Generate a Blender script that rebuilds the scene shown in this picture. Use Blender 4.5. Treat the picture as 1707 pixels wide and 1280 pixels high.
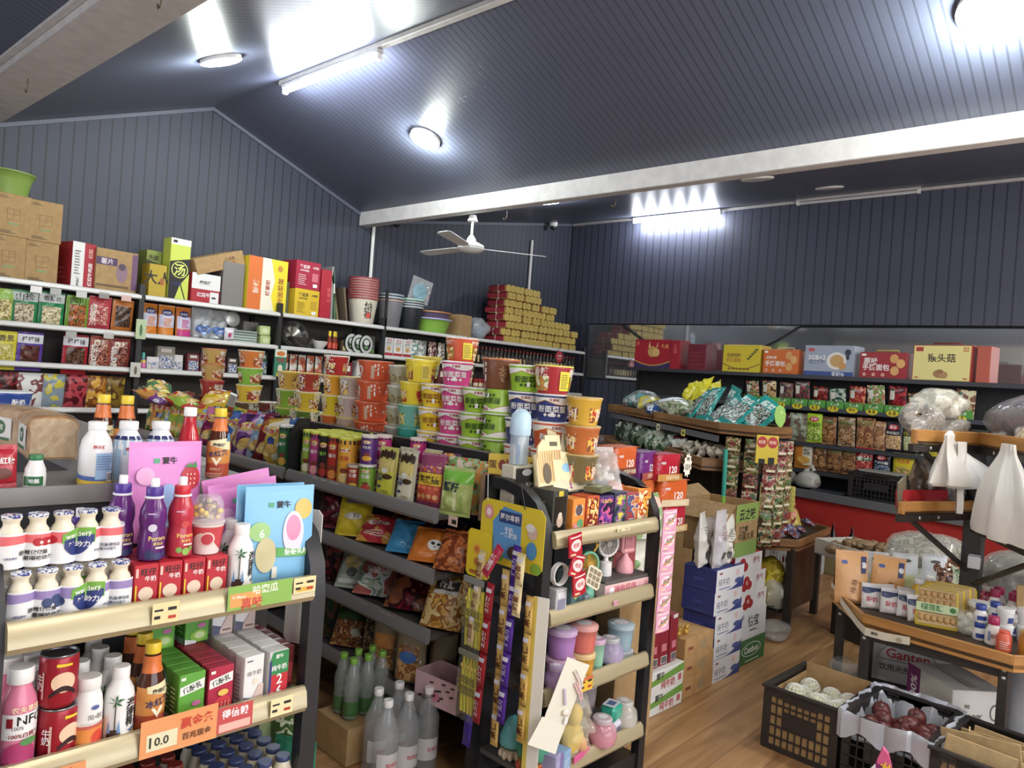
import bpy,bmesh,math,random
from math import sin,cos,pi,radians as R,sqrt,atan2
from mathutils import Matrix,Vector
for o in list(bpy.data.objects): bpy.data.objects.remove(o)
SC = bpy.context.scene
COL = SC.collection

# ---------------------------------------------------------------- camera
cam = bpy.data.cameras.new('camera'); camo = bpy.data.objects.new('camera',cam); COL.objects.link(camo)
cam.sensor_width = 36; cam.lens = 36 * 1232.43 / 1707; cam.clip_start = .05
def cam_matrix(yaw,pitch,roll,h):
    f = Vector((cos(yaw) * cos(pitch),sin(yaw) * cos(pitch),sin(pitch)))
    r = Vector((sin(yaw),-cos(yaw),0)); u = r.cross(f)
    rr = r * cos(roll) + u * sin(roll); uu = u * cos(roll) - r * sin(roll)
    return Matrix(((rr.x,uu.x,-f.x,0),(rr.y,uu.y,-f.y,0),(rr.z,uu.z,-f.z,h),(0,0,0,1)))
camo.matrix_world = cam_matrix(R(90 - 48.767 + 0),R(-.366),R(4.1545),1.5)
SC.camera = camo

# ---------------------------------------------------------------- view, world, lights
vs = SC.view_settings
vs.view_transform = 'Standard'; vs.look = 'None'; vs.gamma = 1; vs.use_curve_mapping = False
vs.exposure = .14
W = bpy.data.worlds.new('world'); SC.world = W; W.use_nodes = True
W.node_tree.nodes['Background'].inputs[0].default_value = (.75,.85,1,1)
W.node_tree.nodes['Background'].inputs[1].default_value = .30
def lamp(name,loc,power,col=(1,1,1),r=.06):
    l = bpy.data.lights.new(name,'POINT'); l.energy = power; l.shadow_soft_size = r; l.color = col
    o = bpy.data.objects.new(name,l); COL.objects.link(o); o.location = loc
    return o
COOL = (.90,.94,1); NEUT = (1,.94,.85); GREEN = (.93,1,.94)
TUBES = [  # fluorescent tubes: x, y0, y1, z, watts of light (first two seen, the rest unseen, added as fill)
    (3.06,4.07,5.25,3.60,46,COOL),(8.22,4.11,5.34,3.66,36,COOL),
    (.2,-1.5,-.3,2.5,34,NEUT),(.9,-.5,.7,2.5,36,NEUT),(3.5,-1.3,-.1,2.5,50,NEUT),(2.1,-2.2,-1.0,2.5,70,NEUT),(-1.4,.6,1.8,2.6,45,NEUT),(4.2,-2.4,-1.2,2.5,85,NEUT),(6.6,-2.0,-.8,2.8,70,NEUT)]
PANELS = [  # round ceiling panels: x, y, z, watts of light
    (2.164,4.459,3.24,28,GREEN),(3.93,4.569,3.29,34,GREEN),(3.964,.69,3.22,55,GREEN),(5.35,4.42,3.06,16,COOL)]
for x,y0,y1,z,p,c in TUBES:
    for k in range(6): lamp('tube_light',(x,y0 + (y1 - y0) * (k + .5) / 6,z - .05),p / 6,c,.05)
for x,y,z,p,c in PANELS: lamp('panel_light',(x,y,z),p,c,.07)

# ---------------------------------------------------------------- materials
def lin(c):
    c = c.lstrip('#'); v = [int(c[i:i + 2],16) / 255 for i in (0,2,4)]
    g = .3 * v[0] + .59 * v[1] + .11 * v[2]; v = [.03 + .955 * (g + (x - g) * .9) for x in v]  # greys every colour and lifts blacks to stand in for haze
    return tuple(x / 12.92 if x <= .04045 else ((x + .055) / 1.055) ** 2.4 for x in v) + (1,)
_M = {}
def new(key):
    m = bpy.data.materials.new(key); m.use_nodes = True
    return m,m.node_tree.nodes,m.node_tree.links,m.node_tree.nodes['Principled BSDF']
def mat(c,rough=.5,metal=0,alpha=1,emit=0,spec=.5):
    k = ('m',c,rough,metal,alpha,emit,spec)
    if k in _M: return _M[k]
    m,n,l,b = new('paint_' + c); b.inputs['Base Color'].default_value = lin(c)
    b.inputs['Roughness'].default_value = rough; b.inputs['Metallic'].default_value = metal
    b.inputs['Alpha'].default_value = alpha; b.inputs['Specular IOR Level'].default_value = spec
    if emit: b.inputs['Emission Color'].default_value = lin(c); b.inputs['Emission Strength'].default_value = emit
    _M[k] = m; return m
def film(c='ffffff',a=.28,rough=.12):   # clear wrapping film / clear plastic
    return mat(c,rough,0,a,0,.8)
def pr(*cols,s=26,seed=0,rough=.26,bump=.25,stretch=(1,1,1)):   # printed foil: blotches of several inks
    k = ('p',cols,s,seed,rough,bump,stretch)
    if k in _M: return _M[k]
    m,n,l,b = new('printed_foil'); tc = n.new('ShaderNodeTexCoord'); mp = n.new('ShaderNodeMapping')
    mp.inputs['Location'].default_value = (seed * 1.37,seed * .71,seed * 2.3); mp.inputs['Scale'].default_value = stretch
    l.new(tc.outputs['Object'],mp.inputs[0]); nz = n.new('ShaderNodeTexNoise'); nz.inputs['Scale'].default_value = s
    nz.inputs['Detail'].default_value = 1.5; nz.inputs['Roughness'].default_value = .4
    l.new(mp.outputs[0],nz.inputs['Vector']); rp = n.new('ShaderNodeValToRGB'); rp.color_ramp.interpolation = 'CONSTANT'
    e = rp.color_ramp.elements; N = len(cols)
    while len(e) < N: e.new(.5)
    for i,c in enumerate(cols): e[i].position = 0 if i == 0 else .36 + .30 * (i - 1) / max(1,N - 1); e[i].color = lin(c)
    l.new(nz.outputs[0],rp.inputs[0]); l.new(rp.outputs[0],b.inputs['Base Color']); b.inputs['Roughness'].default_value = rough
    if bump:
        z2 = n.new('ShaderNodeTexNoise'); z2.inputs['Scale'].default_value = 38; l.new(tc.outputs['Object'],z2.inputs['Vector'])
        bp = n.new('ShaderNodeBump'); bp.inputs['Strength'].default_value = bump; bp.inputs['Distance'].default_value = .01
        l.new(z2.outputs[0],bp.inputs['Height']); l.new(bp.outputs[0],b.inputs['Normal'])
    _M[k] = m; return m
def foil(c,rough=.25,bump=.35,metal=0,scale=30):   # one-colour wrapper with crinkles
    k = ('f',c,rough,bump,metal,scale)
    if k in _M: return _M[k]
    m,n,l,b = new('wrapper_' + c); b.inputs['Base Color'].default_value = lin(c); b.inputs['Roughness'].default_value = rough
    b.inputs['Metallic'].default_value = metal
    tc = n.new('ShaderNodeTexCoord'); z2 = n.new('ShaderNodeTexNoise'); z2.inputs['Scale'].default_value = scale
    l.new(tc.outputs['Object'],z2.inputs['Vector']); bp = n.new('ShaderNodeBump'); bp.inputs['Strength'].default_value = bump
    bp.inputs['Distance'].default_value = .012; l.new(z2.outputs[0],bp.inputs['Height']); l.new(bp.outputs[0],b.inputs['Normal'])
    _M[k] = m; return m
def grooved(c1,c2,axis,period,w,rough=.45,bump=.5):   # wall and ceiling strips
    m,n,l,b = new('strip_panel'); tc = n.new('ShaderNodeTexCoord'); sp = n.new('ShaderNodeSeparateXYZ')
    l.new(tc.outputs['Object'],sp.inputs[0]); d = n.new('ShaderNodeMath'); d.operation = 'DIVIDE'; d.inputs[1].default_value = period
    l.new(sp.outputs[axis],d.inputs[0]); fr = n.new('ShaderNodeMath'); fr.operation = 'FRACT'; l.new(d.outputs[0],fr.inputs[0])
    rp = n.new('ShaderNodeValToRGB'); e = rp.color_ramp.elements
    e[0].color = lin(c2); e[0].position = w; e[1].color = lin(c1); e[1].position = w + .06
    l.new(fr.outputs[0],rp.inputs[0]); l.new(rp.outputs[0],b.inputs['Base Color'])
    bp = n.new('ShaderNodeBump'); bp.inputs['Strength'].default_value = bump; bp.inputs['Distance'].default_value = .01
    l.new(rp.outputs[0],bp.inputs['Height']); l.new(bp.outputs[0],b.inputs['Normal'])
    b.inputs['Roughness'].default_value = rough
    return m
def wood(c1,c2,c3,axis=0,plank=None,s=1.0,rough=.45):
    m,n,l,b = new('wood_grain'); tc = n.new('ShaderNodeTexCoord'); mp = n.new('ShaderNodeMapping')
    sc = [14 * s,14 * s,14 * s]; sc[axis] = 1.3 * s; mp.inputs['Scale'].default_value = sc
    l.new(tc.outputs['Object'],mp.inputs[0]); vec = mp.outputs[0]; seam = None
    if plank:
        sp = n.new('ShaderNodeSeparateXYZ'); l.new(tc.outputs['Object'],sp.inputs[0])
        d = n.new('ShaderNodeMath'); d.operation = 'DIVIDE'; d.inputs[1].default_value = plank; l.new(sp.outputs[1 - axis],d.inputs[0])
        fl = n.new('ShaderNodeMath'); fl.operation = 'FLOOR'; l.new(d.outputs[0],fl.inputs[0])
        mu = n.new('ShaderNodeMath'); mu.operation = 'MULTIPLY'; mu.inputs[1].default_value = 5.37; l.new(fl.outputs[0],mu.inputs[0])
        cb = n.new('ShaderNodeCombineXYZ'); l.new(mu.outputs[0],cb.inputs[axis]); l.new(mu.outputs[0],cb.inputs[2])
        ad = n.new('ShaderNodeVectorMath'); ad.operation = 'ADD'; l.new(mp.outputs[0],ad.inputs[0]); l.new(cb.outputs[0],ad.inputs[1]); vec = ad.outputs[0]
        fr = n.new('ShaderNodeMath'); fr.operation = 'FRACT'; l.new(d.outputs[0],fr.inputs[0])
        gt = n.new('ShaderNodeMath'); gt.operation = 'LESS_THAN'; gt.inputs[1].default_value = .022; l.new(fr.outputs[0],gt.inputs[0]); seam = gt.outputs[0]
    nz = n.new('ShaderNodeTexNoise'); nz.inputs['Scale'].default_value = 1.0; nz.inputs['Detail'].default_value = 5; nz.inputs['Distortion'].default_value = 1.2
    l.new(vec,nz.inputs['Vector']); rp = n.new('ShaderNodeValToRGB'); e = rp.color_ramp.elements; e.new(.5)
    for i,(p,c) in enumerate(((.3,c1),(.52,c2),(.7,c3))): e[i].position = p; e[i].color = lin(c)
    l.new(nz.outputs[0],rp.inputs[0]); out = rp.outputs[0]
    if seam:
        mx = n.new('ShaderNodeMix'); mx.data_type = 'RGBA'; l.new(seam,mx.inputs[0]); l.new(out,mx.inputs[6]); mx.inputs[7].default_value = lin('6b4a2c'); out = mx.outputs[2]
    l.new(out,b.inputs['Base Color']); b.inputs['Roughness'].default_value = rough
    return m
def speck(c1,c2,s=60,rough=.8):   # two-tone fine speckle (board, plaster, grain)
    k = ('s',c1,c2,s,rough)
    if k in _M: return _M[k]
    m,n,l,b = new('speckle'); tc = n.new('ShaderNodeTexCoord'); nz = n.new('ShaderNodeTexNoise'); nz.inputs['Scale'].default_value = s
    nz.inputs['Detail'].default_value = 4; l.new(tc.outputs['Object'],nz.inputs['Vector']); rp = n.new('ShaderNodeValToRGB'); e = rp.color_ramp.elements
    e[0].position = .38; e[0].color = lin(c1); e[1].position = .62; e[1].color = lin(c2)
    l.new(nz.outputs[0],rp.inputs[0]); l.new(rp.outputs[0],b.inputs['Base Color']); b.inputs['Roughness'].default_value = rough
    _M[k] = m; return m
BLK = mat('17171a',.45); WHITE = mat('f2f1ee',.45); CARD = speck('a5814f','b08c5a',25,.85); CARDIN = speck('9a7748','a8855a',30,.9)
RED = mat('c2202c',.4); DRED = mat('8c1420',.4); YEL = mat('f0cc20',.4); ORG = mat('ee7a1e',.4); NAVY = mat('25306e',.4); GRN = mat('4aa53a',.4)
PINK = mat('ef9cc0',.4); INK = mat('1c1a1a',.6); CREAM = mat('efe6c8',.5); LBLUE = mat('8cc8ea',.4); PURP = mat('5a2a8c',.35); LIME = mat('a8d030',.4)
RAILG = mat('9c9998',.3,.4); RAILC = mat('b5a67f',.3,.25); RAILW = mat('d8d6d2',.35,.2); GREY = mat('77777a',.5); BROWN = mat('6a3f22',.6); TEAL = mat('2aa59c',.3)
SHELF = mat('5c5856',.5,.2)

# ---------------------------------------------------------------- lettering
_T = {}
def glyphs(s,bold):
    k = (s,bold)
    if k in _T: return _T[k]
    cu = bpy.data.curves.new('lettering','FONT'); cu.body = s; cu.resolution_u = 2; cu.offset = .018 if bold else 0; cu.space_line = .85
    cu.align_x = 'CENTER'; ob = bpy.data.objects.new('lettering',cu); COL.objects.link(ob)
    me = bpy.data.meshes.new_from_object(ob)
    vs_ = [(v.co.x,v.co.y) for v in me.vertices]; fs = [tuple(p.vertices) for p in me.polygons]
    bpy.data.objects.remove(ob); bpy.data.curves.remove(cu); bpy.data.meshes.remove(me)
    if not vs_: vs_ = [(0,0)]; fs = []
    x0 = min(v[0] for v in vs_); x1 = max(v[0] for v in vs_); y0 = min(v[1] for v in vs_); y1 = max(v[1] for v in vs_)
    r = ([(a - (x0 + x1) / 2,b - (y0 + y1) / 2) for a,b in vs_],fs,max(x1 - x0,1e-6),max(y1 - y0,1e-6))
    _T[k] = r; return r

# ---------------------------------------------------------------- mesh builder
class MB:
    def __init__(s): s.v = []; s.f = []; s.mi = []; s.sm = []; s.mats = []; s.L = 0
    def _m(s,m):
        if m not in s.mats: s.mats.append(m)
        return s.mats.index(m)
    def add(s,vs_,fs,m,smooth=False,T=None):
        b = len(s.v); i = s._m(m)
        s.v += [tuple(T @ Vector(v)) for v in vs_] if T else [tuple(v) for v in vs_]
        for f in fs: s.f.append(tuple(b + j for j in f)); s.mi.append(i); s.sm.append(smooth)
        return s
    def box(s,x0,x1,y0,y1,z0,z1,m,c=.001,T=None):
        cx,cy,cz = (x0 + x1) / 2,(y0 + y1) / 2,(z0 + z1) / 2; X,Y,Z = abs(x1 - x0) / 2,abs(y1 - y0) / 2,abs(z1 - z0) / 2
        c = min(c,X * .4,Y * .4,Z * .4); vs_ = []; id = {}
        for a in (-1,1):
            for b in (-1,1):
                for d in (-1,1):
                    id[a,b,d] = len(vs_)
                    vs_ += [(cx + a * X,cy + b * (Y - c),cz + d * (Z - c)),(cx + a * (X - c),cy + b * Y,cz + d * (Z - c)),(cx + a * (X - c),cy + b * (Y - c),cz + d * Z)]
        q = ((-1,-1),(1,-1),(1,1),(-1,1)); fs = []
        for a in (-1,1):
            fs += [tuple(id[a,b,d] for b,d in q),tuple(id[b,a,d] + 1 for b,d in q),tuple(id[b,d,a] + 2 for b,d in q)]
        for a in (-1,1):
            for b in (-1,1):
                fs += [(id[a,b,-1],id[a,b,1],id[a,b,1] + 1,id[a,b,-1] + 1),(id[a,-1,b],id[a,1,b],id[a,1,b] + 2,id[a,-1,b] + 2),(id[-1,a,b] + 1,id[1,a,b] + 1,id[1,a,b] + 2,id[-1,a,b] + 2)]
                fs += [(id[a,b,d],id[a,b,d] + 1,id[a,b,d] + 2) for d in (-1,1)]
        return s.add(vs_,fs,m,False,T)
    def grid(s,fn,nu,nv,m,smooth=True,cu=False):   # fn(i/nu, j/nv)
        w = nu if cu else nu + 1
        vs_ = [fn(i / nu,j / nv) for j in range(nv + 1) for i in range(w)]
        return s.add(vs_,[(j * w + i,j * w + (i + 1) % w,(j + 1) * w + (i + 1) % w,(j + 1) * w + i) for j in range(nv) for i in range(nu)],m,smooth)
    def lathe(s,prof,m,n=22,cx=0,cy=0,cz=0,caps=(1,1),T=None):
        vs_ = [(cx + r * cos(2 * pi * i / n),cy + r * sin(2 * pi * i / n),cz + z) for r,z in prof for i in range(n)]
        P = len(prof); ms = m if isinstance(m,list) else [m] * (P - 1)
        b = len(s.v); s.v += [tuple(T @ Vector(v)) for v in vs_] if T else vs_
        for j in range(P - 1):
            k = s._m(ms[j])
            for i in range(n): s.f.append((b + j * n + i,b + j * n + (i + 1) % n,b + (j + 1) * n + (i + 1) % n,b + (j + 1) * n + i)); s.mi.append(k); s.sm.append(True)
        for c,j,mm in ((caps[0],0,ms[0]),(caps[1],P - 1,ms[-1])):
            if c: s.f.append(tuple(b + j * n + i for i in range(n))[::-1 if j == 0 else 1]); s.mi.append(s._m(mm)); s.sm.append(False)
        return s
    def tube(s,pts,r,m,n=8,close=False):
        pts = [Vector(p) for p in pts]; N = len(pts); vs_ = []; up = None
        for i,p in enumerate(pts):
            d = ((pts[(i + 1) % N] if close else pts[min(i + 1,N - 1)]) - (pts[i - 1] if close or i else pts[0])).normalized()
            if up is None: up = Vector((0,0,1)) if abs(d.z) < .9 else Vector((1,0,0))
            a = d.cross(up).normalized(); b = a.cross(d).normalized(); up = b
            rr = r[i] if isinstance(r,(list,tuple)) else r
            vs_ += [p + (a * cos(2 * pi * k / n) + b * sin(2 * pi * k / n)) * rr for k in range(n)]
        fs = [(i * n + k,i * n + (k + 1) % n,((i + 1) % N) * n + (k + 1) % n,((i + 1) % N) * n + k) for i in range(N if close else N - 1) for k in range(n)]
        if not close: fs += [tuple(range(n))[::-1],tuple((N - 1) * n + k for k in range(n))]
        return s.add(vs_,fs,m,True)
    def prism(s,poly,y0,y1,m,T=None):   # (x, z) outline pushed along y
        n = len(poly); vs_ = [(x,y0,z) for x,z in poly] + [(x,y1,z) for x,z in poly]
        return s.add(vs_,[tuple(range(n)),tuple(range(2 * n - 1,n - 1,-1))] + [(i,i + n,(i + 1) % n + n,(i + 1) % n) for i in range(n)],m,False,T)
    def slab(s,poly,z0,z1,m,T=None):    # (x, y) outline pushed along z
        n = len(poly); vs_ = [(x,y,z0) for x,y in poly] + [(x,y,z1) for x,y in poly]
        return s.add(vs_,[tuple(range(n))[::-1],tuple(range(n,2 * n))] + [(i,(i + 1) % n,(i + 1) % n + n,i + n) for i in range(n)],m,False,T)
    def ball(s,cx,cy,cz,rx,ry,rz,m,n=12,seed=None,lump=.12,flat=None):
        ph = random.Random(seed); k = [(ph.uniform(1,4),ph.uniform(0,6),ph.uniform(1,4),ph.uniform(0,6)) for _ in range(4)]
        def fn(a,b):
            th = 2 * pi * a; p = pi * b; d = 1
            if seed is not None: d += lump * sum(sin(q[0] * th // 1 * 0 + round(q[0]) * th + q[1]) * sin(round(q[2]) * p + q[3]) for q in k) * sin(p) * .6
            z = -cos(p) * rz * d
            if flat is not None and z < flat: z = flat
            return (cx + sin(p) * cos(th) * rx * d,cy + sin(p) * sin(th) * ry * d,cz + z)
        return s.grid(fn,n,max(6,n * 2 // 3),m,True,True)
    # ---- printing on a surface: map = (fn(x, z, out), subdivisions)
    def _o(s): s.L += 1; return .0004 + .0003 * min(s.L,14)
    def rect(s,mp,x0,x1,z0,z1,m):
        f,n = mp; o = s._o(); return s.grid(lambda a,b: f(x0 + (x1 - x0) * a,z0 + (z1 - z0) * b,o),n,n,m,n > 1)
    def band(s,mp,x0,x1,lo,hi,m,n=12):
        f,q = mp; o = s._o(); return s.grid(lambda a,b: f(x0 + (x1 - x0) * a,lo(a) + (hi(a) - lo(a)) * b,o),n,max(1,q // 2),m,q > 1)
    def ell(s,mp,cx,cz,rx,rz,m,n=18):
        f,q = mp; o = s._o(); k = 1 if q == 1 else 3
        vs_ = [f(cx,cz,o)] + [f(cx + rx * (j + 1) / k * cos(2 * pi * i / n),cz + rz * (j + 1) / k * sin(2 * pi * i / n),o) for j in range(k) for i in range(n)]
        fs = [(0,1 + i,1 + (i + 1) % n) for i in range(n)] + [(1 + j * n + i,1 + (j + 1) * n + i,1 + (j + 1) * n + (i + 1) % n,1 + j * n + (i + 1) % n) for j in range(k - 1) for i in range(n)]
        return s.add(vs_,fs,m,q > 1)
    def pol(s,mp,pts,m):
        f,q = mp; o = s._o(); return s.add([f(x,z,o) for x,z in pts],[tuple(range(len(pts)))],m)
    def text(s,mp,t,cx,cz,m,w=None,h=None,rot=0,bold=True):
        g,fs,gw,gh = glyphs(t,bold); f,q = mp; o = s._o()
        sc = min(([w / gw] if w else []) + ([h / gh] if h else [])); c,sn = cos(R(rot)) * sc,sin(R(rot)) * sc
        return s.add([f(cx + x * c - y * sn,cz + x * sn + y * c,o) for x,y in g],fs,m)
    def build(s,name,parent=None):
        me = bpy.data.meshes.new(name); me.from_pydata(s.v,[],s.f)
        for m in s.mats: me.materials.append(m)
        me.polygons.foreach_set('material_index',s.mi); me.polygons.foreach_set('use_smooth',s.sm)
        me.set_sharp_from_angle(angle=R(38)); me.update()
        o = bpy.data.objects.new(name,me); COL.objects.link(o)
        if parent: o.parent = parent
        return o
def front(D): return (lambda x,z,o: (x,-D / 2 - o,z),1)
def left(Wd): return (lambda t,z,o: (-Wd / 2 - o,-t,z),1)
def right(Wd): return (lambda t,z,o: (Wd / 2 + o,t,z),1)
def top(H): return (lambda x,y,o: (x,y,H + o),1)
def cyl(r,n=8):
    rf = r if callable(r) else (lambda z: r)
    return (lambda x,z,o: (sin(x / rf(z)) * (rf(z) + o),-cos(x / rf(z)) * (rf(z) + o),z),n)
def interp(prof): 
    def f(z):
        for (r0,z0),(r1,z1) in zip(prof,prof[1:]):
            if min(z0,z1) <= z <= max(z0,z1) and z1 != z0: return r0 + (r1 - r0) * (z - z0) / (z1 - z0)
        return prof[0][0] if z < prof[0][1] else prof[-1][0]
    return f

# ---------------------------------------------------------------- objects
def tag(o,label,cat,group=None):
    o['label'] = label; o['category'] = cat
    if group: o['group'] = group
    return o
def thing(name,label,cat,group=None):
    o = bpy.data.objects.new(name,None); COL.objects.link(o); o.empty_display_size = .05
    return tag(o,label,cat,group)
def kind(o,k='structure'): o['kind'] = k; return o
def kids(o): return [c for c in o.children]
def dup(o,parent=None):
    c = o.copy(); COL.objects.link(c)
    if parent: c.parent = parent
    for ch in list(o.children): dup(ch,c)
    return c
class Fr:   # a fitting's own frame: u along it, v away from the shopper, z up
    def __init__(s,x,y,a): s.x,s.y,s.a = x,y,a
    def w(s,u,v): return s.x + u * cos(s.a) - v * sin(s.a),s.y + u * sin(s.a) + v * cos(s.a)
def put(o,F,u,v,z,rz=0,rx=0,ry=0):
    x,y = F.w(u,v); o.location = (x,y,z); o.rotation_euler = (R(rx),R(ry),F.a + R(rz)); return o
G = Fr(1.036,1.468,R(-3.05))                      # the two gondolas with their end racks
BK = Fr(0,5.87,0)                                 # back wall shelving
S = Fr(7.034,1.384,R(-98.767))                    # right wall shelving
T = Fr(4.598,2.186,atan2(.745,.667))             # produce island
WORLD = Fr(0,0,0)
ORD = 'first second third fourth fifth sixth seventh eighth ninth tenth eleventh twelfth thirteenth fourteenth fifteenth sixteenth seventeenth eighteenth nineteenth twentieth'.split()
def series(proto,spots,lab,cat,group,F=G,start=0):
    """first spot takes proto, the others take copies; lab(i) gives each its own label"""
    out = []
    for i,sp in enumerate(spots):
        o = proto if i == 0 else dup(proto)
        tag(o,lab(i) if callable(lab) else lab.format(ORD[min(i + start,19)]),cat,group); put(o,F,*sp); out.append(o)
    return out
# ================================================================ the room
XR,XL,YB,YF = 8.40,-3.0,6.41,-4.2
NAVYW = grooved('343848','12131a',0,.09,.09,.55)
NAVYS = grooved('484c60','2a2c38',1,.11,.10,.5)
CEIL = grooved('565c72','434859',1,.055,.16,.34,.6)
PLAST = speck('a9a9a6','b4b4b0',8,.9)
b = MB(); b.box(XL,XR,YF,YB,-.1,0,wood('8a6036','a67848','b98c5c',0,.16,1,.4)); kind(b.build('floor'))
prof = [(XL,3.05),(-.75,3.7),(1.3,3.08),(1.504,3.08),(3.06,3.70),(4.78,3.10),(4.95,3.10),(XR,3.77)]
def gable(b,x0,x1,y0,y1,m,zb=0):   # wall whose top follows the ceiling
    pts = [(x,z) for x,z in prof if x0 < x < x1]
    def zt(x):
        for (a,za),(c,zc) in zip(prof,prof[1:]):
            if a <= x <= c: return za + (zc - za) * (x - a) / (c - a)
    b.prism([(x0,zb)] + [(x0,zt(x0))] + pts + [(x1,zt(x1))] + [(x1,zb)],y0,y1,m)
b = MB(); gable(b,XL,XR,YB,YB + .1,NAVYW); kind(b.build('wall_back'))
b = MB(); gable(b,XL,XR,YF - .1,YF,PLAST); kind(b.build('wall_front'))
b = MB(); b.box(XL - .1,XL,YF,YB,0,3.1,PLAST); kind(b.build('wall_left'))
b = MB(); b.box(XR,XR + .1,YF,YB,0,2.345,NAVYS); kind(b.build('wall_right'))
b = MB()
for (x0,z0),(x1,z1) in zip(prof,prof[1:]): b.add([(x0,YF,z0),(x1,YF,z1),(x1,YB,z1),(x0,YB,z0),(x0,YF,z0 + .08),(x1,YF,z1 + .08),(x1,YB,z1 + .08),(x0,YB,z0 + .08)],[(0,1,2,3),(7,6,5,4),(0,3,7,4),(1,5,6,2),(0,4,5,1),(3,2,6,7)],CEIL)
kind(b.build('ceiling'))
b = MB(); b.box(XR - .04,XR,YF,YB - .01,2.345,3.76,NAVYS,.004); kind(b.build('trim_1'))        # dark strip panel above the mirror
PAINTW = speck('c4c1c0','cfccca',12,.8)
b = MB(); b.box(4.70,4.80,YF,YB - .002,2.985,3.16,PAINTW,.006); kind(b.build('trim_2'))       # roof beam
b = MB(); b.box(1.20,1.49,YF,YB - .002,3.055,3.2,PAINTW,.006); b.box(1.165,1.2,YF,YB - .002,3.10,3.16,PAINTW,.004); kind(b.build('trim_3'))
b = MB()
for (x0,z0),(x1,z1) in zip(prof,prof[1:]):
    if x1 > 1.2: b.add([(x0,YB - .02,z0 - .035),(x1,YB - .02,z1 - .035),(x1,YB - .02,z1 - .002),(x0,YB - .02,z0 - .002),(x0,YB - .001,z0 - .035),(x1,YB - .001,z1 - .035),(x1,YB - .001,z1 - .002),(x0,YB - .001,z0 - .002)],[(0,1,2,3),(0,4,5,1),(4,7,6,5),(2,6,7,3)],mat('5a5e6e',.5))
kind(b.build('trim_4'))
b = MB(); b.box(XR - .075,XR - .041,YF,YB - .03,3.72,3.75,PAINTW,.004); kind(b.build('trim_5'))
b = MB(); b.box(3.035,3.085,-1,5.3,3.655,3.692,PAINTW,.004); kind(b.build('trim_6'))
# unseen glowing panes added as fill, to light the beam undersides
for nm_,(x0,x1,y0,y1,z0,z1),dx,dy in (('fill_pane_1',(XL,XL + .02,1.0,5.0,.5,2.0),1,0),('fill_pane_2',(-1.5,4.5,YF,YF + .02,.5,2.3),0,1)):
    b = MB(); b.box(x0,x1,y0,y1,z0,z1,mat('e8f0ff',.4,0,1,4.5)); m_ = mat('3a3c40',.5)
    for k in range(5): q = k / 4; b.box(x0 if dx else x0 + (x1 - x0 - .05) * q,x1 + .03 if dx else x0 + (x1 - x0 - .05) * q + .05,y0 + (y1 - y0 - .05) * q if dx else y0,y0 + (y1 - y0 - .05) * q + .05 if dx else y1 + .03,z0,z1,m_)
    kind(b.build(nm_))
# mirror strip on the right wall
b = MB(); m_,n_,l_,p_ = new('mirror_glass'); p_.inputs['Base Color'].default_value = lin('d6dadd'); p_.inputs['Metallic'].default_value = .86; p_.inputs['Roughness'].default_value = .05
t = thing('wall_mirror','long mirror strip on the right wall above the snack shelving','mirror')
t.location = (XR - .005,0,1.60)
b.box(-.008,0,-.8,6.0,0,.735,m_,.001); b.build('mirror_pane',t)
b = MB(); b.box(-.02,0,-.8,6.0,.735,.745,BLK,.001); b.box(-.02,0,-.8,6.0,-.012,-.001,BLK,.001); b.build('mirror_frame',t)
# banner behind the photographer, seen only in the mirror
b = MB(); b.box(-.01,.01,-.9,.9,0,.9,mat('8c1c2a',.5)); fm = (lambda x,z,o: (.01 + o,x,z),1); b.text(fm,'中港酒业',0,.5,WHITE,w=1.5); b.rect(fm,-.85,.85,.15,.2,WHITE)
o = tag(b.build('wall_banner'),'dark red banner with white characters on the far left wall, seen in the mirror','banner'); o.location = (XL + .012,1.6,1.5)
# thin white conduit pipes on the back wall
for i,(x,z0,z1,lab) in enumerate(((4.88,2.02,3.08,'thin white pipe rising on the back wall behind the striped trash bins'),(7.485,2.68,3.36,'thin white pipe on the back wall above the joss paper bundles'))):
    b = MB(); b.tube([(x,YB - .022,z0),(x,YB - .022,z1)],.018,WHITE); tag(b.build('conduit_pipe'),lab,'pipe')
# tube lamps
def tube_lamp(x,y0,y1,z,lit,label,side=0):
    t = thing('tube_lamp',label,'ceiling lamp','fluorescent tube lamps'); t.location = (x,y0,z); L = y1 - y0
    b = MB(); b.box(-.03,.03,0,L,.02,.05,PAINTW,.004); b.build('lamp_housing',t)
    b = MB(); b.tube([(0,.03,0),(0,L - .03,0)],.016,mat('eef4ff',.4,0,1,14 if lit else 0) if lit else mat('d8dade',.3),10); b.build('lamp_tube',t)
    for a in (0,L - .03): b = MB(); b.box(-.02,.02,a,a + .03,-.02,.03,WHITE,.003); b.build('end_cap',t)
tube_lamp(3.06,4.07,5.25,3.60,True,'lit fluorescent tube under the roof ridge')
tube_lamp(3.06,1.15,2.35,3.60,False,'unlit fluorescent tube under the roof ridge near the top edge')
tube_lamp(8.28,4.11,5.34,3.68,True,'lit fluorescent tube high on the right wall')
tube_lamp(8.28,1.95,3.20,3.70,False,'unlit fluorescent tube high on the right wall')
tube_lamp(1.12,4.0,5.2,3.16,False,'unlit tube lamp along the left roof beam')
for q in ((.2,-1.5,-.3,2.5),(.9,-.5,.7,2.5),(3.5,-1.3,-.1,2.5),(2.1,-2.2,-1.0,2.5),(-1.4,.6,1.8,2.6),(4.2,-2.4,-1.2,2.5),(6.6,-2.0,-.8,2.8)): tube_lamp(*q,True,'unseen fluorescent tube added as fill in the front of the shop')
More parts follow.
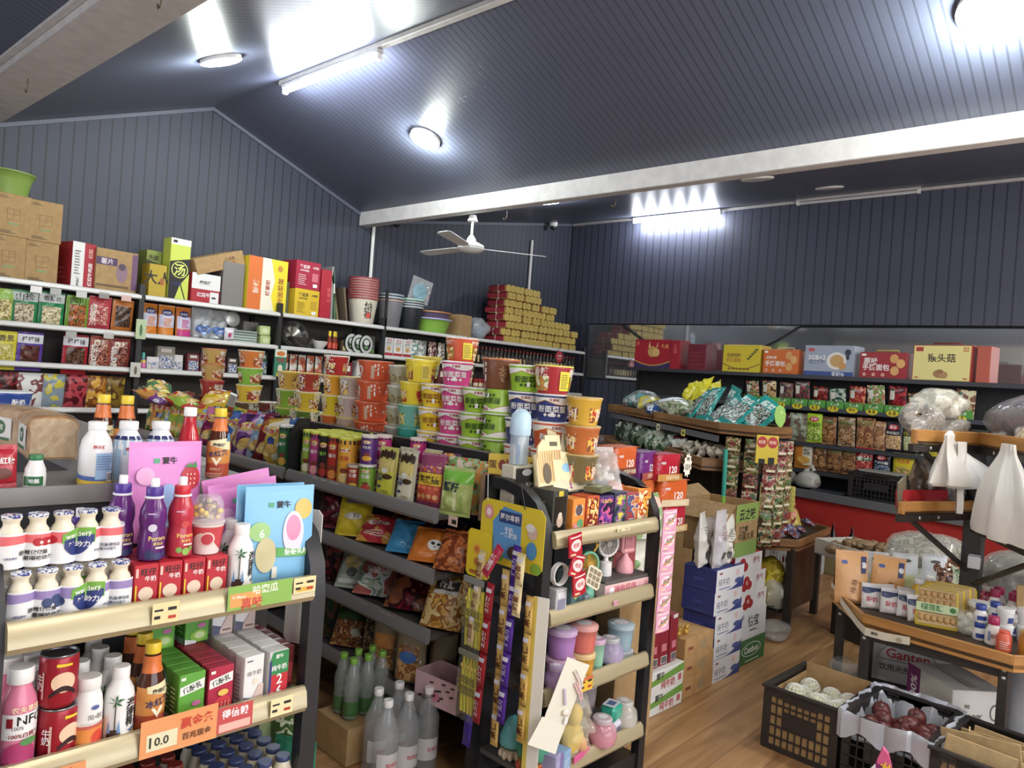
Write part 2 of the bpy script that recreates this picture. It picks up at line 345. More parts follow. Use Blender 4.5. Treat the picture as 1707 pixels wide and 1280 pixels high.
# thin wires made to carry those added fill tubes
for i,(x,y,z,t_) in enumerate(((.2,-.9,2.55,3.4),(.9,.1,2.55,3.19),(3.5,-.7,2.55,3.53),(2.1,-1.6,2.55,3.31),(-1.4,1.2,2.65,3.5),(4.2,-1.8,2.55,3.29),(6.6,-1.4,2.85,3.41))):
    b = MB(); b.tube([(x,y,z),(x,y,t_)],.006,WHITE,6); tag(b.build('lamp_wire'),f'thin wire holding an added, unseen fill tube, {["first", "second", "third", "fourth", "fifth", "sixth", "seventh"][i]} one','wire')
def panel_lamp(x,y,z,slope,lit,label,r=.125):
    t = thing('round_ceiling_lamp',label,'ceiling lamp','round ceiling panel lamps'); t.location = (x,y,z); t.rotation_euler = (0,slope,0)
    b = MB(); b.lathe([(r,.03),(r,.004),(r - .012,0)],WHITE,28,caps=(0,1)); b.build('lamp_rim',t)
    b = MB(); b.lathe([(r - .012,-.001),(.01,-.004)],mat('f4fff2',.4,0,1,16) if lit else mat('d5d7da',.4),28,caps=(0,1)); b.build('lamp_diffuser',t)
sl = atan2(.62,1.556)
panel_lamp(2.164,4.459,3.315,-sl,True,'lit round lamp on the left roof slope beside the ridge tube')
panel_lamp(3.93,4.569,3.365,atan2(.6,1.72),True,'lit round lamp on the right roof slope above the fan')
panel_lamp(3.964,.69,3.353,atan2(.6,1.72),True,'bright round lamp at the top right corner of the ceiling',.15)
panel_lamp(5.35,4.42,3.165,-atan2(.67,3.45),True,'lit round lamp just behind the white roof beam')
panel_lamp(5.62,2.50,3.215,-atan2(.67,3.45),False,'unlit round lamp behind the roof beam, nearer the beam')
panel_lamp(7.182,2.475,3.52,-atan2(.67,3.45),False,'unlit round lamp behind the roof beam, nearer the right wall')
for i,(x,y,z,lab) in enumerate(((5.165,6.36,3.11,'small white dome camera under the left end of the roof beam'),(7.8,6.30,3.60,'small white dome camera in the back right corner'))):
    t = thing('dome_camera',lab,'security camera'); t.location = (x,y,z)
    b = MB(); b.lathe([(.055,.06),(.055,.02),(.045,0)],WHITE); b.build('camera_base',t)
    b = MB(); b.ball(0,0,-.01,.038,.038,.04,mat('2a2a30',.15)); b.build('camera_eye',t)
# ceiling fan
t = thing('ceiling_fan','white three-blade ceiling fan hanging from the roof beam','fan'); t.location = (4.84,4.87,2.66)
b = MB(); b.lathe([(.012,.09),(.012,.30)],WHITE,10); b.lathe([(.05,.27),(.03,.325)],WHITE,16); b.lathe([(.03,.07),(.045,.1),(.02,.14)],WHITE,16); b.build('down_rod',t)
b = MB(); b.lathe([(.02,-.02),(.095,-.01),(.125,.015),(.12,.05),(.05,.085)],WHITE,28); b.lathe([(.127,.022),(.127,.03)],GREY,28,caps=(0,0)); b.build('motor_housing',t)
for a in (86,206,326):
    M4 = Matrix.Rotation(R(a),4,'Z') @ Matrix.Rotation(R(9),4,'X')
    b = MB(); b.slab([(.1,-.02),(.2,-.055),(.68,-.065),(.72,-.04),(.72,.04),(.68,.06),(.2,.05),(.1,.02)],.022,.028,mat('dedede',.45),M4); b.build('fan_blade',t)
# hooks under the beams
for x,y,z,lab in ((1.32,5.1,3.055,'small metal hook under the left roof beam, farther one'),(1.32,3.3,3.055,'small metal hook under the left roof beam, nearer one'),(4.84,3.3,2.985,'small metal hook under the right roof beam, nearer one'),(4.84,4.45,2.985,'small metal hook under the right roof beam beside the fan')):
    b = MB(); b.tube([(0,0,0),(0,0,-.05),(.0,.012,-.07),(0,.03,-.075),(0,.04,-.055)],.004,mat('6a5a48',.5,.6)); tag(b.build('ceiling_hook'),lab,'hook').location = (x,y,z)

# ================================================================ shop fittings
def rail(L,mt,h=.052):   # price rail along u from 0 to L, face tilted to the shopper
    b = MB(); b.grid(lambda a,c: (a * L,*[(.012,-.030),(-.004,-.034),(-.012,-.022),(-.006,.012),(.004,.022),(.014,.022)][int(round(c * 5))]),1,5,mt,False)
    b.add([(0,.012,-.03),(0,-.004,-.034),(0,-.012,-.022),(0,-.006,.012),(0,.004,.022),(0,.014,.022),(L,.012,-.03),(L,-.004,-.034),(L,-.012,-.022),(L,-.006,.012),(L,.004,.022),(L,.014,.022)],[(0,1,2,3,4,5),(6,7,8,9,10,11)],mt)
    return b
def price_tag(par,x,w,h,cols,txt=None,z=0,name='price_tag'):
    b = MB(); f = (lambda a,c,o: (x + a,-.0215 - o,c + z),1)
    b.rect(f,-w / 2,w / 2,-h / 2,h / 2,mat(cols[0],.5))
    for i in range(2,len(cols),5):
        b.rect(f,*[v for v in cols[i:i + 4]],mat(cols[i + 4],.5))
    if txt:
        for s_,cx,cz,tw,c in txt: b.text(f,s_,cx,cz,mat(c,.5),w=tw)
    else:
        b.rect(f,-w * .42,-w * .1,h * .1,h * .2,INK); b.rect(f,w * .08,w * .4,h * .1,h * .25,INK); b.rect(f,-w * .42,-w * .2,-h * .25,-h * .1,INK); b.rect(f,w * .1,w * .38,-h * .3,-h * .15,mat('c03020'))
    return b.build(name,par)
def end_rack(u0,v0,label,railm,W_=.645,D=.27,zs=(.985,.725,.46,.185)):
    t = thing('end_rack',label,'display rack'); put(t,G,u0,v0,0)
    for x in (0,W_):
        b = MB(); s_ = 1 if x == 0 else -1; w2 = .020
        path = [(0.0,0),(0.0,.95),(.012,1.03),(.05,1.095),(.11,1.135),(.2,1.155),(.30,1.155)]
        ins = [(.036,0),(.036,.94),(.046,1.01),(.075,1.062),(.125,1.098),(.2,1.117),(.30,1.117)]
        P = path + ins[::-1]; n = len(P); vv = [(x - w2,y,z) for y,z in P] + [(x + w2,y,z) for y,z in P]
        fs = [(i,i + 1,i + 1 + n,i + n) for i in range(n - 1)] + [(n - 1,0,n,2 * n - 1)]
        fs += [(i,i + 1,n - 2 - i,n - 1 - i) for i in range(len(path) - 1)] + [(n + i,n + i + 1,2 * n - 2 - i,2 * n - 1 - i) for i in range(len(path) - 1)]
        b.add(vv,fs,BLK); b.box(x - w2,x + w2,.27,.30,0,1.155,BLK)
        b.build('side_frame',t)
    sh = []
    for z in zs:
        b = MB(); b.box(.02,W_ - .02,.006,D,z - .018,z,SHELF); o = b.build('shelf',t); sh.append(o)
        r = rail(W_ - .04,railm); r.v = [(x + .02,y - .006,zz + z + .0) for x,y,zz in r.v]; r.build('price_rail',o)
    b = MB(); b.box(.02,W_ - .02,D + .002,D + .018,.05,1.115,mat('232227',.6)); b.build('back_panel',t)
    b = MB(); b.box(.02,W_ - .02,.01,D,0,.08,BLK); b.build('base_plinth',t)
    return t,sh
rack1,sh1 = end_rack(-.645,0,'drinks rack with black bent-tube sides at the left front',RAILC)
rack2,sh2 = end_rack(.889,.057,'toy and candy rack with black bent-tube sides at centre front',RAILC)
# price tags and promotion strips on the left rack
price_tag(sh1[0],.285,.052,.042,['ecd99a'],z=.985)
price_tag(sh1[0],.487,.15,.052,['86b84a',0,-.07,.0,-.02,.01,'e8a050'],[('哈密瓜',.01,.012,.06,'f4f8e0'),('H Meco',-.05,.002,.03,'f4f8e0'),('真味',-.02,-.014,.05,'d84a3a')],z=.99)
price_tag(sh1[0],.594,.056,.036,['ecd99a',0,-.02,.02,-.014,-.004,'e0b040'],z=.995)
price_tag(sh1[1],.33,.155,.075,['ee9a5a',0,-.065,-.005,-.026,.008,'e8e2b8'],[('1',-.058,-.009,.004,'2a2a20'),('0.0',-.036,-.009,.028,'2a2a20'),('赢金条',.035,.014,.07,'d8402c'),('百兆现金',.035,-.014,.06,'6a3a20')],z=.735)
price_tag(sh1[1],.447,.08,.055,['d04848',0,-.035,.035,-.025,-.008,'f0b8a8'],[('得信赖',0,.012,.06,'ffffff')],z=.73)
price_tag(sh1[1],.557,.055,.04,['efe2a8'],z=.725)
price_tag(sh1[1],.12,.075,.03,['ee9a5a'],[('特价',0,0,.04,'c83020')],z=.715)
price_tag(sh2[0],.385,.075,.012,['eadfae'],z=.985); price_tag(sh2[1],.37,.03,.018,['e8a8b8'],z=.72)
price_tag(sh2[2],.23,.07,.05,['f0c030',0,-.035,.035,.012,.025,'d86a3a'],z=.46)

def gondola(u0,u1,v0,v1,decks,label,railm,top=None,spine=None):
    """long shelving; decks: (z, u front edge) on the left face"""
    t = thing('gondola_shelving',label,'shelving unit'); put(t,G,u0,v0,0); L = v1 - v0; Wd = u1 - u0
    for i,(z,uf,ub,v_a,v_b,lip) in enumerate(decks):
        b = MB(); b.box(uf,ub,v_a,v_b,z - .018,z,SHELF); o = b.build('shelf',t)
        if lip:
            r = rail(v_b - v_a,railm); r.v = [(uf + y - .012,v_b - x,zz + z + .004) for x,y,zz in r.v]; r.build('price_rail',o)
    return t
# middle gondola
g2d = [(.965,0,.36,.30,1.42,1),(.965,0,.36,1.46,3.55,1),(.735,0,.36,.30,1.6,1),(.506,0,.36,.30,1.6,1),(.242,0,.36,.30,1.6,1),(1.135,.25,.74,.10,3.55,0)]
gon2 = gondola(.874,1.614,.30,3.85,g2d,'long middle gondola carrying noodle tubs, chip cans and snack bags',RAILG)
b = MB(); b.box(.36,.38,.02,3.55,.0,1.117,mat('2a282c',.6)); b.build('spine_panel',gon2)
b = MB(); b.box(.25,.262,.10,3.55,1.0,1.195,mat('252428',.55)); b.box(.245,.266,.10,3.55,1.195,1.201,mat('77706a',.4)); b.build('tier_front',gon2)
b = MB(); b.prism([(0,.95),(.10,.95),(.10,1.235),(.045,1.235),(.0,1.16)],1.43,1.45,BLK); b.build('divider',gon2)
b = MB(); b.box(.36,.74,.02,3.55,.0,.12,BLK); b.build('base_plinth',gon2)
for y in (.05,1.44,3.5): 
    b = MB(); b.box(.345,.395,y - .02,y + .02,0,1.13,BLK); b.build('upright',gon2)
o = gon2.children[0]
for v,w in ((1.46,.05),(1.39,.045),(1.30,.075)): 
    b = MB(); b.box(-.0165,-.0152,v - w / 2 - .30,v + w / 2 - .30,.955 - .0,.985 + .0,WHITE); b.build('price_tag',o)
for z,v,w in ((.965,.50,.05),(.506,1.02,.06),(.506,.87,.08)):
    b = MB(); b.box(-.0165,-.0152,v - w / 2 - .3,v + w / 2 - .3,z - .018,z + .02,mat('d9b8a4')); b.box(-.0172,-.0168,v - .4 * w - .3,v + .1 * w - .3,z - .01,z + .006,INK); b.build('price_tag',gon2.children[0 if z > .9 else 3])
# left gondola
gon1 = thing('gondola_shelving','left gondola behind the drinks rack, bread and bottles on its top','shelving unit'); put(gon1,G,-.645,.30,0)
b = MB(); b.box(0,.645,0,.30,1.165,1.185,mat('6a6866',.5)); b.box(0,.645,-.004,.004,1.155,1.197,mat('8e8a86',.4,.4)); b.build('top_tray',gon1)
b = MB(); b.box(0,.645,.0,.02,1.0,1.155,mat('1d1d22',.6)); b.build('end_panel',gon1)
b = MB(); b.box(.30,.645,.30,2.3,1.165,1.20,mat('8f8b88',.4,.3)); b.build('upper_deck',gon1)
b = MB(); b.box(.30,.32,.30,2.3,0,1.165,mat('3a3838',.6)); b.build('spine_panel',gon1)
b = MB(); b.box(0,.30,.30,2.3,.98,1.0,SHELF); b.build('shelf',gon1)
b = MB(); b.box(.0,.645,.05,2.3,0,.10,BLK); b.build('base_plinth',gon1)

# back wall shelving: five bays
BAYX = [1.25,2.35,3.53,4.69,5.87,8.12]
bays = []
SH3 = (1.37,1.64,1.93)
for i in range(5):
    x0,x1 = BAYX[i],BAYX[i + 1]
    t = thing('wall_shelving',['leftmost bay of the back wall shelving, hung with snack packs','second bay of the back wall shelving, toiletries and tissue bags','third bay of the back wall shelving, bowls and stationery','fourth bay of the back wall shelving, under the bins and basins','rightmost bay of the back wall shelving, under the joss paper'][i],'shelving unit','bays of the back wall shelving')
    put(t,BK,x0,0,0); L = x1 - x0; bays.append(t)
    for z in (.25,.7,1.06) + SH3:
        b = MB(); b.box(.022,L - .002,.0,.48,z - .02,z,mat('6a6560',.5)); o = b.build('shelf',t)
        r = rail(L - .03,RAILW if z > 1 else RAILG); r.v = [(x + .025,y - .012,zz * .7 + z - .005) for x,y,zz in r.v]; r.build('price_rail',o)
    b = MB(); b.box(0,L,.482,.50,0,1.93,mat('4c4540',.7)); b.build('back_panel',t)
    b = MB(); b.box(-.02,.02,-.018,.03,0,2.02 if i < 4 else 1.93,BLK); b.box(-.02,.02,.45,.49,0,1.94,BLK); b.build('upright',t)
    if i == 4: b = MB(); b.box(L - .02,L + .02,-.018,.03,0,2.0,BLK); b.build('upright',t)
    if i == 3: b = MB(); b.box(.0,.025,-.018,.005,1.94,2.3,BLK); b.build('guard_post',t)

# right wall shelving and counter
rs = thing('wall_shelving','black right wall shelving with gift boxes and seasoning packs','shelving unit'); put(rs,S,-3.5,0,0)
for z,d in ((1.745,.26),(1.44,.26),(1.10,.26),(.84,.26)):
    b = MB(); b.box(0,4.3,0,d,z - .025,z,mat('26262b',.5)); o = b.build('shelf',rs)
    b = MB(); b.box(0,4.3,-.008,0,z - .034,z + .004,mat('33343c',.4) if z != 1.44 else mat('4a4d58',.3,.3)); b.build('price_rail',o)
b = MB(); b.box(0,4.3,.262,.28,.0,1.76,mat('222227',.6)); b.build('back_panel',rs)
for x in (0,1.45,2.9,4.28): 
    b = MB(); b.box(x - .02,x + .02,.235,.262,0,1.74,BLK); b.build('upright',rs)
ct = thing('steel_counter','counter with grey steel edge and red front below the right wall shelving','counter'); put(ct,S,-1.75,-.30,0)
b = MB(); b.box(0,2.6,0,.52,.66,.685,mat('3f4144',.25,.5),.003); b.build('worktop',ct)
b = MB(); b.box(0,2.6,-.03,.0,.615,.69,mat('9a9ca0',.35,.7),.004); b.build('edge_strip',ct)
b = MB(); b.box(0,2.6,.02,.05,0,.655,mat('a8201c',.45)); b.build('front_panel',ct)
# the clear rope / wires of the mirror strip
for y0,y1,lab in ((5.45,4.75,'thin black cable drooping along the mirror, left one'),(3.1,3.75,'thin black cable slanting along the mirror, right one')):
    b = MB(); b.tube([(8.36,y0,2.33),(8.355,(y0 * .6 + y1 * .4),2.16),(8.35,(y0 * .3 + y1 * .7),2.06),(8.35,y1,2.0)],.012,BLK,6); tag(b.build('cable'),lab,'cable')
b = MB(); b.tube([(8.36,3.1,2.33),(8.36,0,2.335)],.012,BLK,6); tag(b.build('cable'),'thin black cable running level along the top of the mirror','cable')
# ================================================================ kinds of goods
def carton(name,label,cat,Wd,D,H,col,art=None,c=.0015,group=None,mt=None):
    b = MB(); b.box(-Wd / 2,Wd / 2,-D / 2,D / 2,0,H,mt or mat(col,.5),c)
    if art: art(b,front(D),left(Wd),top(H),Wd,D,H)
    return tag(b.build(name),label,cat,group)
def lines(b,m,x0,x1,z0,z1,n,mt,k=.5,seed=1):   # small print too small to read
    rg = random.Random(seed); h = (z1 - z0) / n
    for i in range(n):
        e = x1 - (x1 - x0) * rg.random() * .35
        b.rect(m,x0,e,z0 + i * h,z0 + (i + k) * h,mt)
def bottle(name,label,cat,prof,body,cap,deco=None,group=None,capn='cap',caps_=(1,1),extra=None):
    """prof: body outline; cap: (r, z0, z1, material)"""
    t = thing(name,label,cat,group)
    b = MB(); b.lathe(prof,body,20,caps=(1,1)); r = interp(prof)
    if deco: deco(b,cyl(r))
    b.build('body',t)
    r_,z0,z1,m = cap; b = MB(); b.lathe([(r_ * .96,z0),(r_,z0 + .002),(r_,z1 - .002),(r_ * .93,z1)],m,20); b.build(capn,t)
    if extra: extra(t)
    return t
def bagshape(Wd,H,D,doy=False,seed=0,wr=.14):
    rg = random.Random(seed); k = [(rg.uniform(8,22) / .2,rg.uniform(0,6),rg.uniform(8,22) / .2,rg.uniform(0,6)) for _ in range(3)]
    def th(x,z):
        a = max(0.,1 - abs(2 * x / Wd) ** 2.6) ** .6; q = 2 * z / H - 1
        e = max(0.,1 - abs(q) ** 3.2) ** .7 if not doy else (max(0.,1 - max(0,q) ** 1.6 * .97) ** .8 * (1 if q > -.9 else max(.25,(q + 1) / .1)))
        return D / 2 * a * e * (1 + wr * sum(sin(p[0] * x + p[1]) * sin(p[2] * z + p[3]) for p in k))
    return th
def bagmesh(b,Wd,H,D,mt,doy=False,seed=0,wr=.14,seal=None,sealm=None,nx=10,nz=12):
    th = bagshape(Wd,H,D,doy,seed,wr)
    for sg in (-1,1):
        def fn(a,c,sg=sg): x = (a - .5) * Wd; z = c * H; return (x,sg * th(x,z) - (.0004 if sg < 0 else 0),z)
        b.grid(fn,nx,nz,mt)
    if seal:   # flat pressed seals at both ends
        for z0,z1 in ((-seal,.002),(H - .002,H + seal)):
            b.box(-Wd / 2,Wd / 2,-.0008,.0008,z0,z1,sealm or mt,0)
    return (lambda x,z,o: (x,-th(x,z) - o * 1.3 - .0013,z),10)
def bag(name,label,cat,Wd,H,D,mt,deco=None,doy=False,seed=0,wr=.14,seal=.01,sealm=None,group=None,lift=True):
    b = MB(); mp = bagmesh(b,Wd,H,D,mt,doy,seed,wr,None if doy else seal,sealm)
    if doy: b.box(-Wd / 2,Wd / 2,-.0008,.0008,H - .002,H + .012,sealm or mt,0)
    if deco: deco(b,mp,Wd,H)
    if not doy and lift: b.v = [(x,y,z + seal) for x,y,z in b.v]
    return tag(b.build(name),label,cat,group)
def sheet(b,w,h,m,t=.0012,r=.01):
    b.prism([(-w / 2 + r,0),(w / 2 - r,0),(w / 2,r),(w / 2,h - r),(w / 2 - r,h),(-w / 2 + r,h),(-w / 2,h - r),(-w / 2,r)],-t / 2,t / 2,m)
def barcode(b,m,x,z,w,h):
    b.rect(m,x,x + w,z,z + h,WHITE); rg = random.Random(5); p = x + w * .08
    while p < x + w * .9: q = w * rg.choice((.03,.05,.08)); b.rect(m,p,p + q,z + h * .12,z + h * .9,INK); p += q + w * rg.choice((.03,.05))
OBJ = {}
def many(proto,F,spots,lab,cat,grp,start=0):
    return series(proto,spots,lab,cat,grp,F,start)

# ================================================================ left rack, top shelf
Z1,Z2,Z3 = .9855,.7255,.4605
# lactic drink five-packs
def five_pack(label,band,fruit):
    t = thing('drink_multipack',label,'drink pack','shrink-wrapped five-packs of lactic drink'); p = .0425; fo = pr('c8ccd8','3c4c94','e8eaf0',s=140,rough=.2,bump=.1)
    for i in range(5):
        x = (i - 2) * p
        b = MB(); b.lathe([(.018,0),(.0205,.004),(.0205,.062),(.0185,.070),(.0135,.078),(.0135,.086),(.0165,.090),(.0165,.096)],mat('ebe0c6',.35),18,x); o = b.build('bottle',t)
        b = MB(); b.lathe([(.0172,.0935),(.0176,.097),(.0165,.0985),(.004,.0990)],fo,18,x); b.build('foil_lid',o)
    def sur(x,z,o): d = ((x / p + .5) % 1 - .5) * p; return (x,-sqrt(max(.0212 ** 2 - d * d * .8,.00008)) - o,z)
    mp = (sur,40); b = MB(); X = 2.5 * p
    b.grid(lambda a,c: sur(-X + 2 * X * a,.002 + .064 * c,.0006),60,4,mat('f0efee',.25))
    b.grid(lambda a,c: (lambda q: (q[0],-q[1],q[2]))(sur(-X + 2 * X * a,.002 + .064 * c,.0006)),60,4,mat('f0efee',.25))
    b.band((sur,8),-X,X,lambda a: .044 + .003 * sin(a * 9),lambda a: .062,mat(band,.3),60)
    if fruit == 's':
        for q in (-.045,-.033,-.022): b.ell((sur,6),q,.048,.009,.008,RED)
        for q in (-.04,-.027): b.ell((sur,6),q,.047,.003,.003,mat('f4d8d0'))
    else:
        for q,z in ((-.045,.040),(-.03,.045),(-.024,.037)): b.ell((sur,6),q,z,.009,.009,mat('3a4a78'))
    b.band((sur,8),-.006 + .0,.052,lambda a: .040 - .002 * a,lambda a: .058 + .010 * sin(a * 2.2),mat('6fae3a',.3),16)
    b.band((sur,8),-.002,.050,lambda a: .041 - .026 * sin(pi * min(1,a * .9 + .12)) ,lambda a: .046 + .008 * a,mat('2c3a7c',.3),16)
    m2 = (sur,8); b.text(m2,'werdery',.022,.054,WHITE,w=.045,rot=8); b.text(m2,'味动力',.024,.036,WHITE,w=.036)
    b.text(m2,'肠胃做做操',-.052,.030,INK,w=.046); b.text(m2,'常喝味动力',-.044,.019,INK,w=.046); b.text(m2,'乳酸菌饮品',.08,.030,mat('404860'),w=.034)
    b.text(m2,'0添加蔗糖',-.088,.022,mat('2c3a7c'),w=.022); b.text(m2,'净含量500毫升',.07,.022,mat('606880'),w=.04)
    b.build('sleeve',t)
    return t
put(five_pack('five-pack of lactic drink with red band, on top of the purple pack','ef6a6e','s'),G,-.527,.075,Z1 + .1005,1)
fp = five_pack('five-pack of lactic drink with purple band, front of the rack shelf','9a86c0','b'); put(fp,G,-.513,.045,Z1)
fp2 = dup(fp); tag(fp2,'five-pack of lactic drink behind the purple pack, only foil lids showing','drink pack','shrink-wrapped five-packs of lactic drink'); put(fp2,G,-.522,.098,Z1)
# small red milk cartons
def milkart(b,f,l,tp,w,d,h):
    k = h / .085
    b.text(f,'旺仔',.004,.070 * k,INK,w=.030); b.text(f,'牛奶',.008,.056 * k,WHITE,w=.022); b.rect(f,-.021,-.016,.06 * k,.078 * k,mat('e8c0b0'))
    b.ell(f,.0,.026 * k,.0145,.014,mat('f0d2b4')); b.rect(f,-.021,-.018,.006,.045 * k,YEL); b.ell(f,.012,.01,.006,.004,GRN)
    lines(b,l,-d * .4,d * .4,.01,h * .9,8,mat('e8b8b0'),.4)
c0 = carton('milk_carton','x','milk carton',.047,.036,.085,'c81f2c',milkart)
spots = [(-.380 + .0485 * i,.055 + .0385 * j,Z1,[0,-2,1,2][i]) for j in range(4) for i in range(4)]
rows = ['front row','second row','third row','fourth row']
series(c0,spots,lambda i: f'{ORD[i % 4]} small red milk carton from the left, {rows[i // 4]}, drinks rack','milk carton','small red milk cartons on the drinks rack',G)
ZC = Z1 + .0865
# sports-cap juice bottles
PJ = [(.021,0),(.026,.004),(.0265,.045),(.0235,.062),(.0235,.068),(.0265,.084),(.025,.105),(.018,.122),(.0165,.128)]
def juice(label,body,capm,fr):
    def deco(b,m):
        b.text(m,'Pororo',.003,.048,mat('f0c860',.4),w=.036); b.text(m,'뽀로로',.004,.037,mat('f0c860'),w=.02)
        for x,z,r,c in fr: b.ell(m,x,z,r,r,mat(c,.4))
        b.rect(m,-.018,-.004,.098,.1,mat('d8c8e0')); b.rect(m,-.002,.016,.027,.031,mat('e8d8d0'))
    def ex(t):
        b = MB(); b.lathe([(.0085,.152),(.0085,.168),(.008,.169)],WHITE,14); b.build('spout',t)
        b = MB(); b.lathe([(.017,.1275),(.019,.129),(.019,.132),(.0165,.133)],mat('e8e8ea',.3),18); b.build('neck_ring',t)
    return bottle('juice_bottle',label,'juice bottle',PJ,body,(.0165,.133,.152,capm),deco,'juice bottles with sports caps',extra=ex)
pb = [(-.012,.015,.010,'2c3060'),(.004,.011,.008,'3a3c70'),(.016,.016,.006,'303468'),(-.008,.07,.008,'d8d4e8')]
rb_ = [(-.01,.018,.006,'7cae4a'),(.004,.014,.008,'8aba50'),(.014,.02,.005,'6c9e40'),(.0,.072,.008,'d84a4a')]
o = put(juice('purple juice bottle with purple cap, beside the red one, standing in front',mat('5c1e70',.2),mat('4a2a94',.35),pb),G,-.362,.072,ZC)
put(juice('red juice bottle with red cap standing on the red milk cartons',mat('c0283c',.2),mat('d42030',.35),rb_),G,-.304,.074,ZC)
o2 = dup(o); tag(o2,'purple juice bottle with purple cap, half hidden behind the drink five-pack','juice bottle','juice bottles with sports caps'); put(o2,G,-.405,.13,ZC)
o2 = dup(o); tag(o2,'juice bottle of which only the white spout shows above the five-pack','juice bottle','juice bottles with sports caps'); put(o2,G,-.478,.145,Z1 + .02)
b = MB(); b.box(-.03,.03,-.03,.03,0,.0195,CARD); put(tag(b.build('cardboard_block'),'low cardboard block under the hidden juice bottle behind the five-packs','cardboard'),G,-.478,.15,Z1 + .0003)
# yogurt cup with cereal dome
t = thing('yogurt_cup','yogurt cup with a clear dome of coloured cereal on the red cartons','yogurt cup'); put(t,G,-.243,.078,ZC)
pf = [(.026,0),(.027,.003),(.034,.062),(.036,.066)]; b = MB(); b.lathe(pf,mat('f2e6e0',.3),24); m = cyl(interp(pf))
b.band(m,-.05,.05,lambda a: .028 + .02 * sin(a * 6),lambda a: .06,mat('d04048',.35)); b.ell(m,-.012,.034,.016,.016,mat('e8c0b8')); b.ell(m,-.012,.034,.012,.012,mat('c83844')); b.build('cup',t)
b = MB(); b.lathe([(.036,.067),(.0385,.068),(.0385,.072),(.034,.074),(.034,.08),(.031,.11),(.024,.124),(.004,.126)],film('ffffff',.22),24,caps=(0,0)); b.build('dome_lid',t)
rg = random.Random(3); b0 = None; b = MB()
for i in range(46):
    a = rg.uniform(0,6.3); r = rg.uniform(.0,.027); z = .079 + rg.uniform(0,.038) * (1 - r / .06); c = rg.choice(['e8c020','f0d040','7a3048','5a2840','c8b088','d8b880'])
    b.ball(r * cos(a),r * sin(a),z,.0062,.0062,.0062,mat(c,.5),8)
o = b.build('cereal',t); o['kind'] = 'stuff'
# coconut drink bottles
PC = [(.024,0),(.0275,.004),(.0275,.088),(.025,.102),(.017,.118),(.0155,.124)]
def cocodeco(b,m):
    b.band(m,.0,.05,lambda a: .003,lambda a: .018 + .010 * a,mat('f0c838',.35)); b.band(m,.0,.05,lambda a: .018 + .010 * a,lambda a: .024 + .013 * a,mat('5a78a8',.35))
    b.ell(m,-.018,.018,.014,.013,mat('4a2c20',.5)); b.ell(m,.002,.016,.011,.0105,mat('f4f2ec')); 
    b.text(m,'海\n南\n椰',.012,.062,INK,h=.056); b.text(m,'生\n榨',.024,.08,RED,h=.02)
    b.band(m,-.0175,-.0155,lambda a: .024,lambda a: .086,mat('3a3026'),2)
    for a in range(6): 
        q = a * 60 + 15; b.pol(m,[(-.0165,.086),(-.0165 + .007 * cos(R(q + 14)),.088 + .007 * sin(R(q + 14))),(-.0165 + .016 * cos(R(q)),.087 + .013 * sin(R(q))),(-.0165 + .007 * cos(R(q - 14)),.086 + .007 * sin(R(q - 14)))],mat('2a6a3a'))
    for x in (-.026,-.010): b.pol(m,[(x - .003,.026),(x + .003,.026),(x,.052)],mat('6a9ad0'))
cb_ = bottle('coconut_drink_bottle','x','coconut drink',PC,mat('f1efec',.3),(.0165,.124,.148,WHITE),cocodeco)
cl = ['white coconut drink bottle beside the blue bag, drinks rack top shelf','white coconut drink bottle behind the one beside the blue bag','front white coconut drink bottle between grapefruit bottle and iced tea, lower shelf'] + [f'white coconut drink bottle, {w} behind the front one, lower shelf' for w in ('first','second','third')] + [f'white coconut drink bottle in the column left of the palm column, {w}' for w in ('nearest','middle','farthest')]
series(cb_,[(-.176,.05,Z1,8),(-.168,.112,Z1,-25),(-.416,.036,Z2,5),(-.412,.098,Z2,-10),(-.418,.158,Z2,0),(-.414,.218,Z2,20),(-.47,.105,Z2,0),(-.474,.165,Z2,0),(-.472,.225,Z2,0)],lambda i: cl[i],'coconut drink','white coconut drink bottles',G)
# candy bags standing on the right of the shelf
def candybag(label,base,kind_,seed):
    def d(b,m,w,h):
        b.rect(m,-.03,-.017,.83 * h,.88 * h,mat('4aa878')); b.text(m,'蒙牛',.006,.855 * h,INK,w=.034)
        if kind_ == 'b':
            b.ell(m,.055,.80 * h,.022,.024,mat('f0b850',.35)); b.ell(m,.03,.55 * h,.026,.05,mat('f4d8e4',.35)); b.ell(m,.03,.60 * h,.018,.03,mat('e88ab0',.35))
            b.band(m,-.01,.085,lambda a: .30 * h - .004 * a,lambda a: .40 * h - .012 * a,mat('5ab04a',.35)); b.text(m,'酸酸乳糖',.04,.345 * h,WHITE,w=.06)
            b.ell(m,-.05,.58 * h,.024,.022,mat('9ccc78',.35)); b.text(m,'6',-.045,.56 * h,WHITE,w=.012); b.ell(m,-.035,.33 * h,.024,.04,mat('cdbf8a',.35)); b.rect(m,-.02,-.008,.08 * h,.2 * h,mat('e4dccc'))
        else:
            b.ell(m,.055,.66 * h,.024,.028,RED); [b.ell(m,.045 + .009 * (i % 3),(.60 + .05 * (i // 3)) * h,.0018,.0022,mat('f0d8b0')) for i in range(9)]; b.pol(m,[(.04,.78 * h),(.052,.83 * h),(.056,.79 * h),(.066,.84 * h),(.07,.77 * h)],mat('3a8a3a'))
            b.ell(m,-.05,.70 * h,.02,.02,mat('f0a8d8',.35)); b.ell(m,.0,.38 * h,.03,.05,mat('8ca8dc',.35)); b.text(m,'酸酸乳糖',0,.2 * h,WHITE,w=.1)
    return bag('candy_bag',label,'candy bag',.165,.215,.022,mat(base,.3),d,True,seed,.04,group='foil milk candy bags')
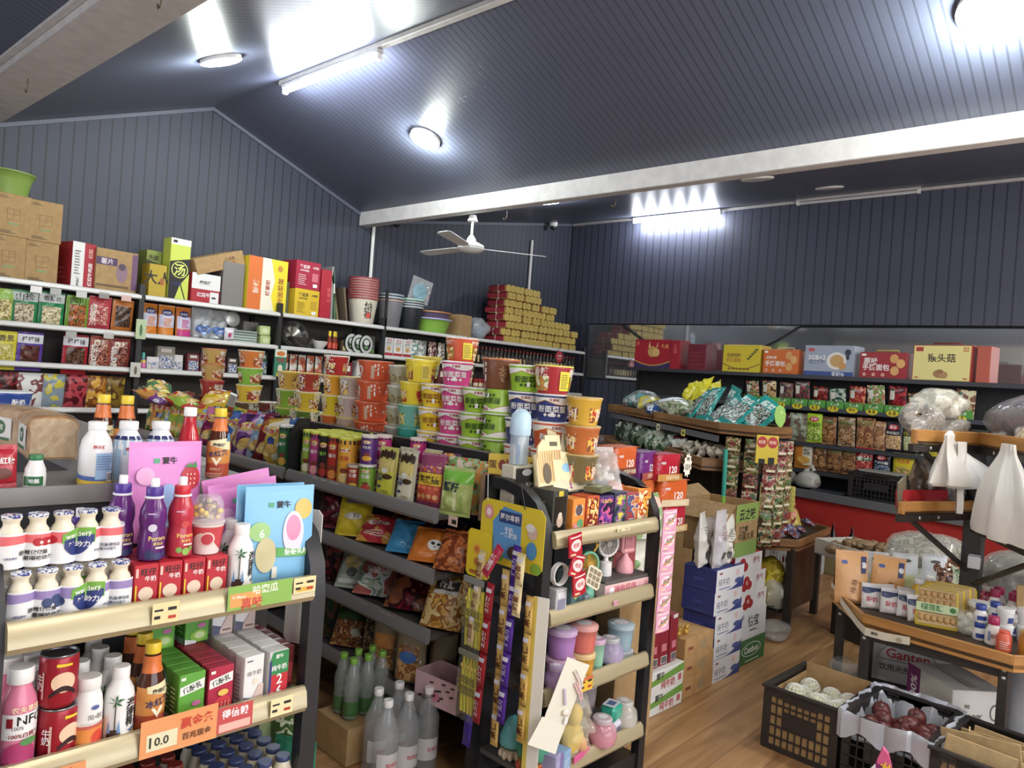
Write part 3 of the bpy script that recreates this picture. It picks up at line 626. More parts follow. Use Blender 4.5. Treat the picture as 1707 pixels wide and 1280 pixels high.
put(candybag('light blue candy bag standing at the right end of the top shelf','7cc0ea','b',1),G,-.083,.05,Z1,-6,-3)
put(candybag('light blue candy bag leaning just behind the front blue one','78bce8','b',2),G,-.088,.085,Z1,-4,-3)
put(candybag('pink candy bag leaning behind the blue bags, nearer one','d878c0','p',3),G,-.098,.145,Z1,-4,-6,-7)
put(candybag('pink candy bag leaning behind the blue bags, farther one','d878c0','p',4),G,-.085,.185,Z1 + .012,-4,-6,-10)
put(candybag('pink candy bag with a strawberry behind the juice bottles','e080cc','p',5),G,-.282,.222,ZC,3,-3)

# ================================================================ left rack, second shelf
PN = [(.025,0),(.029,.004),(.029,.115),(.0275,.128),(.0185,.150),(.0175,.158)]
def nfcdeco(b,m):
    b.band(m,-.04,.04,lambda a: .062,lambda a: .108,mat('f0efee',.3)); b.text(m,'NFC',.008,.096,INK,w=.044); b.text(m,'100%',-.012,.083,mat('808080'),w=.018)
    b.text(m,'100%白桃汁',.0,.069,DRED,w=.05); b.rect(m,-.03,-.02,.085,.102,DRED); b.text(m,'农夫果园',.0,.116,mat('f8e0b8'),w=.045); b.ell(m,-.008,.032,.027,.025,mat('b03068',.35)); b.ell(m,.006,.056,.014,.007,mat('4a8a44')); b.rect(m,.004,.026,.006,.013,DRED)
n0 = bottle('peach_juice_bottle','x','juice bottle',PN,mat('e07898',.25),(.0215,.158,.186,WHITE),nfcdeco)
series(n0,[(-.589,.036,Z2,12),(-.593,.10,Z2,0),(-.59,.165,Z2,0)],lambda i: ['pink peach juice bottle at the left end of the lower drinks shelf','peach juice bottle behind the front peach bottle, white cap showing','peach juice bottle at the back of the peach column'][i],'juice bottle','pink peach juice bottles',G)
def canart(b,m):
    b.ell(m,.003,.05,.021,.019,mat('f0c9a4',.35)); b.band(m,-.02,.026,lambda a: .022 + .012 * sin(a * pi),lambda a: .03 + .014 * sin(a * pi) ,mat('2a0c10'),14); b.band(m,-.01,.016,lambda a: .08,lambda a: .086 - .002 * a,YEL,4); b.rect(m,-.034,-.03,.02,.07,mat('d8b0a0')); b.text(m,'牛\n奶',-.04,.05,WHITE,h=.03)
def can(label,rz):
    t = thing('milk_can',label,'drink can','red milk cans'); P = [(.027,0),(.031,.006),(.033,.010),(.033,.091),(.031,.096)]
    b = MB(); b.lathe(P,mat('a81426',.28,.2),24,caps=(1,0)); canart(b,cyl(interp(P))); b.build('can_body',t)
    b = MB(); b.lathe([(.0312,.0955),(.0325,.098),(.0315,.0995),(.030,.098),(.029,.094),(.002,.094)],mat('8a8a8e',.3,.8),24,caps=(0,1)); b.build('can_end',t)
    return t
put(can('red milk can at the bottom of the stack of two',30),G,-.523,.038,Z2,22); put(can('red milk can on top of the stack of two',0),G,-.527,.038,Z2 + .1005,-4)
PG = [(.023,0),(.0265,.003),(.0265,.085),(.024,.104),(.0205,.114),(.0195,.118)]
def gfdeco(b,m):
    b.band(m,-.04,.04,lambda a: .004,lambda a: .047 + .003 * a,mat('ee8a3a',.3)); b.ell(m,.012,.026,.015,.018,mat('e8583c',.35)); b.ell(m,.012,.026,.012,.015,mat('e0402c',.35)); b.band(m,-.04,.04,lambda a: .047 + .003 * a,lambda a: .053 + .003 * a,mat('d05848'))
    b.text(m,'简•醇',.004,.070,mat('6a6058'),w=.026,bold=False); b.ell(m,.003,.088,.007,.004,mat('4a5a9a'))
    for z in (.1,): b.rect(m,-.02,.02,.058,.059,mat('b8b0a8'))
g0 = bottle('grapefruit_yogurt_bottle','x','yogurt drink',PG,mat('efece8',.3),(.0215,.118,.142,mat('ece9e4',.4)),gfdeco)
series(g0,[(-.474,.034,Z2,6),(-.528,.1,Z2,0),(-.53,.16,Z2,0),(-.532,.22,Z2,0)],lambda i: ['white grapefruit yogurt drink bottle in front, beside the red cans','white yogurt drink bottle right behind the red cans','white yogurt drink bottle, second behind the red cans','white yogurt drink bottle, third behind the red cans'][i],'yogurt drink','white yogurt drink bottles',G)
# iced tea
PT = [(.023,0),(.0285,.005),(.0275,.03),(.0285,.06),(.0285,.085),(.024,.11),(.016,.138),(.0145,.16)]
def teadeco(b,m):
    b.band(m,-.05,.05,lambda a: .004,lambda a: .042,mat('b8472c',.3)); b.rect(m,-.045,.045,.042,.098,mat('d88a3c',.3)); b.band(m,-.02,.035,lambda a: .088 - .012 * a,lambda a: .100 + .01 * a,mat('e8dca8')); b.band(m,-.03,.03,lambda a: .125,lambda a: .158,mat('e0702c',.3))
    b.text(m,'冰红茶',.002,.068,mat('223060',.4),w=.050,rot=8); b.text(m,'康师傅',.004,.09,INK,w=.03); b.pol(m,[(-.012,.056),(.012,.058),(.0,.036)],mat('f4e8c8')); b.text(m,'柠檬口味',0,.027,mat('f0c8a8'),w=.03)
    b.band(m,.022,.034,lambda a: .1,lambda a: .12,mat('4a80b8'))
    lines(b,m,-.03,.03,.006,.02,3,mat('e0a890'))
te = bottle('iced_tea_bottle','x','iced tea',PT,mat('4a1c0c',.12),(.0155,.162,.184,mat('ecc822',.35)),teadeco)
tl = ['iced tea bottle with yellow cap in front on the lower drinks shelf','iced tea bottle with yellow cap just behind the front one','iced tea bottle at the back of the iced tea column','iced tea bottle standing right on the gondola top beside the red bottle','iced tea bottle behind the white bottles on the gondola top, left one','iced tea bottle behind the white bottles on the gondola top, right one']
ZT = 1.1855
series(te,[(-.357,.036,Z2,10),(-.352,.098,Z2,0),(-.352,.165,Z2,15),(-.098,.37,ZT,-30),(-.322,.56,ZT + .0155,0),(-.272,.54,ZT + .0155,0)],lambda i: tl[i],'iced tea','iced tea bottles with yellow caps',G)
# slim milk boxes in columns
def ysr(green):
    c1,c2 = ('5aa832','3c8a28') if green else ('b81c3c','8a1430')
    def art(b,f,l,tp,w,d,h):
        b.band(f,-w * .46,w * .46,lambda a: .58 * h + .08 * h * a,lambda a: .76 * h + .10 * h * a,mat('f0f4ea')); b.text(f,'优酸乳',0,.715 * h,INK,w=w * .72,rot=12)
        if green: b.ell(f,.004,.16 * h,.020,.014,mat('8cc63a')); b.ell(f,.006,.17 * h,.012,.008,mat('d4e8a0')); b.ell(f,.01,.38 * h,.010,.006,mat('c86aa0')); b.band(f,-w / 2,-.002,lambda a: 0,lambda a: .12 * h - .06 * h * a,mat('e8ece8'))
        else: b.ell(f,.006,.22 * h,.02,.018,mat('d83040')); [b.ell(f,-.006 + .008 * (i % 4),(.14 + .06 * (i // 4)) * h,.0013,.0018,mat('f0c8a0')) for i in range(12)]; b.band(f,-w / 2,w / 2,lambda a: 0,lambda a: .10 * h * (1 - a),mat('f0e4e4')); b.ell(f,.004,.47 * h,.012,.007,mat('f0c050'))
        b.rect(f,-w * .46,-w * .28,.90 * h,.96 * h,mat('e8f0e0')); b.rect(l,-d / 2,d / 2,0,.14 * h,mat('c0c4c8')); lines(b,l,-d * .4,d * .4,.25 * h,.8 * h,6,mat('d0e4c0' if green else 'e0a8b0'),.35)
        b.rect(tp,-w * .4,w * .4,-.001,.001,mat(c2))
    return carton('drink_carton','x','drink carton',.057,.0325,.105,c1,art)
def purem(b,f,l,tp,w,d,h):
    b.text(f,'纯牛奶',.0,.66 * h,mat('6a6058'),w=w * .72,bold=False); b.rect(f,-w * .4,-w * .1,.9 * h,.93 * h,mat('6a6870')); b.ell(f,.004,.48 * h,.007,.007,mat('ecdcc0'))
    b.band(f,-w / 2,w / 2,lambda a: 0,lambda a: h * (.22 - .14 * a + .2 * max(0,a - .5)),mat('5a5a78')); b.band(f,-w * .12,w / 2,lambda a: 0,lambda a: h * (.10 + .30 * min(1,a * 1.6)),mat('dcc0b4')); b.rect(f,.0,w * .42,.06 * h,.10 * h,mat('7a6a60')); lines(b,l,-d * .3,d * .3,.15 * h,.7 * h,7,mat('9a948c'),.4)
def worldm(b,f,l,tp,w,d,h):
    b.rect(f,-w / 2,w / 2,0,.52 * h,mat('d02430')); b.pol(f,[(-w / 2,.52 * h),(w / 2,.52 * h),(w / 2,h * .99),(-w * .34,h * .99),(-w / 2,.8 * h)],mat('2c8a4a')); b.rect(f,-w / 2,-w * .38,.2 * h,.82 * h,mat('2c3a78'))
    b.text(f,'蒙牛',0,.89 * h,WHITE,w=w * .4); b.text(f,'纯牛奶',.0,.66 * h,WHITE,w=w * .8); b.text(f,'2\n6',.002,.30 * h,WHITE,h=.46 * h); b.ell(f,-w * .33,.14 * h,.006,.006,mat('f0b0b0')); b.rect(f,-.004,.01,.02 * h,.05 * h,mat('f0c0c0'))
pos = ['front','second','third','fourth','fifth','sixth','seventh']
gc = ysr(True); series(gc,[(-.279,.035 + .0335 * i,Z2,[4,2,0,-1,0,1,0][i]) for i in range(7)] + [(-.283,.20,Z2 + .106,2),(-.283,.236,Z2 + .106,0),(-.205,.198,Z2 + .106,3),(-.205,.234,Z2 + .106,0)],lambda i: f'green apple drink carton, {pos[i]} in the green column' if i < 7 else f'green apple drink carton lying on top at the back, {["left front", "left rear", "right front", "right rear"][i - 7]}','drink carton','green apple drink cartons',G)
rc = ysr(False); series(rc,[(-.216,.035 + .0335 * i,Z2,[3,1,0,0,1,0,0][i]) for i in range(7)],lambda i: f'red strawberry drink carton, {pos[i]} in the red column','drink carton','red strawberry drink cartons',G)
wm = carton('pure_milk_carton','x','milk carton',.050,.036,.112,'ece9e6',purem)
series(wm,[(-.142,.036 + .037 * i,Z2,[8,2,0,0,1][i]) for i in range(5)] + [(-.082,.076 + .037 * i,Z2,[2,0,-1,0][i]) for i in range(4)] + [(-.142,.225,Z2 + .001,2),(-.082,.235,Z2 + .001,2),(-.142,.205,Z2 + .1135,2),(-.084,.205,Z2 + .1135,0)],lambda i: (f'white pure milk carton, {pos[i]} in the left white column' if i < 5 else f'white pure milk carton, {pos[i - 5]} behind the tricolour carton' if i < 9 else ['white pure milk carton at the rear end of the left white column','white pure milk carton at the rear end of the right white column','white pure milk carton on the second layer, left one','white pure milk carton on the second layer, right one'][i - 9]),'milk carton','white pure milk cartons',G)
put(carton('pure_milk_carton','red, green and blue milk carton with big white digits','milk carton',.050,.036,.112,'d8d6d4',worldm),G,-.082,.035,Z2,6)
db = carton('nut_drink_carton','x','drink carton',.036,.036,.098,'6a1a20',lambda b,f,l,tp,w,d,h: (b.rect(f,-w * .4,w * .4,.1 * h,.6 * h,mat('a83038')),b.rect(tp,-w * .3,w * .3,-.004,.004,mat('c8beb4'))))
series(db,[(-.034,.08 + .038 * i,Z2,2) for i in range(5)],lambda i: f'dark red drink carton at the shelf right end, {pos[i]} in depth','drink carton','dark red drink cartons',G)
# ================================================================ left rack, third shelf
PY = [(.018,0),(.0205,.004),(.0205,.075),(.018,.085),(.0185,.092),(.0155,.103),(.0155,.112)]
def ylab(c): return lambda b,m: (b.band(m,-.05,.05,lambda a: .01,lambda a: .06,mat(c,.3)),b.text(m,'酸奶',0,.04,WHITE,w=.03))
rl = bottle('yogurt_bottle','x','yogurt bottle',PY,mat('efece6',.3),(.0165,.112,.124,mat('8a2418',.35)),ylab('c84040'))
series(rl,[(-.255 - .044 * i,.04 + .045 * j,Z3,0) for j in range(4) for i in range(4)],lambda i: f'small yogurt bottle, red-brown lid, {ORD[i % 4]} from the right, {rows[i // 4]}','yogurt bottle','small yogurt bottles with red-brown lids',G)
bl = bottle('yogurt_jar','x','yogurt jar',[(.019,0),(.022,.004),(.022,.07),(.0225,.08),(.017,.098),(.0155,.104)],mat('d8cdb4',.2),(.0175,.103,.114,mat('2c3a68',.35)),ylab('5a8a3a'))
series(bl,[(-.040 - .0465 * i,.04 + .047 * j,Z3,0) for j in range(5) for i in range(4)],lambda i: f'cream yogurt jar with navy lid, {ORD[i % 4]} from the right, {(rows + ["rearmost row"])[i // 4]}','yogurt jar','cream yogurt jars with navy lids',G)

# ================================================================ left gondola top
PB = [(.031,0),(.0345,.005),(.0345,.085),(.030,.107),(.0195,.124),(.018,.128)]
def wb(b,m):
    b.band(m,-.1,.1,lambda a: .003,lambda a: .026 - .012 * sin(a * pi),mat('e8c030',.3),30); b.band(m,-.1,.1,lambda a: .026 - .012 * sin(a * pi),lambda a: .036 - .012 * sin(a * pi),mat('4a6ab0',.3),30); b.rect(m,-.012,.03,.018,.078,mat('9cc0e4',.3)); b.text(m,'养乐健',-.006,.092,RED,w=.026); b.rect(m,.012,.026,.012,.034,WHITE); lines(b,m,-.01,.028,.04,.075,6,mat('7090b8'),.4)
    for i in range(6): b.rect(m,.0135 + i * .002,.0145 + i * .002,.015,.032,INK)
def bb(b,m):
    b.band(m,-.1,.1,lambda a: .01,lambda a: .105,mat('a8cce8',.3)); b.band(m,-.1,.1,lambda a: .105,lambda a: .114,mat('28306a',.3)); b.text(m,'养乐健',-.002,.084,RED,w=.026); b.rect(m,-.02,.02,.02,.07,mat('e8f0f8',.3))
put(bottle('yogurt_drink_bottle','white yogurt drink bottle with barcode, front left on the gondola top','yogurt drink',PB,mat('f0efec',.3),(.0195,.128,.148,WHITE),wb,'large yogurt drink bottles'),G,-.395,.352,ZT,6)
o = put(bottle('yogurt_drink_bottle','pale blue yogurt drink bottle behind the purple juice bottles','yogurt drink',PB,mat('e8eef4',.3),(.021,.128,.148,WHITE),bb,'large yogurt drink bottles'),G,-.322,.368,ZT)
o2 = dup(o); tag(o2,'pale blue yogurt drink bottle left of the red soda bottle','yogurt drink','large yogurt drink bottles'); put(o2,G,-.246,.372,ZT)
put(bottle('soda_bottle','red soda bottle with white cap beside the iced tea on the gondola top','soda',PT,mat('c01828',.12),(.0155,.162,.184,WHITE),lambda b,m: b.rect(m,-.03,.03,.03,.08,mat('d83848',.3))),G,-.175,.375,ZT - .0)
put(bottle('yogurt_drink_bottle','little white bottle with green cap on the left of the gondola top','yogurt drink',[(.019,0),(.0215,.004),(.0215,.03),(.020,.036),(.0205,.042),(.014,.058),(.0135,.062)],mat('f0eeea',.3),(.0145,.062,.074,mat('2c7a44',.35)),lambda b,m: (b.band(m,-.03,.012,lambda a: .008,lambda a: .028,mat('2a6a3a',.3)),b.text(m,'哈酪',-.006,.018,WHITE,w=.02))),G,-.514,.352,ZT)
put(bag('snack_packet','small red snack packet at the left edge of the gondola top','snack bag',.06,.075,.02,foil('b81c2c'),lambda b,m,w,h: (b.text(m,'冰红糖',.002,.05,WHITE,w=.045),b.ell(m,0,.022,.018,.012,mat('6a3020')))),G,-.575,.36,ZT,5,-8)
# wrapped bread loaves
def loaf(label):
    t = thing('bread_loaf',label,'bread','wrapped bread loaves'); rg = random.Random(4)
    P = [(-.052,0),(.052,0),(.056,.012),(.054,.07),(.060,.088),(.050,.105),(.022,.113),(-.022,.113),(-.050,.105),(-.060,.088),(-.054,.07),(-.056,.012)]
    b = MB(); b.prism(P,-.09,.09,speck('b07c48','c89a62',30,.8)); b.prism([(x * .93,.004 + z * .93) for x,z in P],-.0915,-.0905,speck('d8b888','c8a070',60,.8)); b.build('bread',t)
    b = MB(); n = 24
    def fn(a,c): 
        i = a * len(P); j = int(i) % len(P); k = (j + 1) % len(P); q = i - int(i); x = P[j][0] * (1 - q) + P[k][0] * q; z = P[j][1] * (1 - q) + P[k][1] * q
        w = 1.05 + .02 * sin(a * 40 + c * 9) + .015 * sin(c * 30 + a * 11); return (x * w,-.1 + .2 * c,.0 + (z - .055) * w + .0575)
    b.grid(fn,36,14,film('f0e8d8',.24,.08),True,True); b.grid(lambda a,c: (-.056 + .112 * a,-.1 + .006 * sin(a * 23) * sin(c * 17),.006 + .1 * c),12,10,film('f0e8d8',.22,.08)); 
    b.build('wrapper',t)
    b = MB(); b.box(-.0595,-.058,-.06,.06,.02,.085,mat('e8e6e0',.3)); l = left(.119); b.rect(l,-.055,.055,.02,.028,mat('3a6a3c')); b.ell(l,0,.056,.03,.02,mat('3a6a3c')); b.text(l,'吐司',0,.056,WHITE,w=.034); b.build('wrapper_label',t)
    return t
ba = loaf('wrapped bread loaf on the gondola top, nearer one'); put(ba,G,-.385,.80,1.2005,-5)
bb2 = dup(ba); tag(bb2,'wrapped bread loaf on the gondola top, farther one on the left','bread','wrapped bread loaves'); put(bb2,G,-.395,1.03,1.2005,14)
# ================================================================ toy and candy rack (right of the aisle)
Y1,Y2,Y3,Y4 = .9855,.7255,.4605,.1855
def toybox(label,cols,seed,w=.08,h=.125,d=.07,txt=None,edge=None,plain=False):
    def art(b,f,l,tp,W_,D_,H_):
        if not plain: b.rect(f,-w * .44,w * .44,h * .05,h * .93,pr(*cols,s=34,seed=seed,bump=0))
        else: b.rect(f,-w * .3,w * .3,.5 * h,.8 * h,mat('e8d8c8')); b.ell(f,0,.66 * h,.02,.02,mat('5a4a50')); b.ell(f,.01,.25 * h,.018,.015,mat('5aa06a')); b.ell(f,-.018,.16 * h,.012,.012,mat('e8889a'))
        if txt: b.text(f,txt[0],0,h * txt[2],mat(txt[1],.4),w=w * .7)
        b.rect(l,-d * .4,d * .4,h * .2,h * .9,mat(edge or cols[0],.4)); lines(b,f,-w * .3,w * .3,h * .06,h * .2,3,mat('f4ead8'),.4)
    return carton('toy_card_box',label,'toy box',w,d,h,cols[0],art,group='card toy boxes on the toy rack')
tb = [('orange card box, leftmost of the toy card boxes',('ee8a2c','f4b060','e86a80'),1,None,True),('card box with red and orange print, second of the toy row',('c84a20','f0a040','8a2418','f4d080'),2,None,False),('dark purple printed card box, third of the toy row',('3a2466','8a3aa0','d85a90','2a1a40'),3,('斗龙战士','f0d040',.84),False),('card box with yellow title on dark print, fourth of the toy row',('2a2c48','3a6a50','8a4a90','d8d040'),4,('CARD','e8e040',.84),False),('card box with red, blue and white print, fifth of the toy row',('a83a38','3a5a90','d8a890','c87030'),5,None,False),('card box with flame-yellow print, sixth of the toy row',('e88a20','f4d070','d84a20','f8ecc0'),6,None,False),('card box with orange print, rightmost of the toy row',('d86a1c','f0b040','a83018','f4d8a0'),7,None,False)]
for i,(lb,cols,sd,tx,pl) in enumerate(tb):
    o = toybox(lb,cols,sd,[.072,.078,.082,.08,.078,.078,.07][i],[.115,.12,.115,.124,.118,.13,.13][i],.07,tx,None,pl)
    put(o,G,[1.074,1.152,1.235,1.319,1.401,1.453 + .03,1.505 + .01][i] - [0,0,0,0,.002,.006,.02][i] * 1.0 + [0,0,0,0,0,.0,.0][i],.125 if i < 5 else .13,Y1,[3,4,-3,2,-2,1,0][i])
def winbox(b,f,l,tp,w,d,h):
    b.rect(f,-w * .4,w * .4,.06 * h,.85 * h,mat('1c1c18',.1)); b.rect(f,-w * .16,w * .16,.86 * h,.98 * h,mat('d8c030',.3)); b.ell(f,.0,.3 * h,.018,.022,mat('c8a890')); b.ell(f,.0,.42 * h,.012,.012,mat('d8c8b0')); b.text(l,'积\n木',.0,.55 * h,mat('d8c030'),h=.06)
put(carton('toy_display_box','dark toy box with a clear window and yellow label, far left of the toy row','toy box',.085,.10,.150,'3a3a34',winbox),G,.975,.145,Y1,5)
def notebook(b,f,l,tp,w,d,h): b.text(f,'KING THE',0,.35 * h,mat('8a2a28'),w=.10,rot=90); b.text(f,'RUNS',.02,.72 * h,mat('d8d8d8'),w=.05); b.ell(f,0,.93 * h,.03,.012,mat('c8d0dc')); lines(b,f,-.03,.01,.05,.06,2,mat('b0b0b0'))
put(carton('sketch_book','black sketch book with red and white lettering behind the rack handle','notebook',.095,.012,.205,'222226',notebook),G,.965,.30 - .06,Y1 + .0,8,-4)
o = carton('small_toy_box','grey-blue small box with a lilac top behind the rack handle','toy box',.035,.035,.11,'5f7078',lambda b,f,l,tp,w,d,h: (b.rect(f,-w / 2,w / 2,h * .78,h,mat('c8b0c8')),lines(b,f,-.012,.012,.02,.08,5,mat('a8b4b8'),.4))); put(o,G,.948,.185,Y1,15)
# pale blue toothbrush cup
t = thing('toothbrush_case','tall pale blue toothbrush case with a domed cap','toothbrush case'); put(t,G,.952,.22,1.205)
b = MB(); b.lathe([(.030,0),(.034,.002),(.034,.105)],film('cfe4f4',.45,.1),22,caps=(1,0)); b.build('clear_body',t)
b = MB(); b.lathe([(.0365,.105),(.038,.11),(.038,.155),(.033,.178),(.018,.194),(.003,.198)],mat('bcdcf0',.3),24); b.build('cap',t)
for x,c in ((-.014,'3a7ad0'),(.006,'e8f0f8'),(.016,'d0e4f4')): b = MB(); b.tube([(x,-.008,.005),(x * .8,-.004,.1)],.0055,mat(c,.3),8); b.box(x * .8 - .005,x * .8 + .005,-.014,-.006,.07,.1,WHITE); b.build('toothbrush',t)
o = carton('stationery_box','plain pale carton behind the toy boxes carrying the toothbrush case','carton',.12,.06,.2135,'d8d0b8'); put(o,G,.965,.235 + .05,Y1 - .0,0)
bpy.data.objects[t.name].location = (*G.w(.955,.285),Y1 + .2145)
# cream paper animal packs
def cardfig(label,poly,cols,extra=None,t_=.006):
    b = MB(); b.prism(poly,-t_ / 2,t_ / 2,mat(cols[0],.5)); f = front(t_)
    if extra: extra(b,f)
    b.v = [(x * 1.25,y,z * 1.2) for x,y,z in b.v]; return tag(b.build('paper_toy_pack'),label,'paper toy','cream paper toy packs on the toy rack')
def stripes(b,f,x0,x1,z0,z1,n,m): [b.rect(f,x0 + (x1 - x0) * (i + .2) / n,x0 + (x1 - x0) * (i + .7) / n,z0,z1,m) for i in range(n)]
o = cardfig('cream paper bag pack with blue blots and a cut handle, middle of the rack top',[(-.085,0),(.085,0),(.08,.12),(.03,.125),(.03,.175),(-.03,.175),(-.035,.125),(-.08,.115)],['efe2ae'],lambda b,f: (b.ell(f,.045,.075,.018,.014,LBLUE),b.ell(f,-.055,.11,.012,.012,LBLUE),b.ell(f,.0,.03,.014,.011,LBLUE),b.rect(f,-.014,.016,.142,.155,mat('5a4c30')),stripes(b,f,-.03,.028,.10,.13,6,mat('e8b070')),b.ell(f,.06,.035,.007,.007,mat('c89050')),b.ell(f,-.05,.035,.01,.008,mat('e4d49a'))))
put(o,G,1.098,.215,Y1 + .115,-6,-14)
o = cardfig('cream paper pack with green-white stripes, right of the blotted one',[(-.06,0),(.075,0),(.05,.09),(.02,.13),(-.03,.165),(-.05,.12)],['e8e4c0'],lambda b,f: (stripes(b,f,-.045,.045,.01,.085,9,mat('9cc8b4')),b.rect(f,-.035,-.018,.125,.14,mat('a8d4e4')),b.rect(f,-.02,-.005,.1,.108,INK)))
put(o,G,1.232,.235,Y1 + .135,-8,-16)
o = cardfig('cream paper handle pack with orange stripes, left of the toothbrush case',[(-.05,0),(.05,0),(.048,.07),(.03,.115),(0,.135),(-.03,.115),(-.048,.07)],['f0dca8'],lambda b,f: (stripes(b,f,-.044,.044,.01,.10,7,mat('e8b470')),b.ell(f,0,.035,.022,.03,mat('6a5c48'))))
put(o,G,.985,.165,Y1 + .155,12,-12)
o = cardfig('cream striped paper pack behind the blotted one',[(-.03,0),(.03,0),(.032,.1),(.012,.15),(-.02,.16)],['f0deb0'],lambda b,f: stripes(b,f,-.026,.026,.01,.12,5,mat('e8a860')))
put(o,G,1.14,.262,Y1 + .15,-8,-12)
o = cardfig('cream pouch with a purple sprig lying in front of the paper packs',[(-.08,0),(.08,0),(.085,.065),(-.075,.07)],['eee0bc'],lambda b,f: [b.ell(f,.0 + .004 * i,.01 + .011 * i,.006,.005,mat('a85a90')) for i in range(5)])
put(o,G,1.16,.195,Y1 + .122,4,-38)
# crinkled plastic bag of small white toys
t = thing('toy_bag','crinkled clear bag of small white toys lying on the toy boxes','toy bag'); put(t,G,1.335,.165,Y1 + .133,-20,-30)
b = MB(); th = bagmesh(b,.13,.15,.07,film('f4f2f0',.38,.06),False,7,.6,.015); b.build('clear_bag',t)
b = MB(); [b.ball(random.Random(i).uniform(-.04,.04),random.Random(i + 50).uniform(-.01,.015),.025 + random.Random(i + 90).uniform(0,.06),.012,.010,.012,mat('e8e2da',.5),8) for i in range(14)]; o = b.build('small_toy',t); o['kind'] = 'stuff'
o = carton('flat_game_box','flat olive card game box lying on the toy boxes','card game',.11,.07,.018,'6a6c48',lambda b,f,l,tp,w,d,h: (b.rect(tp,-.04,.04,-.025,.02,mat('8a9468')),b.rect(tp,-.02,.03,-.01,.0,mat('c8c8a0')))); put(o,G,1.235,.135,Y1 + .1265,15)
# hanging red candy sachets on the rack's left post
def sachet(b,x,z,w,h,base,rot=0,blob=None):
    f = (lambda a,c,o: (x + a * cos(R(rot)) - c * sin(R(rot)),-.006 * cos(a / w * 3) - .002 - o,z + a * sin(R(rot)) + c * cos(R(rot))),6)
    b.grid(lambda p,q: f[0]((p - .5) * w * (1 - .06 * sin(q * pi)),(q - .5) * h,0),6,6,foil(base)); b.grid(lambda p,q: (lambda v: (v[0],-v[1] * .3,v[2]))(f[0]((p - .5) * w,(q - .5) * h,0)),6,6,foil(base))
    b.ell(f,0,0,w * .36,h * .27,mat(blob or 'f4dcd8',.35)); b.text(f,'旺旺',0,0,RED,w=w * .45); b.rect(f,-w * .4,w * .4,h * .36,h * .42,mat('f4e8e4',.35)); b.rect(f,-w * .4,-w * .1,-h * .42,-h * .34,mat('f0d8b0',.35))
    return b
t = thing('candy_strip','short strip of red candy sachets hanging on the rack post','candy strip'); put(t,G,.985,.018,.83)
for i,(x,z,r) in enumerate(((-.008,.135,8),(.008,.065,-14),(.028,.0,8))): sachet(MB(),x,z,.07,.075,'c01c2c',r).build('sachet',t)
# second shelf
def desk_fan(label,c,style,s=1):
    t = thing('desk_fan',label,'small fan','little desk fans on the toy rack'); m = mat(c,.35)
    b = MB(); b.lathe([(.034,0),(.036,.01),(.03,.04),(.012,.062),(.009,.075)] if style != 'w' else [(.025,0),(.026,.004),(.024,.05),(.01,.055),(.01,.07)],m,22); b.build('fan_base',t)
    if style == 'p':
        b = MB(); b.box(-.036,.036,-.022,.022,.075,.165,m,.012); 
        for i in range(7): b.box(-.0285 + i * .0085,-.0255 + i * .0085,-.0235,-.0215,.095,.155,mat('8a4a50',.5),.0003)
        b.build('fan_head',t)
    else:
        M4 = Matrix.Translation((0,0,.12)) @ Matrix.Rotation(R(90),4,'X'); b = MB(); b.lathe([(.046,-.016),(.05,-.01),(.05,.014),(.046,.018),(.041,.014),(.041,-.012)],m,28,caps=(1,0),T=M4); b.build('fan_head',t)
        b = MB(); g = mat('d8a020',.4) if style == 'g' else mat('a8a4a0',.3,.4)
        for i in range(28 if style == 'g' else 16): a = 2 * pi * i / (28 if style == 'g' else 16); b.tube([(.012 * cos(a),-.0155,.12 + .012 * sin(a)),(.042 * cos(a),-.0155,.12 + .042 * sin(a))],.0012,g,5)
        b.lathe([(.012,.012),(.012,.018)],g,14,T=M4); b.build('fan_grille',t)
        b = MB(); [b.slab([(0,-.003),(.036,-.01),(.036,.01)],.0,.002,mat('b8941c' if style == 'g' else '8c8884',.4),M4 @ Matrix.Rotation(2 * pi * i / 5,4,'Z')) for i in range(5)]; b.build('fan_blades',t)
    if style == 'w':
        for x in (-.012,.022): b = MB(); b.tube([(x,0,.168),(x - .006,0,.182),(x - .002,0,.196)],.005,m,8); b.build('deer_antler',t)
    if style == 'g': b = MB(); b.tube([(.03,0,.165),(.042,0,.18),(.04,0,.196)],.004,mat('e8b020'),6); b.tube([(.042,0,.18),(.052,0,.19)],.003,mat('e8b020'),6); b.build('deer_antler',t)
    return t
put(desk_fan('mint green desk fan with a yellow grille, leftmost of three','7fd8b4','g'),G,1.20,.135,Y2,-12)
put(desk_fan('white desk fan with little horns, middle of three','f0ece8','w'),G,1.335,.15,Y2 + .0585,-14)
put(desk_fan('pink square-headed desk fan, rightmost of three','f0a4ac','p'),G,1.447,.14,Y2 + .0585,-8)
def pinkbox(b,f,l,tp,w,d,h): b.rect(f,-w * .48,w * .48,.2 * h,.85 * h,mat('e8b0b4')); b.text(f,'迷你风扇',-.02,.5 * h,mat('c84a58'),w=.13); b.ell(f,-.1,.5 * h,.014,.014,WHITE); b.ell(f,.11,.5 * h,.013,.013,mat('d88a8a'))
o = MB(); o.box(-.14,.14,-.065,.065,0,.0008,mat('f0d0cc')); o.box(-.14,.14,-.065,-.0635,0,.045,mat('eec4c2')); o.box(-.14,.14,.0635,.065,0,.058,mat('eec4c2')); o.box(-.14,-.1385,-.065,.065,0,.05,mat('eec4c2')); o.box(.1385,.14,-.065,.065,0,.05,mat('eec4c2')); o.box(-.137,.137,-.062,.062,.04,.058,mat('55504e',.6)); pinkbox(o,front(.13),left(.28),top(.06),.28,.13,.045)
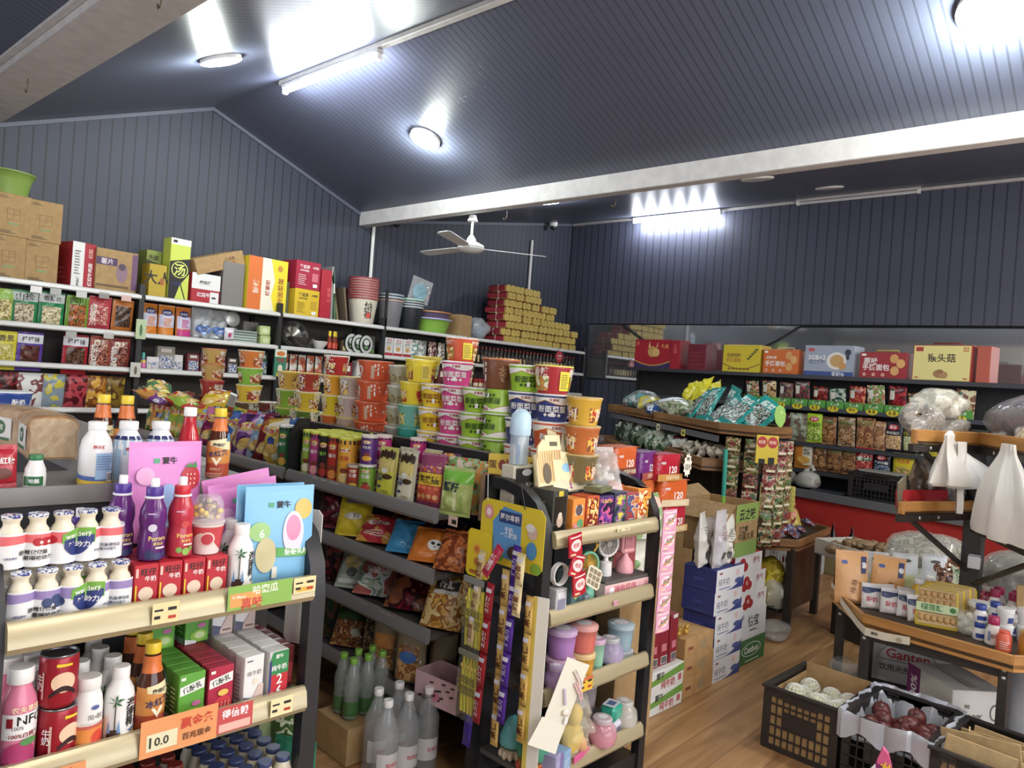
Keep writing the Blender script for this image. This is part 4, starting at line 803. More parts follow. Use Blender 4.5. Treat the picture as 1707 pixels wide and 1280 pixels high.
put(tag(o.build('display_tray'),'pink printed display tray under the white and pink fans','display box'),G,1.39,.14,Y2,-2)
def kbox(b,f,l,tp,w,d,h): b.rect(f,-w * .42,w * .42,.06 * h,.88 * h,mat('4a7480',.4)); b.ell(f,0,.52 * h,.03,.04,mat('88c8c0',.4)); b.ell(f,-.006,.38 * h,.022,.02,mat('8cb850',.4)); b.ell(f,.01,.2 * h,.018,.012,mat('3a5a58',.4)); b.ell(f,-.02,.93 * h,.008,.005,mat('d86a58'))
put(carton('toy_figure_box','teal toy box with round printed shapes below the candy sachets','toy box',.085,.06,.128,'5a7a80',kbox),G,1.067,.10,Y2,14)
t = thing('cable_coil','coil of white cable in a clear bag beside the rack post','cable'); put(t,G,.972,.08,Y2 + .13,0,90); b = MB(); [b.tube([(.036 * cos(a * pi / 10),.036 * sin(a * pi / 10),.004 * k) for a in range(20)],.003,WHITE,6,True) for k in range(5)]; b.build('cable_loops',t)
o = carton('parcel_box','small grey-white box under the white cable coil','small box',.055,.05,.085,'c4c2c8',lambda b,f,l,tp,w,d,h: (b.rect(f,-.02,.02,.01,.05,mat('8a88a0')),b.rect(f,-.02,.02,.055,.075,mat('e8e8ec')))); put(o,G,.966,.075,Y2)
t = thing('chocolate_card','cream card of printed squares leaning on the mint fan','toy card'); b = MB(); sheet(b,.075,.075,mat('e8dcc0'),.004); f = front(.004); [b.rect(f,-.03 + .021 * i,-.014 + .021 * i,.008 + .021 * j,.024 + .021 * j,mat('8a7a5c')) for i in range(3) for j in range(3)]; b.build('printed_card',t); put(t,G,1.158,.075,Y2 + .055,-10,-14,28)
o = carton('mouse_toy','small grey glass toy next to the mint fan foot','small toy',.04,.035,.035,'6a7c84',None,.012); put(o,G,1.135,.085,Y2,20)
# third and fourth shelf: slime tubs
def slime(label,c,lidc,w=.042,h=.075,kind_='round',clear=.6):
    t = thing('slime_tub',label,'slime tub','clear tubs of slime on the toy rack')
    b = MB(); b.lathe([(w * .86,0),(w * .88,.003),(w,h)] if kind_ == 'round' else [(w * .5,0),(w * .9,h * .15),(w * 1.05,h * .45),(w * .95,h * .8),(w * .62,h)],film(c,.5,.1),22,caps=(1,0)); b.build('tub',t)
    b = MB(); b.lathe([(w * .82,.003),(w * .93,h * .72)] if kind_ == 'round' else [(w * .48,.003),(w * .86,h * .15),(w * 1.0,h * .40),(w * .98,h * .52)],mat(c,.25),22); b.build('slime',t)
    b = MB(); r = w * 1.05 if kind_ == 'round' else w * .66; b.lathe([(r,h),(r,h + .012),(r * .9,h + .016),(r * .2,h + .017)],mat(lidc,.25,0,.8),22); b.ell((lambda x,y,o: (x,y,h + .017 + o),1),0,0,r * .55,r * .5,mat('e8e4ea',.4)); b.build('lid',t)
    return t
for lb,c,l,u,v,z,w,h,k in (('purple slime tub on top of a pink one, third shelf','c890d8','d8b8e0',1.045,.10,Y3 + .0945,.042,.08,'round'),('pink slime tub under the purple one','e8a0cc','e8c0d8',1.045,.10,Y3,.041,.075,'round'),('coral slime tub on top of the yellow one','f08070','f0b0a8',1.152,.09,Y3 + .0945,.041,.08,'round'),('yellow slime tub under the coral one','f0b038','f0d090',1.152,.09,Y3,.039,.075,'round'),
        ('mint slime tub with a pink lid beside the coral tub','a0d8b8','e0b8d8',1.245,.10,Y3,.03,.10,'round'),('round jar of lilac slime with a clear lid','c0b0d4','c8c8cc',1.335,.10,Y3,.046,.085,'jar'),('pale blue slime tub at the right end, third shelf','a8c8d4','b8d0dc',1.44,.13,Y3 + .028,.042,.085,'round'),('clear grey slime jar behind the lilac jar','b8c8b8','c8d8cc',1.32,.20,Y3,.042,.11,'jar'),('small lilac slime jar at the front left, third shelf','cfa8e0','d8c0e8',.985,.065,Y3,.036,.07,'jar'),
        ('pink slime jar at the front of the bottom shelf','e8a0b0','d8c8d0',1.27,.065,Y4,.05,.09,'jar'),('clear jar of pale slime at the right end of the bottom shelf','d8d4c8','d0d0cc',1.455,.10,Y4,.048,.09,'jar'),('grey slime tub behind the teal one, bottom shelf','a8a0a8','c0bcc8',1.235,.19,Y4,.046,.12,'round'),('grey-lilac slime tub at the back of the bottom shelf','b8acb0','c8c4cc',1.34,.215,Y4,.044,.16,'round')):
    o = slime(lb,c,l,w * (1.22 if k == 'round' and w > .035 else 1.12),h,k); put(o,G,u,v,z)
o = carton('slime_box','square white slime tub under the teal one','slime tub',.075,.06,.055,'d8d4e4',lambda b,f,l,tp,w,d,h: b.rect(f,-.01,.025,.01,.035,mat('6a6a80')),.01,'clear tubs of slime on the toy rack'); put(o,G,1.375,.10,Y4,8)
o = carton('slime_box','square teal slime tub with a printed lid, bottom shelf','slime tub',.085,.065,.06,'2aa58c',lambda b,f,l,tp,w,d,h: (b.rect(tp,-.035,.035,-.025,.025,mat('dce4ee')),b.rect(tp,-.02,.02,-.015,.015,mat('4a6aa0'))),.012,'clear tubs of slime on the toy rack',mat('28a488',.2)); put(o,G,1.372,.10,Y4 + .056,14)
o = carton('riser_block','low clear riser under the pale blue slime tub','riser',.08,.08,.027,'b8bcc0'); put(o,G,1.44,.13,Y3)
t = thing('duck_toy','yellow toy duck in a crinkled clear bag on the bottom shelf','toy'); put(t,G,1.12,.085,Y4,10); b = MB(); b.ball(0,0,.065,.05,.04,.06,mat('ecc850',.4),16,3,.1); b.ball(.0,-.005,.15,.034,.03,.04,mat('ecc850',.4),14); b.ball(.025,-.03,.04,.025,.02,.03,mat('e8a058',.4),10); b.build('toy_body',t)
b = MB(); bagmesh(b,.13,.235,.11,film('f8f0d8',.22,.06),False,9,.4,.012); b.build('clear_bag',t); b = MB(); b.box(-.05,.06,-.045,-.04,.005,.03,mat('e85a98',.4)); b.build('toy_tag',t)
for lb,u,c1,c2,rz in (('small blue and lilac box at the lower left of the rack',1.025,'8ab0d8','b8a8d8',12),('small lilac box beside the blue and lilac one',.975,'a8a0cc','9a98c0',20)):
    o = carton('sticker_box',lb,'small box',.05,.06,.07,c1,lambda b,f,l,tp,w,d,h,c2=c2: (b.rect(l,-.028,.028,.0,.07,mat(c2)),lines(b,f,-.02,.015,.01,.05,4,mat('d8e4f0'),.3))); put(o,G,u,.055,Y4,rz)
# squeeze toys at the rack's left side
for lb,v,z,c1,c2,s in (('turquoise squeeze toy with a ribbed foot, farther one',.215,Y4,'6ac8d0','c8b498',1),('green squeeze toy with an orange foot, nearer one',.115,Y4,'3a9a74','e88a3c',1.25)):
    t = thing('squeeze_toy',lb,'toy'); put(t,G,.955,v,z); b = MB(); b.lathe([(.03 * s,.035),(.044 * s,.045),(.046 * s,.07),(.034 * s,.10),(.03 * s,.115),(.022 * s,.13),(.004,.145)],mat(c1,.3),20); b.build('toy_top',t)
    b = MB(); b.lathe([(.03 * s,0),(.04 * s,.012),(.042 * s,.034),(.02 * s,.036)],mat(c2,.4),18); [b.ball(.038 * s * cos(a * .6 + 2.6),.038 * s * sin(a * .6 + 2.6),.014,.011 * s,.011 * s,.016,mat('d8503c' if s > 1.1 else 'd8c8b0',.4),8) for a in range(6)]; b.build('toy_foot',t)
# candy strips and cards hanging on the rack's left side frame (plane facing the aisle)
LS = .858
def hang(name,label,cat,v,z,grp=None,u=LS,rz=-90): t = thing(name,label,cat,grp); put(t,G,u,v,z,rz); return t
def bars(label,v,z,n,h,w,cols,txt,tc,u=LS,tilt=0,grp='strips of candy bars on the toy rack'):
    t = hang('candy_bar_strip',label,'candy bars',v,z,grp,u); t.rotation_euler.y = R(tilt)
    for i in range(n):
        b = MB(); mp = bagmesh(b,w,h,.018,foil(cols),False,20 + i,.1,.006); b.text(mp,txt,0,h * .42,mat(tc,.4),w=h * .5,rot=90); b.rect(mp,-w * .35,w * .35,h * .78,h * .9,mat('d8d4e0',.4)); b.v = [(x,y - .012,q - (i + 1) * (h + .006)) for x,y,q in b.v]; b.build('candy_bar',t)
    return t
bars('strip of gold wrapped candy bars hanging on the side frame, right of red',.195,.86,5,.112,.034,'d8b060','果仁','5a3010',LS - .005)
bars('strip of red wrapped candy bars hanging on the side frame',.255,.80,4,.115,.036,'a81c28','士力架','f0e0d8',LS - .012,3)
bars('strip of purple wrapped candy bars hanging on the side frame',.135,.955,5,.112,.036,'4a2496','巧克力','d8c8f0',LS - .022,2)
bars('strip of cream and brown candy bars hanging left of the red strip',.31,.90,3,.105,.034,'e0c888','奶油','8a4a20',LS - .008,6)
bars('strip of cream candy bars over the upper end of the gold strip',.098,.94,2,.095,.036,'ecd8a0','奶香','8a4a28',LS - .04,2)
bars('strip of gold wrapped candy bars nearest the rack post',.078,.80,4,.112,.032,'d0a850','果仁','5a3010',LS - .006)
o = bag('candy_bar','single pink-red candy bar hung across the strips','candy bar',.035,.11,.016,foil('c83050'),lambda b,m,w,h: b.text(m,'山楂条',0,h * .5,WHITE,w=.07,rot=90)); put(o,G,LS - .05,.265,.83,-90,0,32)
o = bag('candy_bar','single purple candy bar pair hanging low at the left corner','candy bar',.04,.11,.016,foil('3c2490'),None); put(o,G,LS - .012,.335,.205,-90,0,4)
# long yellow jelly sticks in clear bags
t = hang('jelly_stick_pack','long hanging pack of yellow jelly sticks with a yellow header card','jelly sticks',.335,.30,None,LS - .004)
for j in range(2):
    for i in range(5):
        b = MB(); x = -.034 + .017 * i; z0 = .02 + .235 * j; b.tube([(x,-.01,z0),(x + .002,-.014,z0 + .1),(x,-.01,z0 + .2)],[.006,.0092,.006],mat(['e0d020','d0cc30','e4cc28','ccc428','dcc428'][i],.2),7); f = (lambda a,c,o,x=x: (x + a,-.0225 - o,c),1); b.text(f,'超长',0,z0 + .1,mat('8a7a10'),w=.07,rot=90); b.ell(f,0,z0 + .165,.006,.008,mat('f0d848')); b.build('jelly_stick',t)
b = MB(); b.grid(lambda a,c: (-.05 + .1 * a,-.026 - .004 * sin(a * 20 + c * 9),.48 * c),10,16,film('f4f4d8',.09,.06)); b.build('clear_wrap',t)
b = MB(); b.box(-.05,.05,-.03,-.022,.222,.242,mat('8a8a78',.3)); b.box(-.05,.05,-.03,-.022,.478,.5,mat('8a8a88',.3)); b.build('wrap_seal',t)
b = MB(); sheet(b,.118,.165,mat('ecd020',.4),.002,.012); f = front(.002); b.ell(f,-.008,.098,.022,.022,mat('f4c030')); b.ell(f,-.008,.098,.015,.015,mat('e89030')); b.text(f,'超长',-.008,.098,RED,w=.02); b.text(f,'上瘾',.028,.085,INK,w=.02); b.ell(f,-.006,.055,.014,.014,mat('c87030')); b.band(f,.004,.026,lambda a: .062 - .03 * a,lambda a: .07 - .03 * a,mat('4a9a5a')); b.text(f,'100%中国',-.004,.018,RED,w=.07); b.v = [(x,y - .012,z + .50) for x,y,z in b.v]; b.build('header_card',t)
t = hang('candy_display_card','wide yellow card with blue picture hanging behind the candy bars','display card',.20,.865,None,LS - .001)
b = MB(); sheet(b,.30,.215,mat('e8cc28',.4),.002,.02); f = front(.002); b.pol(f,[(-.08,.03),(.05,.02),(.045,.19),(-.04,.2),(-.09,.14)],mat('5a9ad8',.4)); b.rect(f,-.06,.045,.145,.185,mat('28407c')); b.text(f,'阿尔卑斯',-.008,.165,WHITE,w=.09); b.text(f,'牛奶\n一条就快',-.01,.115,mat('eef4f8'),w=.08); b.ell(f,.02,.05,.03,.024,mat('4a3a30')); b.ell(f,-.11,.17,.022,.024,mat('e89098')); b.ell(f,-.11,.17,.012,.013,mat('f8e0e0')); b.ell(f,.10,.075,.024,.03,mat('4a90c8')); b.ell(f,.10,.135,.022,.024,mat('d8b8a8')); b.ell(f,.09,.15,.02,.014,mat('e8e4e0')); b.ell(f,.125,.02,.024,.018,mat('7ab030')); b.ell(f,-.05,.03,.024,.02,mat('6aa038')); b.build('printed_card',t)
b = MB(); b.tube([(-.12,-.004,.205),(-.12,-.012,.30)],.0015,mat('d8d8d0'),5); b.build('hanging_string',t); b = MB(); b.tube([(.06,-.004,.205),(.04,-.012,.29)],.0015,BLK,5); b.build('hanging_string',t)
# white board strip and paper with hair clips
b = MB(); sheet(b,.055,.62,mat('e4e0d4',.5),.004,.004); f = front(.004); b.rect(f,-.0275,-.012,0,.62,mat('d0b84a',.4)); put(tag(b.build('board_strip'),'tall white and yellow board strip tied to the rack post','board'),G,.862,.048,.18,-70)
t = thing('hair_clip_card','pale folded paper with hair clips hanging on the rack post','hair clips'); put(t,G,.905,.006,.305,-12,0,15)
b = MB(); b.prism([(-.03,.30),(.075,.285),(.06,.20),(.03,.0),(-.065,.02),(-.055,.12)],-.001,.001,mat('e9e6d2',.6)); b.prism([(-.10,.015),(.028,-.01),(.032,.085),(-.07,.105)],-.0045,-.0035,mat('efecd8',.6)); b.build('paper_card',t)
for x,z,c in ((.03,.235,'efe0d8'),(.045,.195,'f0c8c8')):
    b = MB(); b.tube([(x - .02,-.006,z + .025),(x + .01,-.01,z - .005),(x + .03,-.006,z - .03)],.0035,mat(c,.3),6); b.tube([(x - .012,-.006,z + .03),(x + .018,-.01,z),(x + .034,-.006,z - .022)],.0035,mat(c,.3),6); b.build('hair_clip',t)
b = MB(); b.tube([(-.01,-.006,.20),(.01,-.008,.15)],.005,mat('d8c8dc',.3),6); b.ball(.02,-.008,.125,.014,.006,.012,mat('efe4d4',.4),10); b.box(.022,.036,-.012,-.006,.09,.11,WHITE); b.build('hair_clip',t)
# pink candy strip on the right post
t = thing('candy_strip','long strip of pink rainbow candy sachets on the right rack post','candy strip'); put(t,G,1.562,.025,.56,-4)
for i in range(6): 
    b = MB(); sachet(b,0,.04 + .0795 * i,.088,.079,'eeaac6',[2,-2,1,0,-2,1][i],'f4e0e8'); f = (lambda a,c,o,z=.04 + .0795 * i: (a,-.0095 - o,z + c),1)
    for k,c in enumerate(('e0503c','f0c840','58b0a0')): b.band(f,-.026 + .003 * k,.03,lambda a,k=k: -.015 + .03 * a * a + .004 * k,lambda a,k=k: -.011 + .03 * a * a + .004 * k,mat(c,.4),8)
    b.build('sachet',t)
o = bag('wipes_pack','dark yellow wrapped pack hanging behind the bottom shelf','snack bag',.07,.09,.02,foil('d8a030'),lambda b,m,w,h: b.text(m,'虾条',0,.05,INK,w=.04)); put(o,G,1.50,.21,Y4 + .13,0,0,0)
# ================================================================ middle gondola: noodle tubs
def tubprof(r,h): return [(r * .76,0),(r * .78,.004),(r * .97,h - .012),(r * 1.0,h - .010),(r * 1.0,h - .003)]
def tub(name,label,cat,r,h,body,lid,deco=None,grp=None,lidr=1.03,swoosh=None,foot=None):
    t = thing(name,label,cat,grp); P = tubprof(r,h); b = MB(); b.lathe(P,body,26); m = cyl(interp(P))
    if swoosh:   # pale curved band under the rim
        b.band(m,-2.2 * r,2.2 * r,lambda a: h * (.80 - .16 * sin(pi * ((a * 2.2 + .1) % 1))),lambda a: h * .885,mat('f4f0e8',.4),40); b.band(m,-2.2 * r,2.2 * r,lambda a: h * (.775 - .16 * sin(pi * ((a * 2.2 + .1) % 1))),lambda a: h * (.80 - .16 * sin(pi * ((a * 2.2 + .1) % 1))),mat(swoosh,.4),40)
    if deco: deco(b,m,r,h)
    b.build('cup',t)
    b = MB(); b.lathe([(r * lidr,h - .004),(r * lidr,h),(r * .96,h + .002),(r * .3,h + .0025)],lid,26); b.build('lid',t)
    return t
def vegnoodle(c,tc,sw):
    def d(b,m,r,h):
        for s in (-1,0,1):
            x = s * r * 2.1; b.text(m,'粉面菜蛋',x,h * .46,mat(tc,.4),w=r * 1.55); b.text(m,'杨掌柜',x + r * .1,h * .80,mat('a03828',.4),w=r * .5)
            for i in range(4): b.ell(m,x - r * .35 + r * .24 * i,h * .24,r * .085,r * .085,mat('f0e8dc' if tc == 'f4f2ee' else tc,.4))
        b.rect(m,-.004,.008,h * .18,h * .36,WHITE)
    return d
def noodle(color,tc,sw,label): return tub('noodle_tub',label,'noodle tub',.0715,.1035,mat(color,.35),mat('f2efe8',.35),vegnoodle(color,tc,sw),'vegetable noodle tubs on the middle gondola',1.03,sw)
LAY = (1.136,1.2425,1.349,1.4555)
U0 = 1.22
kinds = {'y': ('f0cc1c','9a5a18','d89a28','yellow'),'p': ('e0408c','f4f2ee','a03868','pink'),'g': ('98c828','2a4a18','b08a40','lime green'),'b': ('2c3a80','f4f2ee','d8902c','dark blue'),'o': ('e0582c','f4f2ee','f0b04a','orange-red')}
protos = {}
layn = ['bottom layer','second layer','third layer','top layer']
stacks = [(1.085,'yyy','beside the teal stack'),(.945,'pppp','beside the yellow stack'),(.80,'ggg','in the middle of the tub wall'),(.525,'obbg','with the toothbrush case before it'),(.375,'oobr','nearest but one to the rack')]
for v,cs,where in stacks:
    for i,c in enumerate(cs):
        if c == 'r': continue
        lb = f'{kinds[c][3]} noodle tub, {layn[i]} of the stack {where}'
        if c not in protos: o = protos[c] = noodle(*kinds[c][:3],lb)
        else: o = dup(protos[c]); o['label'] = lb
        put(o,G,U0 + (.004 * ((i * 7) % 3 - 1)),v + .003 * ((i * 5) % 3 - 1),LAY[i],-43 + [0,9,-8,5][i] - (14 if c == 'p' else 0))
for i in range(3):   # upside-down tubs
    o = dup(protos['g']); o['label'] = f'upside-down lime green noodle tub, {layn[i]} right of the green stack'; put(o,G,U0,.663,LAY[i] + .1055,60 + 12 * i,180)
def plain(label,c,lid,deco=None,r=.068,h=.1035,grp='assorted instant noodle tubs on the middle gondola',m=None): return tub('noodle_tub',label,'noodle tub',r,h,m or mat(c,.35),mat(lid,.35),deco,grp)
def pic(cols,seed,txt=None,tc='f4f2ee',tz=.6,panel=None):
    def d(b,m,r,h):
        for x in (-r * 1.1,r * .9):
            if panel: b.rect(m,x - r * .7,x - r * .1,h * .12,h * .8,mat(panel,.4)); lines(b,m,x - r * .64,x - r * .16,h * .2,h * .74,8,mat('7a6a20'),.4)
            b.rect(m,x - (r * .05 if panel else r * .6),x + r * .75,h * .1,h * .62,pr(*cols,s=46,seed=seed,bump=0))
            if txt: b.text(m,txt,x + r * .25,h * tz,mat(tc,.4),w=r * .9)
    return d
def place(o,v,z,u=U0,rz=-50): return put(o,G,u,v,z,rz)
place(plain('teal noodle tub lid showing, bottom layer of the leftmost stack','2a9a8c','5ab8a8',None,.074),1.232,LAY[0])
place(plain('teal noodle tub with pale picture, second layer of the leftmost stack','6ab4a4','a8d0b8',pic(('b8d0b0','e0c860','6a8a50','f0ead0'),1),.074),1.238,LAY[1])
place(plain('yellow noodle tub with red square, third layer above the teal ones','ecd024','f0dc40',pic(('b83028','c04a30','f0d040'),2,'超粗','f4e8c0',.45),.073),1.236,LAY[2])
place(plain('yellow noodle tub with red oval, top layer above the teal ones','ecd428','f0dc40',pic(('b02c28','8a2a50','f0c830'),3,'面','f0d040',.5,'f0dc50'),.075),1.20,LAY[3])
place(plain('yellow noodle tub with grey picture behind the top yellow one','e0cc40','f0dc30',pic(('b0b098','8a9a80','d8d0a0'),4)),1.315,LAY[3] + .02,1.345)
place(plain('orange-red noodle tub with yellow panel on top of the back row','d8502c','e8e0d0',pic(('e8a040','6a8a30','d87030','f0e0b0'),5,'康师傅','f0d8c0',.8,'f0d428'),.076,.11),1.055,LAY[3] + .1065,1.335)
place(plain('dark green and brown noodle tub behind the pink stack','5a5a3c','d8d0b8',pic(('8a6a3a','2a3a2a','c8b080'),6)),1.06,LAY[3],1.34)
place(plain('brown beef noodle tub with white calligraphy and an orange lid','7a4428','e07830',lambda b,m,r,h: (b.text(m,'牛',-r * .75,h * .55,WHITE,h=h * .62),b.text(m,'大\n食',r * .3,h * .5,mat('c8a078'),h=h * .5),b.text(m,'2',r * 1.1,h * .4,mat('d8d8d0'),h=h * .5),b.text(m,'牛',r * 2.4,h * .5,WHITE,h=h * .6)),.079,.125),.685,LAY[3],U0 + .01,-55)
place(plain('red noodle tub with yellow panel on top of the blue stack','b0242c','e8d848',pic(('d8a040','e07830','8a9a40','f0e4c0'),7,'香辣','f0e8d8',.78,'ecd830'),.076,.108),.38,LAY[3],U0 + .0,-40)
for i,(lb,z) in enumerate((('noodle tub with orange noodle picture, third layer next to the rack',LAY[2]),('noodle tub with orange noodle picture, second layer next to the rack',LAY[1]),('noodle tub with brown picture, bottom layer next to the rack',LAY[0]))):
    place(plain(lb,['d8a830','c86a30','7a6a40'][i],'c8a860',pic(('e8743c','c83c28','f0c050','8a4a28'),8 + i,'面','f4e8d8',.45)),.225,z,U0 + .01,-48)
clear = film('f0ede0',.45,.15)
for i in range(4): place(plain(f'clear tub of instant vermicelli, {layn[i]} left of the teal stack','d8d4c0','d8d8d0',lambda b,m,r,h: (b.band(m,-2 * r,2 * r,lambda a: .01,lambda a: h * .55 + .01 * sin(a * 23),speck('b8a878','7a6a4a',90),30)),.066,.095,m=mat('b8b4a2',.25)),1.385,1.136 + .0985 * i,1.25)
for i in range(4): place(tub('noodle_bucket',f'orange noodle bucket with rim, {layn[i]} of the bucket stack','noodle tub',.088,.098,mat('d8502a',.35),mat('e87038',.35),lambda b,m,r,h: (b.text(m,'2',-r * .9,h * .45,mat('dce4ea'),h=h * .6),b.text(m,'牛',r * .2,h * .55,WHITE,h=h * .6),b.rect(m,-r * .2,r * .0,h * .1,h * .75,mat('c8a890')),b.text(m,'大食袋',r * 1.2,h * .5,mat('f0d8c8'),w=r * .8)),'orange noodle buckets on the middle gondola',1.07),1.60,1.136 + .1025 * i,1.245,-62 + 8 * i)
far = [(1.80,1.245,['d8b8a0','c8b0b0','b8a8a0'],'pictured pale'),(1.955,1.24,['e87028','e8c820','f0a020','c0242c'],'orange-and-yellow'),(2.22,1.24,['6a8a30','e8c428','b83c2c'],'yellow-and-red'),(2.44,1.235,['8ab830','8ab830','d8a838'],'lime-and-gold')]
for v,u,cs,nm in far:
    for i,c in enumerate(cs): place(plain(f'noodle tub, {layn[i]} of the {nm} stack, farther along',c,'f0e8d0' if i % 2 else 'e8d860',pic((c,'e8d8c0','8a3828','f0c860'),20 + i + int(v * 10),['粉','面','香','辣'][i],'f4ecd8',.75)),v,1.136 + .106 * i,u,-60 + 15 * i)
for v,u,cs,nm in ((2.86,1.20,['6a4a30','ecc428','88c038','e07828'],'orange, green and yellow'),(3.42,1.21,['b83028','b02c28','c8a050','d0a850'],'gold and red')):
    for i,c in enumerate(cs): place(plain(f'noodle tub, {layn[i]} of the far {nm} stack',c,'c8503c' if c[0] in 'cdb' else 'e8e0b8',pic((c,'f0e0c0','c83828','8a5a28'),40 + i,['酸','板面','小面','辣'][i],'f4ecd8',.6),.078,.104),v,1.136 + .1065 * i,u,-65 + 10 * i)
o = carton('foam_box','white foam box tilted between the far noodle stacks','box',.14,.10,.11,'e4e8e6'); put(o,G,1.19,3.13,1.17,-70,-10,14)
place(plain('brown noodle tub lying tilted beside the lime-and-gold stack','7a3a28','e0d8c8',pic(('c8a040','5a6a9a','8a3a28'),60,'面','f0e8d8',.75)),2.60,1.155,1.21,-70)
# tubs on the far lower part seen over the left gondola: blue snack cups
for i,(u,v) in enumerate(((-.52,1.55),(-.42,1.50),(-.335,1.46))):
    o = tub('snack_cup',['blue and white snack cup behind the bread, left one','blue and white snack cup behind the bread, middle one','blue and white snack cup behind the bread, right one'][i],'snack cup',.058,.135,mat('2a4aa0',.3),mat('e8ecf0',.35),lambda b,m,r,h: (b.band(m,-2 * r,2 * r,lambda a: h * .5,lambda a: h * .56 + .01 * sin(a * 17),mat('5a90d0'),30),b.text(m,'酸奶',-.02,h * .75,WHITE,w=.04),b.text(m,'酸奶',.04,h * .74,WHITE,w=.035),b.ell(m,.02,h * .25,.018,.022,mat('d8d0c8')),b.ell(m,-.03,h * .3,.012,.012,mat('c8a880'))),'blue snack cups on the left gondola')
    put(o,G,u,v,1.2005,20 * i - 10)
o = carton('snack_crate','low dark case under the blue snack cups','case',.34,.24,.03,'2c2a30')
bpy.data.objects.remove(o)

# chip cans
def chipcan(label,c,lid,h=.225,r=.0365,txt='薯片',c2=None,tc='f4f2ee'):
    t = thing('chip_can',label,'chip can','chip cans on the middle gondola'); b = MB(); b.lathe([(r,0),(r,h - .01)],mat(c,.3),22); m = cyl(r)
    b.rect(m,-r * 2,r * 2,h * .86,h * .94,mat('1c1c1c',.35)); b.ell(m,.0,h * .76,r * .55,h * .055,mat('f0c830',.35)); b.band(m,-r * .55,r * .55,lambda a: h * .725,lambda a: h * .765,RED,6); b.text(m,'乐事',0,h * .745,WHITE,w=r * .8)
    b.text(m,txt,.0,h * .58,mat(tc,.4),w=r * 1.0); b.ell(m,.004,h * .2,r * .6,h * .09,mat(c2 or 'f0c860',.35)); b.ell(m,.002,h * .34,r * .4,h * .05,mat('8a3a28' if c2 else 'e8e0b0',.35)); b.rect(m,-r * 1.5,-r * 1.1,h * .3,h * .5,WHITE); b.build('can',t)
    b = MB(); b.lathe([(r * 1.04,h - .012),(r * 1.04,h - .002),(r * .95,h),(r * .9,h - .002),(.004,h - .002)],lid,22); b.build('lid',t); return t
LL = mat('d8e03c',.35); Zc = .9655
cans = [('lime green chip can, leftmost of the can row','9ac03c',1.645,.93,'f0e8c0'),('magenta chip can, second in the can row','c83c88',1.565,.925,'f0a0a0'),('black chip can with green title, third in the can row','2a1e1e',1.487,.925,'b83028'),('red chip can, fourth in the can row','c83424',1.408,.925,'f09040')]
for lb,c,v,u,c2 in cans: put(chipcan(lb,c,LL,.222,.0365,'黄瓜' if c[0] == '9' else '薯片',c2,'8ad040' if c == '2a1e1e' else 'f4f2ee'),G,u,v,Zc,-60)
put(chipcan('large orange-yellow chip can with black top band, fifth in the can row','f0a82c',LL,.222,.044,'无限','e8c880','c83020'),G,.925,1.31,Zc,-55)
put(chipcan('purple chip can standing on the lime one','5a2a7c',mat('ded8c8',.35),.125,.0365,'可比克','e8a830'),G,.925,1.15,Zc + .1245,-55)
put(chipcan('short lime chip can under the purple one','84b83a',mat('f0f0e8',.35),.1235,.0365,'乐事','c83828'),G,.925,1.15,Zc,-50)
put(chipcan('short red chip can left of the lime one','c83a28',mat('d8c8b8',.35),.11,.035,'乐事','f0c040'),G,.918,1.232,Zc,-55)
for i,v in enumerate((1.09,1.01)): put(chipcan(['short magenta chip can behind the banana packs, left one','short magenta chip can behind the banana packs, right one'][i],'c82c84',mat('ead8d0',.35),.235 - .09,.036,'乐事','f0c8c0'),G,1.00 + .09 * i,v + .06 - .05 * i,Zc + .1045,-50)
for i,v in enumerate((1.09,1.01)): put(chipcan(['magenta chip can under the left short magenta one','magenta chip can under the right short magenta one'][i],'b82878',mat('ead8d0',.35),.1035,.036,'乐事','f0c8c0'),G,1.00 + .09 * i,v + .06 - .05 * i,Zc,-50)
pc = chipcan('x','a84a2c',LL,.222,.0365)
series(pc,[(1.012 + .078 * j,1.66 - .078 * i,Zc,-50) for j in range(2) for i in range(6)],lambda i: f'lime-lidded chip can, {ORD[i % 6]} from the left, {["second", "third"][i // 6]} row','chip can','chip cans on the middle gondola',G)
for i,(lb,c,v) in enumerate((('green chip can with a blue badge just left of the black divider','2c7a44',1.865),('navy chip can with a red band left of the black divider','2a2c54',1.785))): put(chipcan(lb,c,mat('e8e8e4',.35),.225,.037,'薯片','e0a840'),G,.925 + .03 * i,v,Zc,-60)
o = carton('tall_snack_box','tall black and yellow chip can standing high behind the lime lids','snack box',.07,.07,.235,'241c1c',lambda b,f,l,tp,w,d,h: (b.rect(f,-.033,.033,.9 * h,.98 * h,mat('e8d040')),b.ell(f,0,.78 * h,.025,.022,mat('f0c830')),b.text(f,'乐事',0,.78 * h,RED,w=.035),b.text(f,'薯片',0,.6 * h,mat('8ac838'),w=.05),b.ell(f,0,.36 * h,.022,.03,mat('a86a48')),b.rect(f,-.03,.03,.05 * h,.25 * h,mat('b82c24')),b.ell(f,0,.14 * h,.02,.012,mat('f0c060')))); put(o,G,1.165,1.415,Zc,-55)
o['category'] = 'chip can'
put(carton('snack_carton','carton pedestal behind the can rows','carton',.07,.07,.14,'c83a28'),G,1.18,1.52,Zc,0)

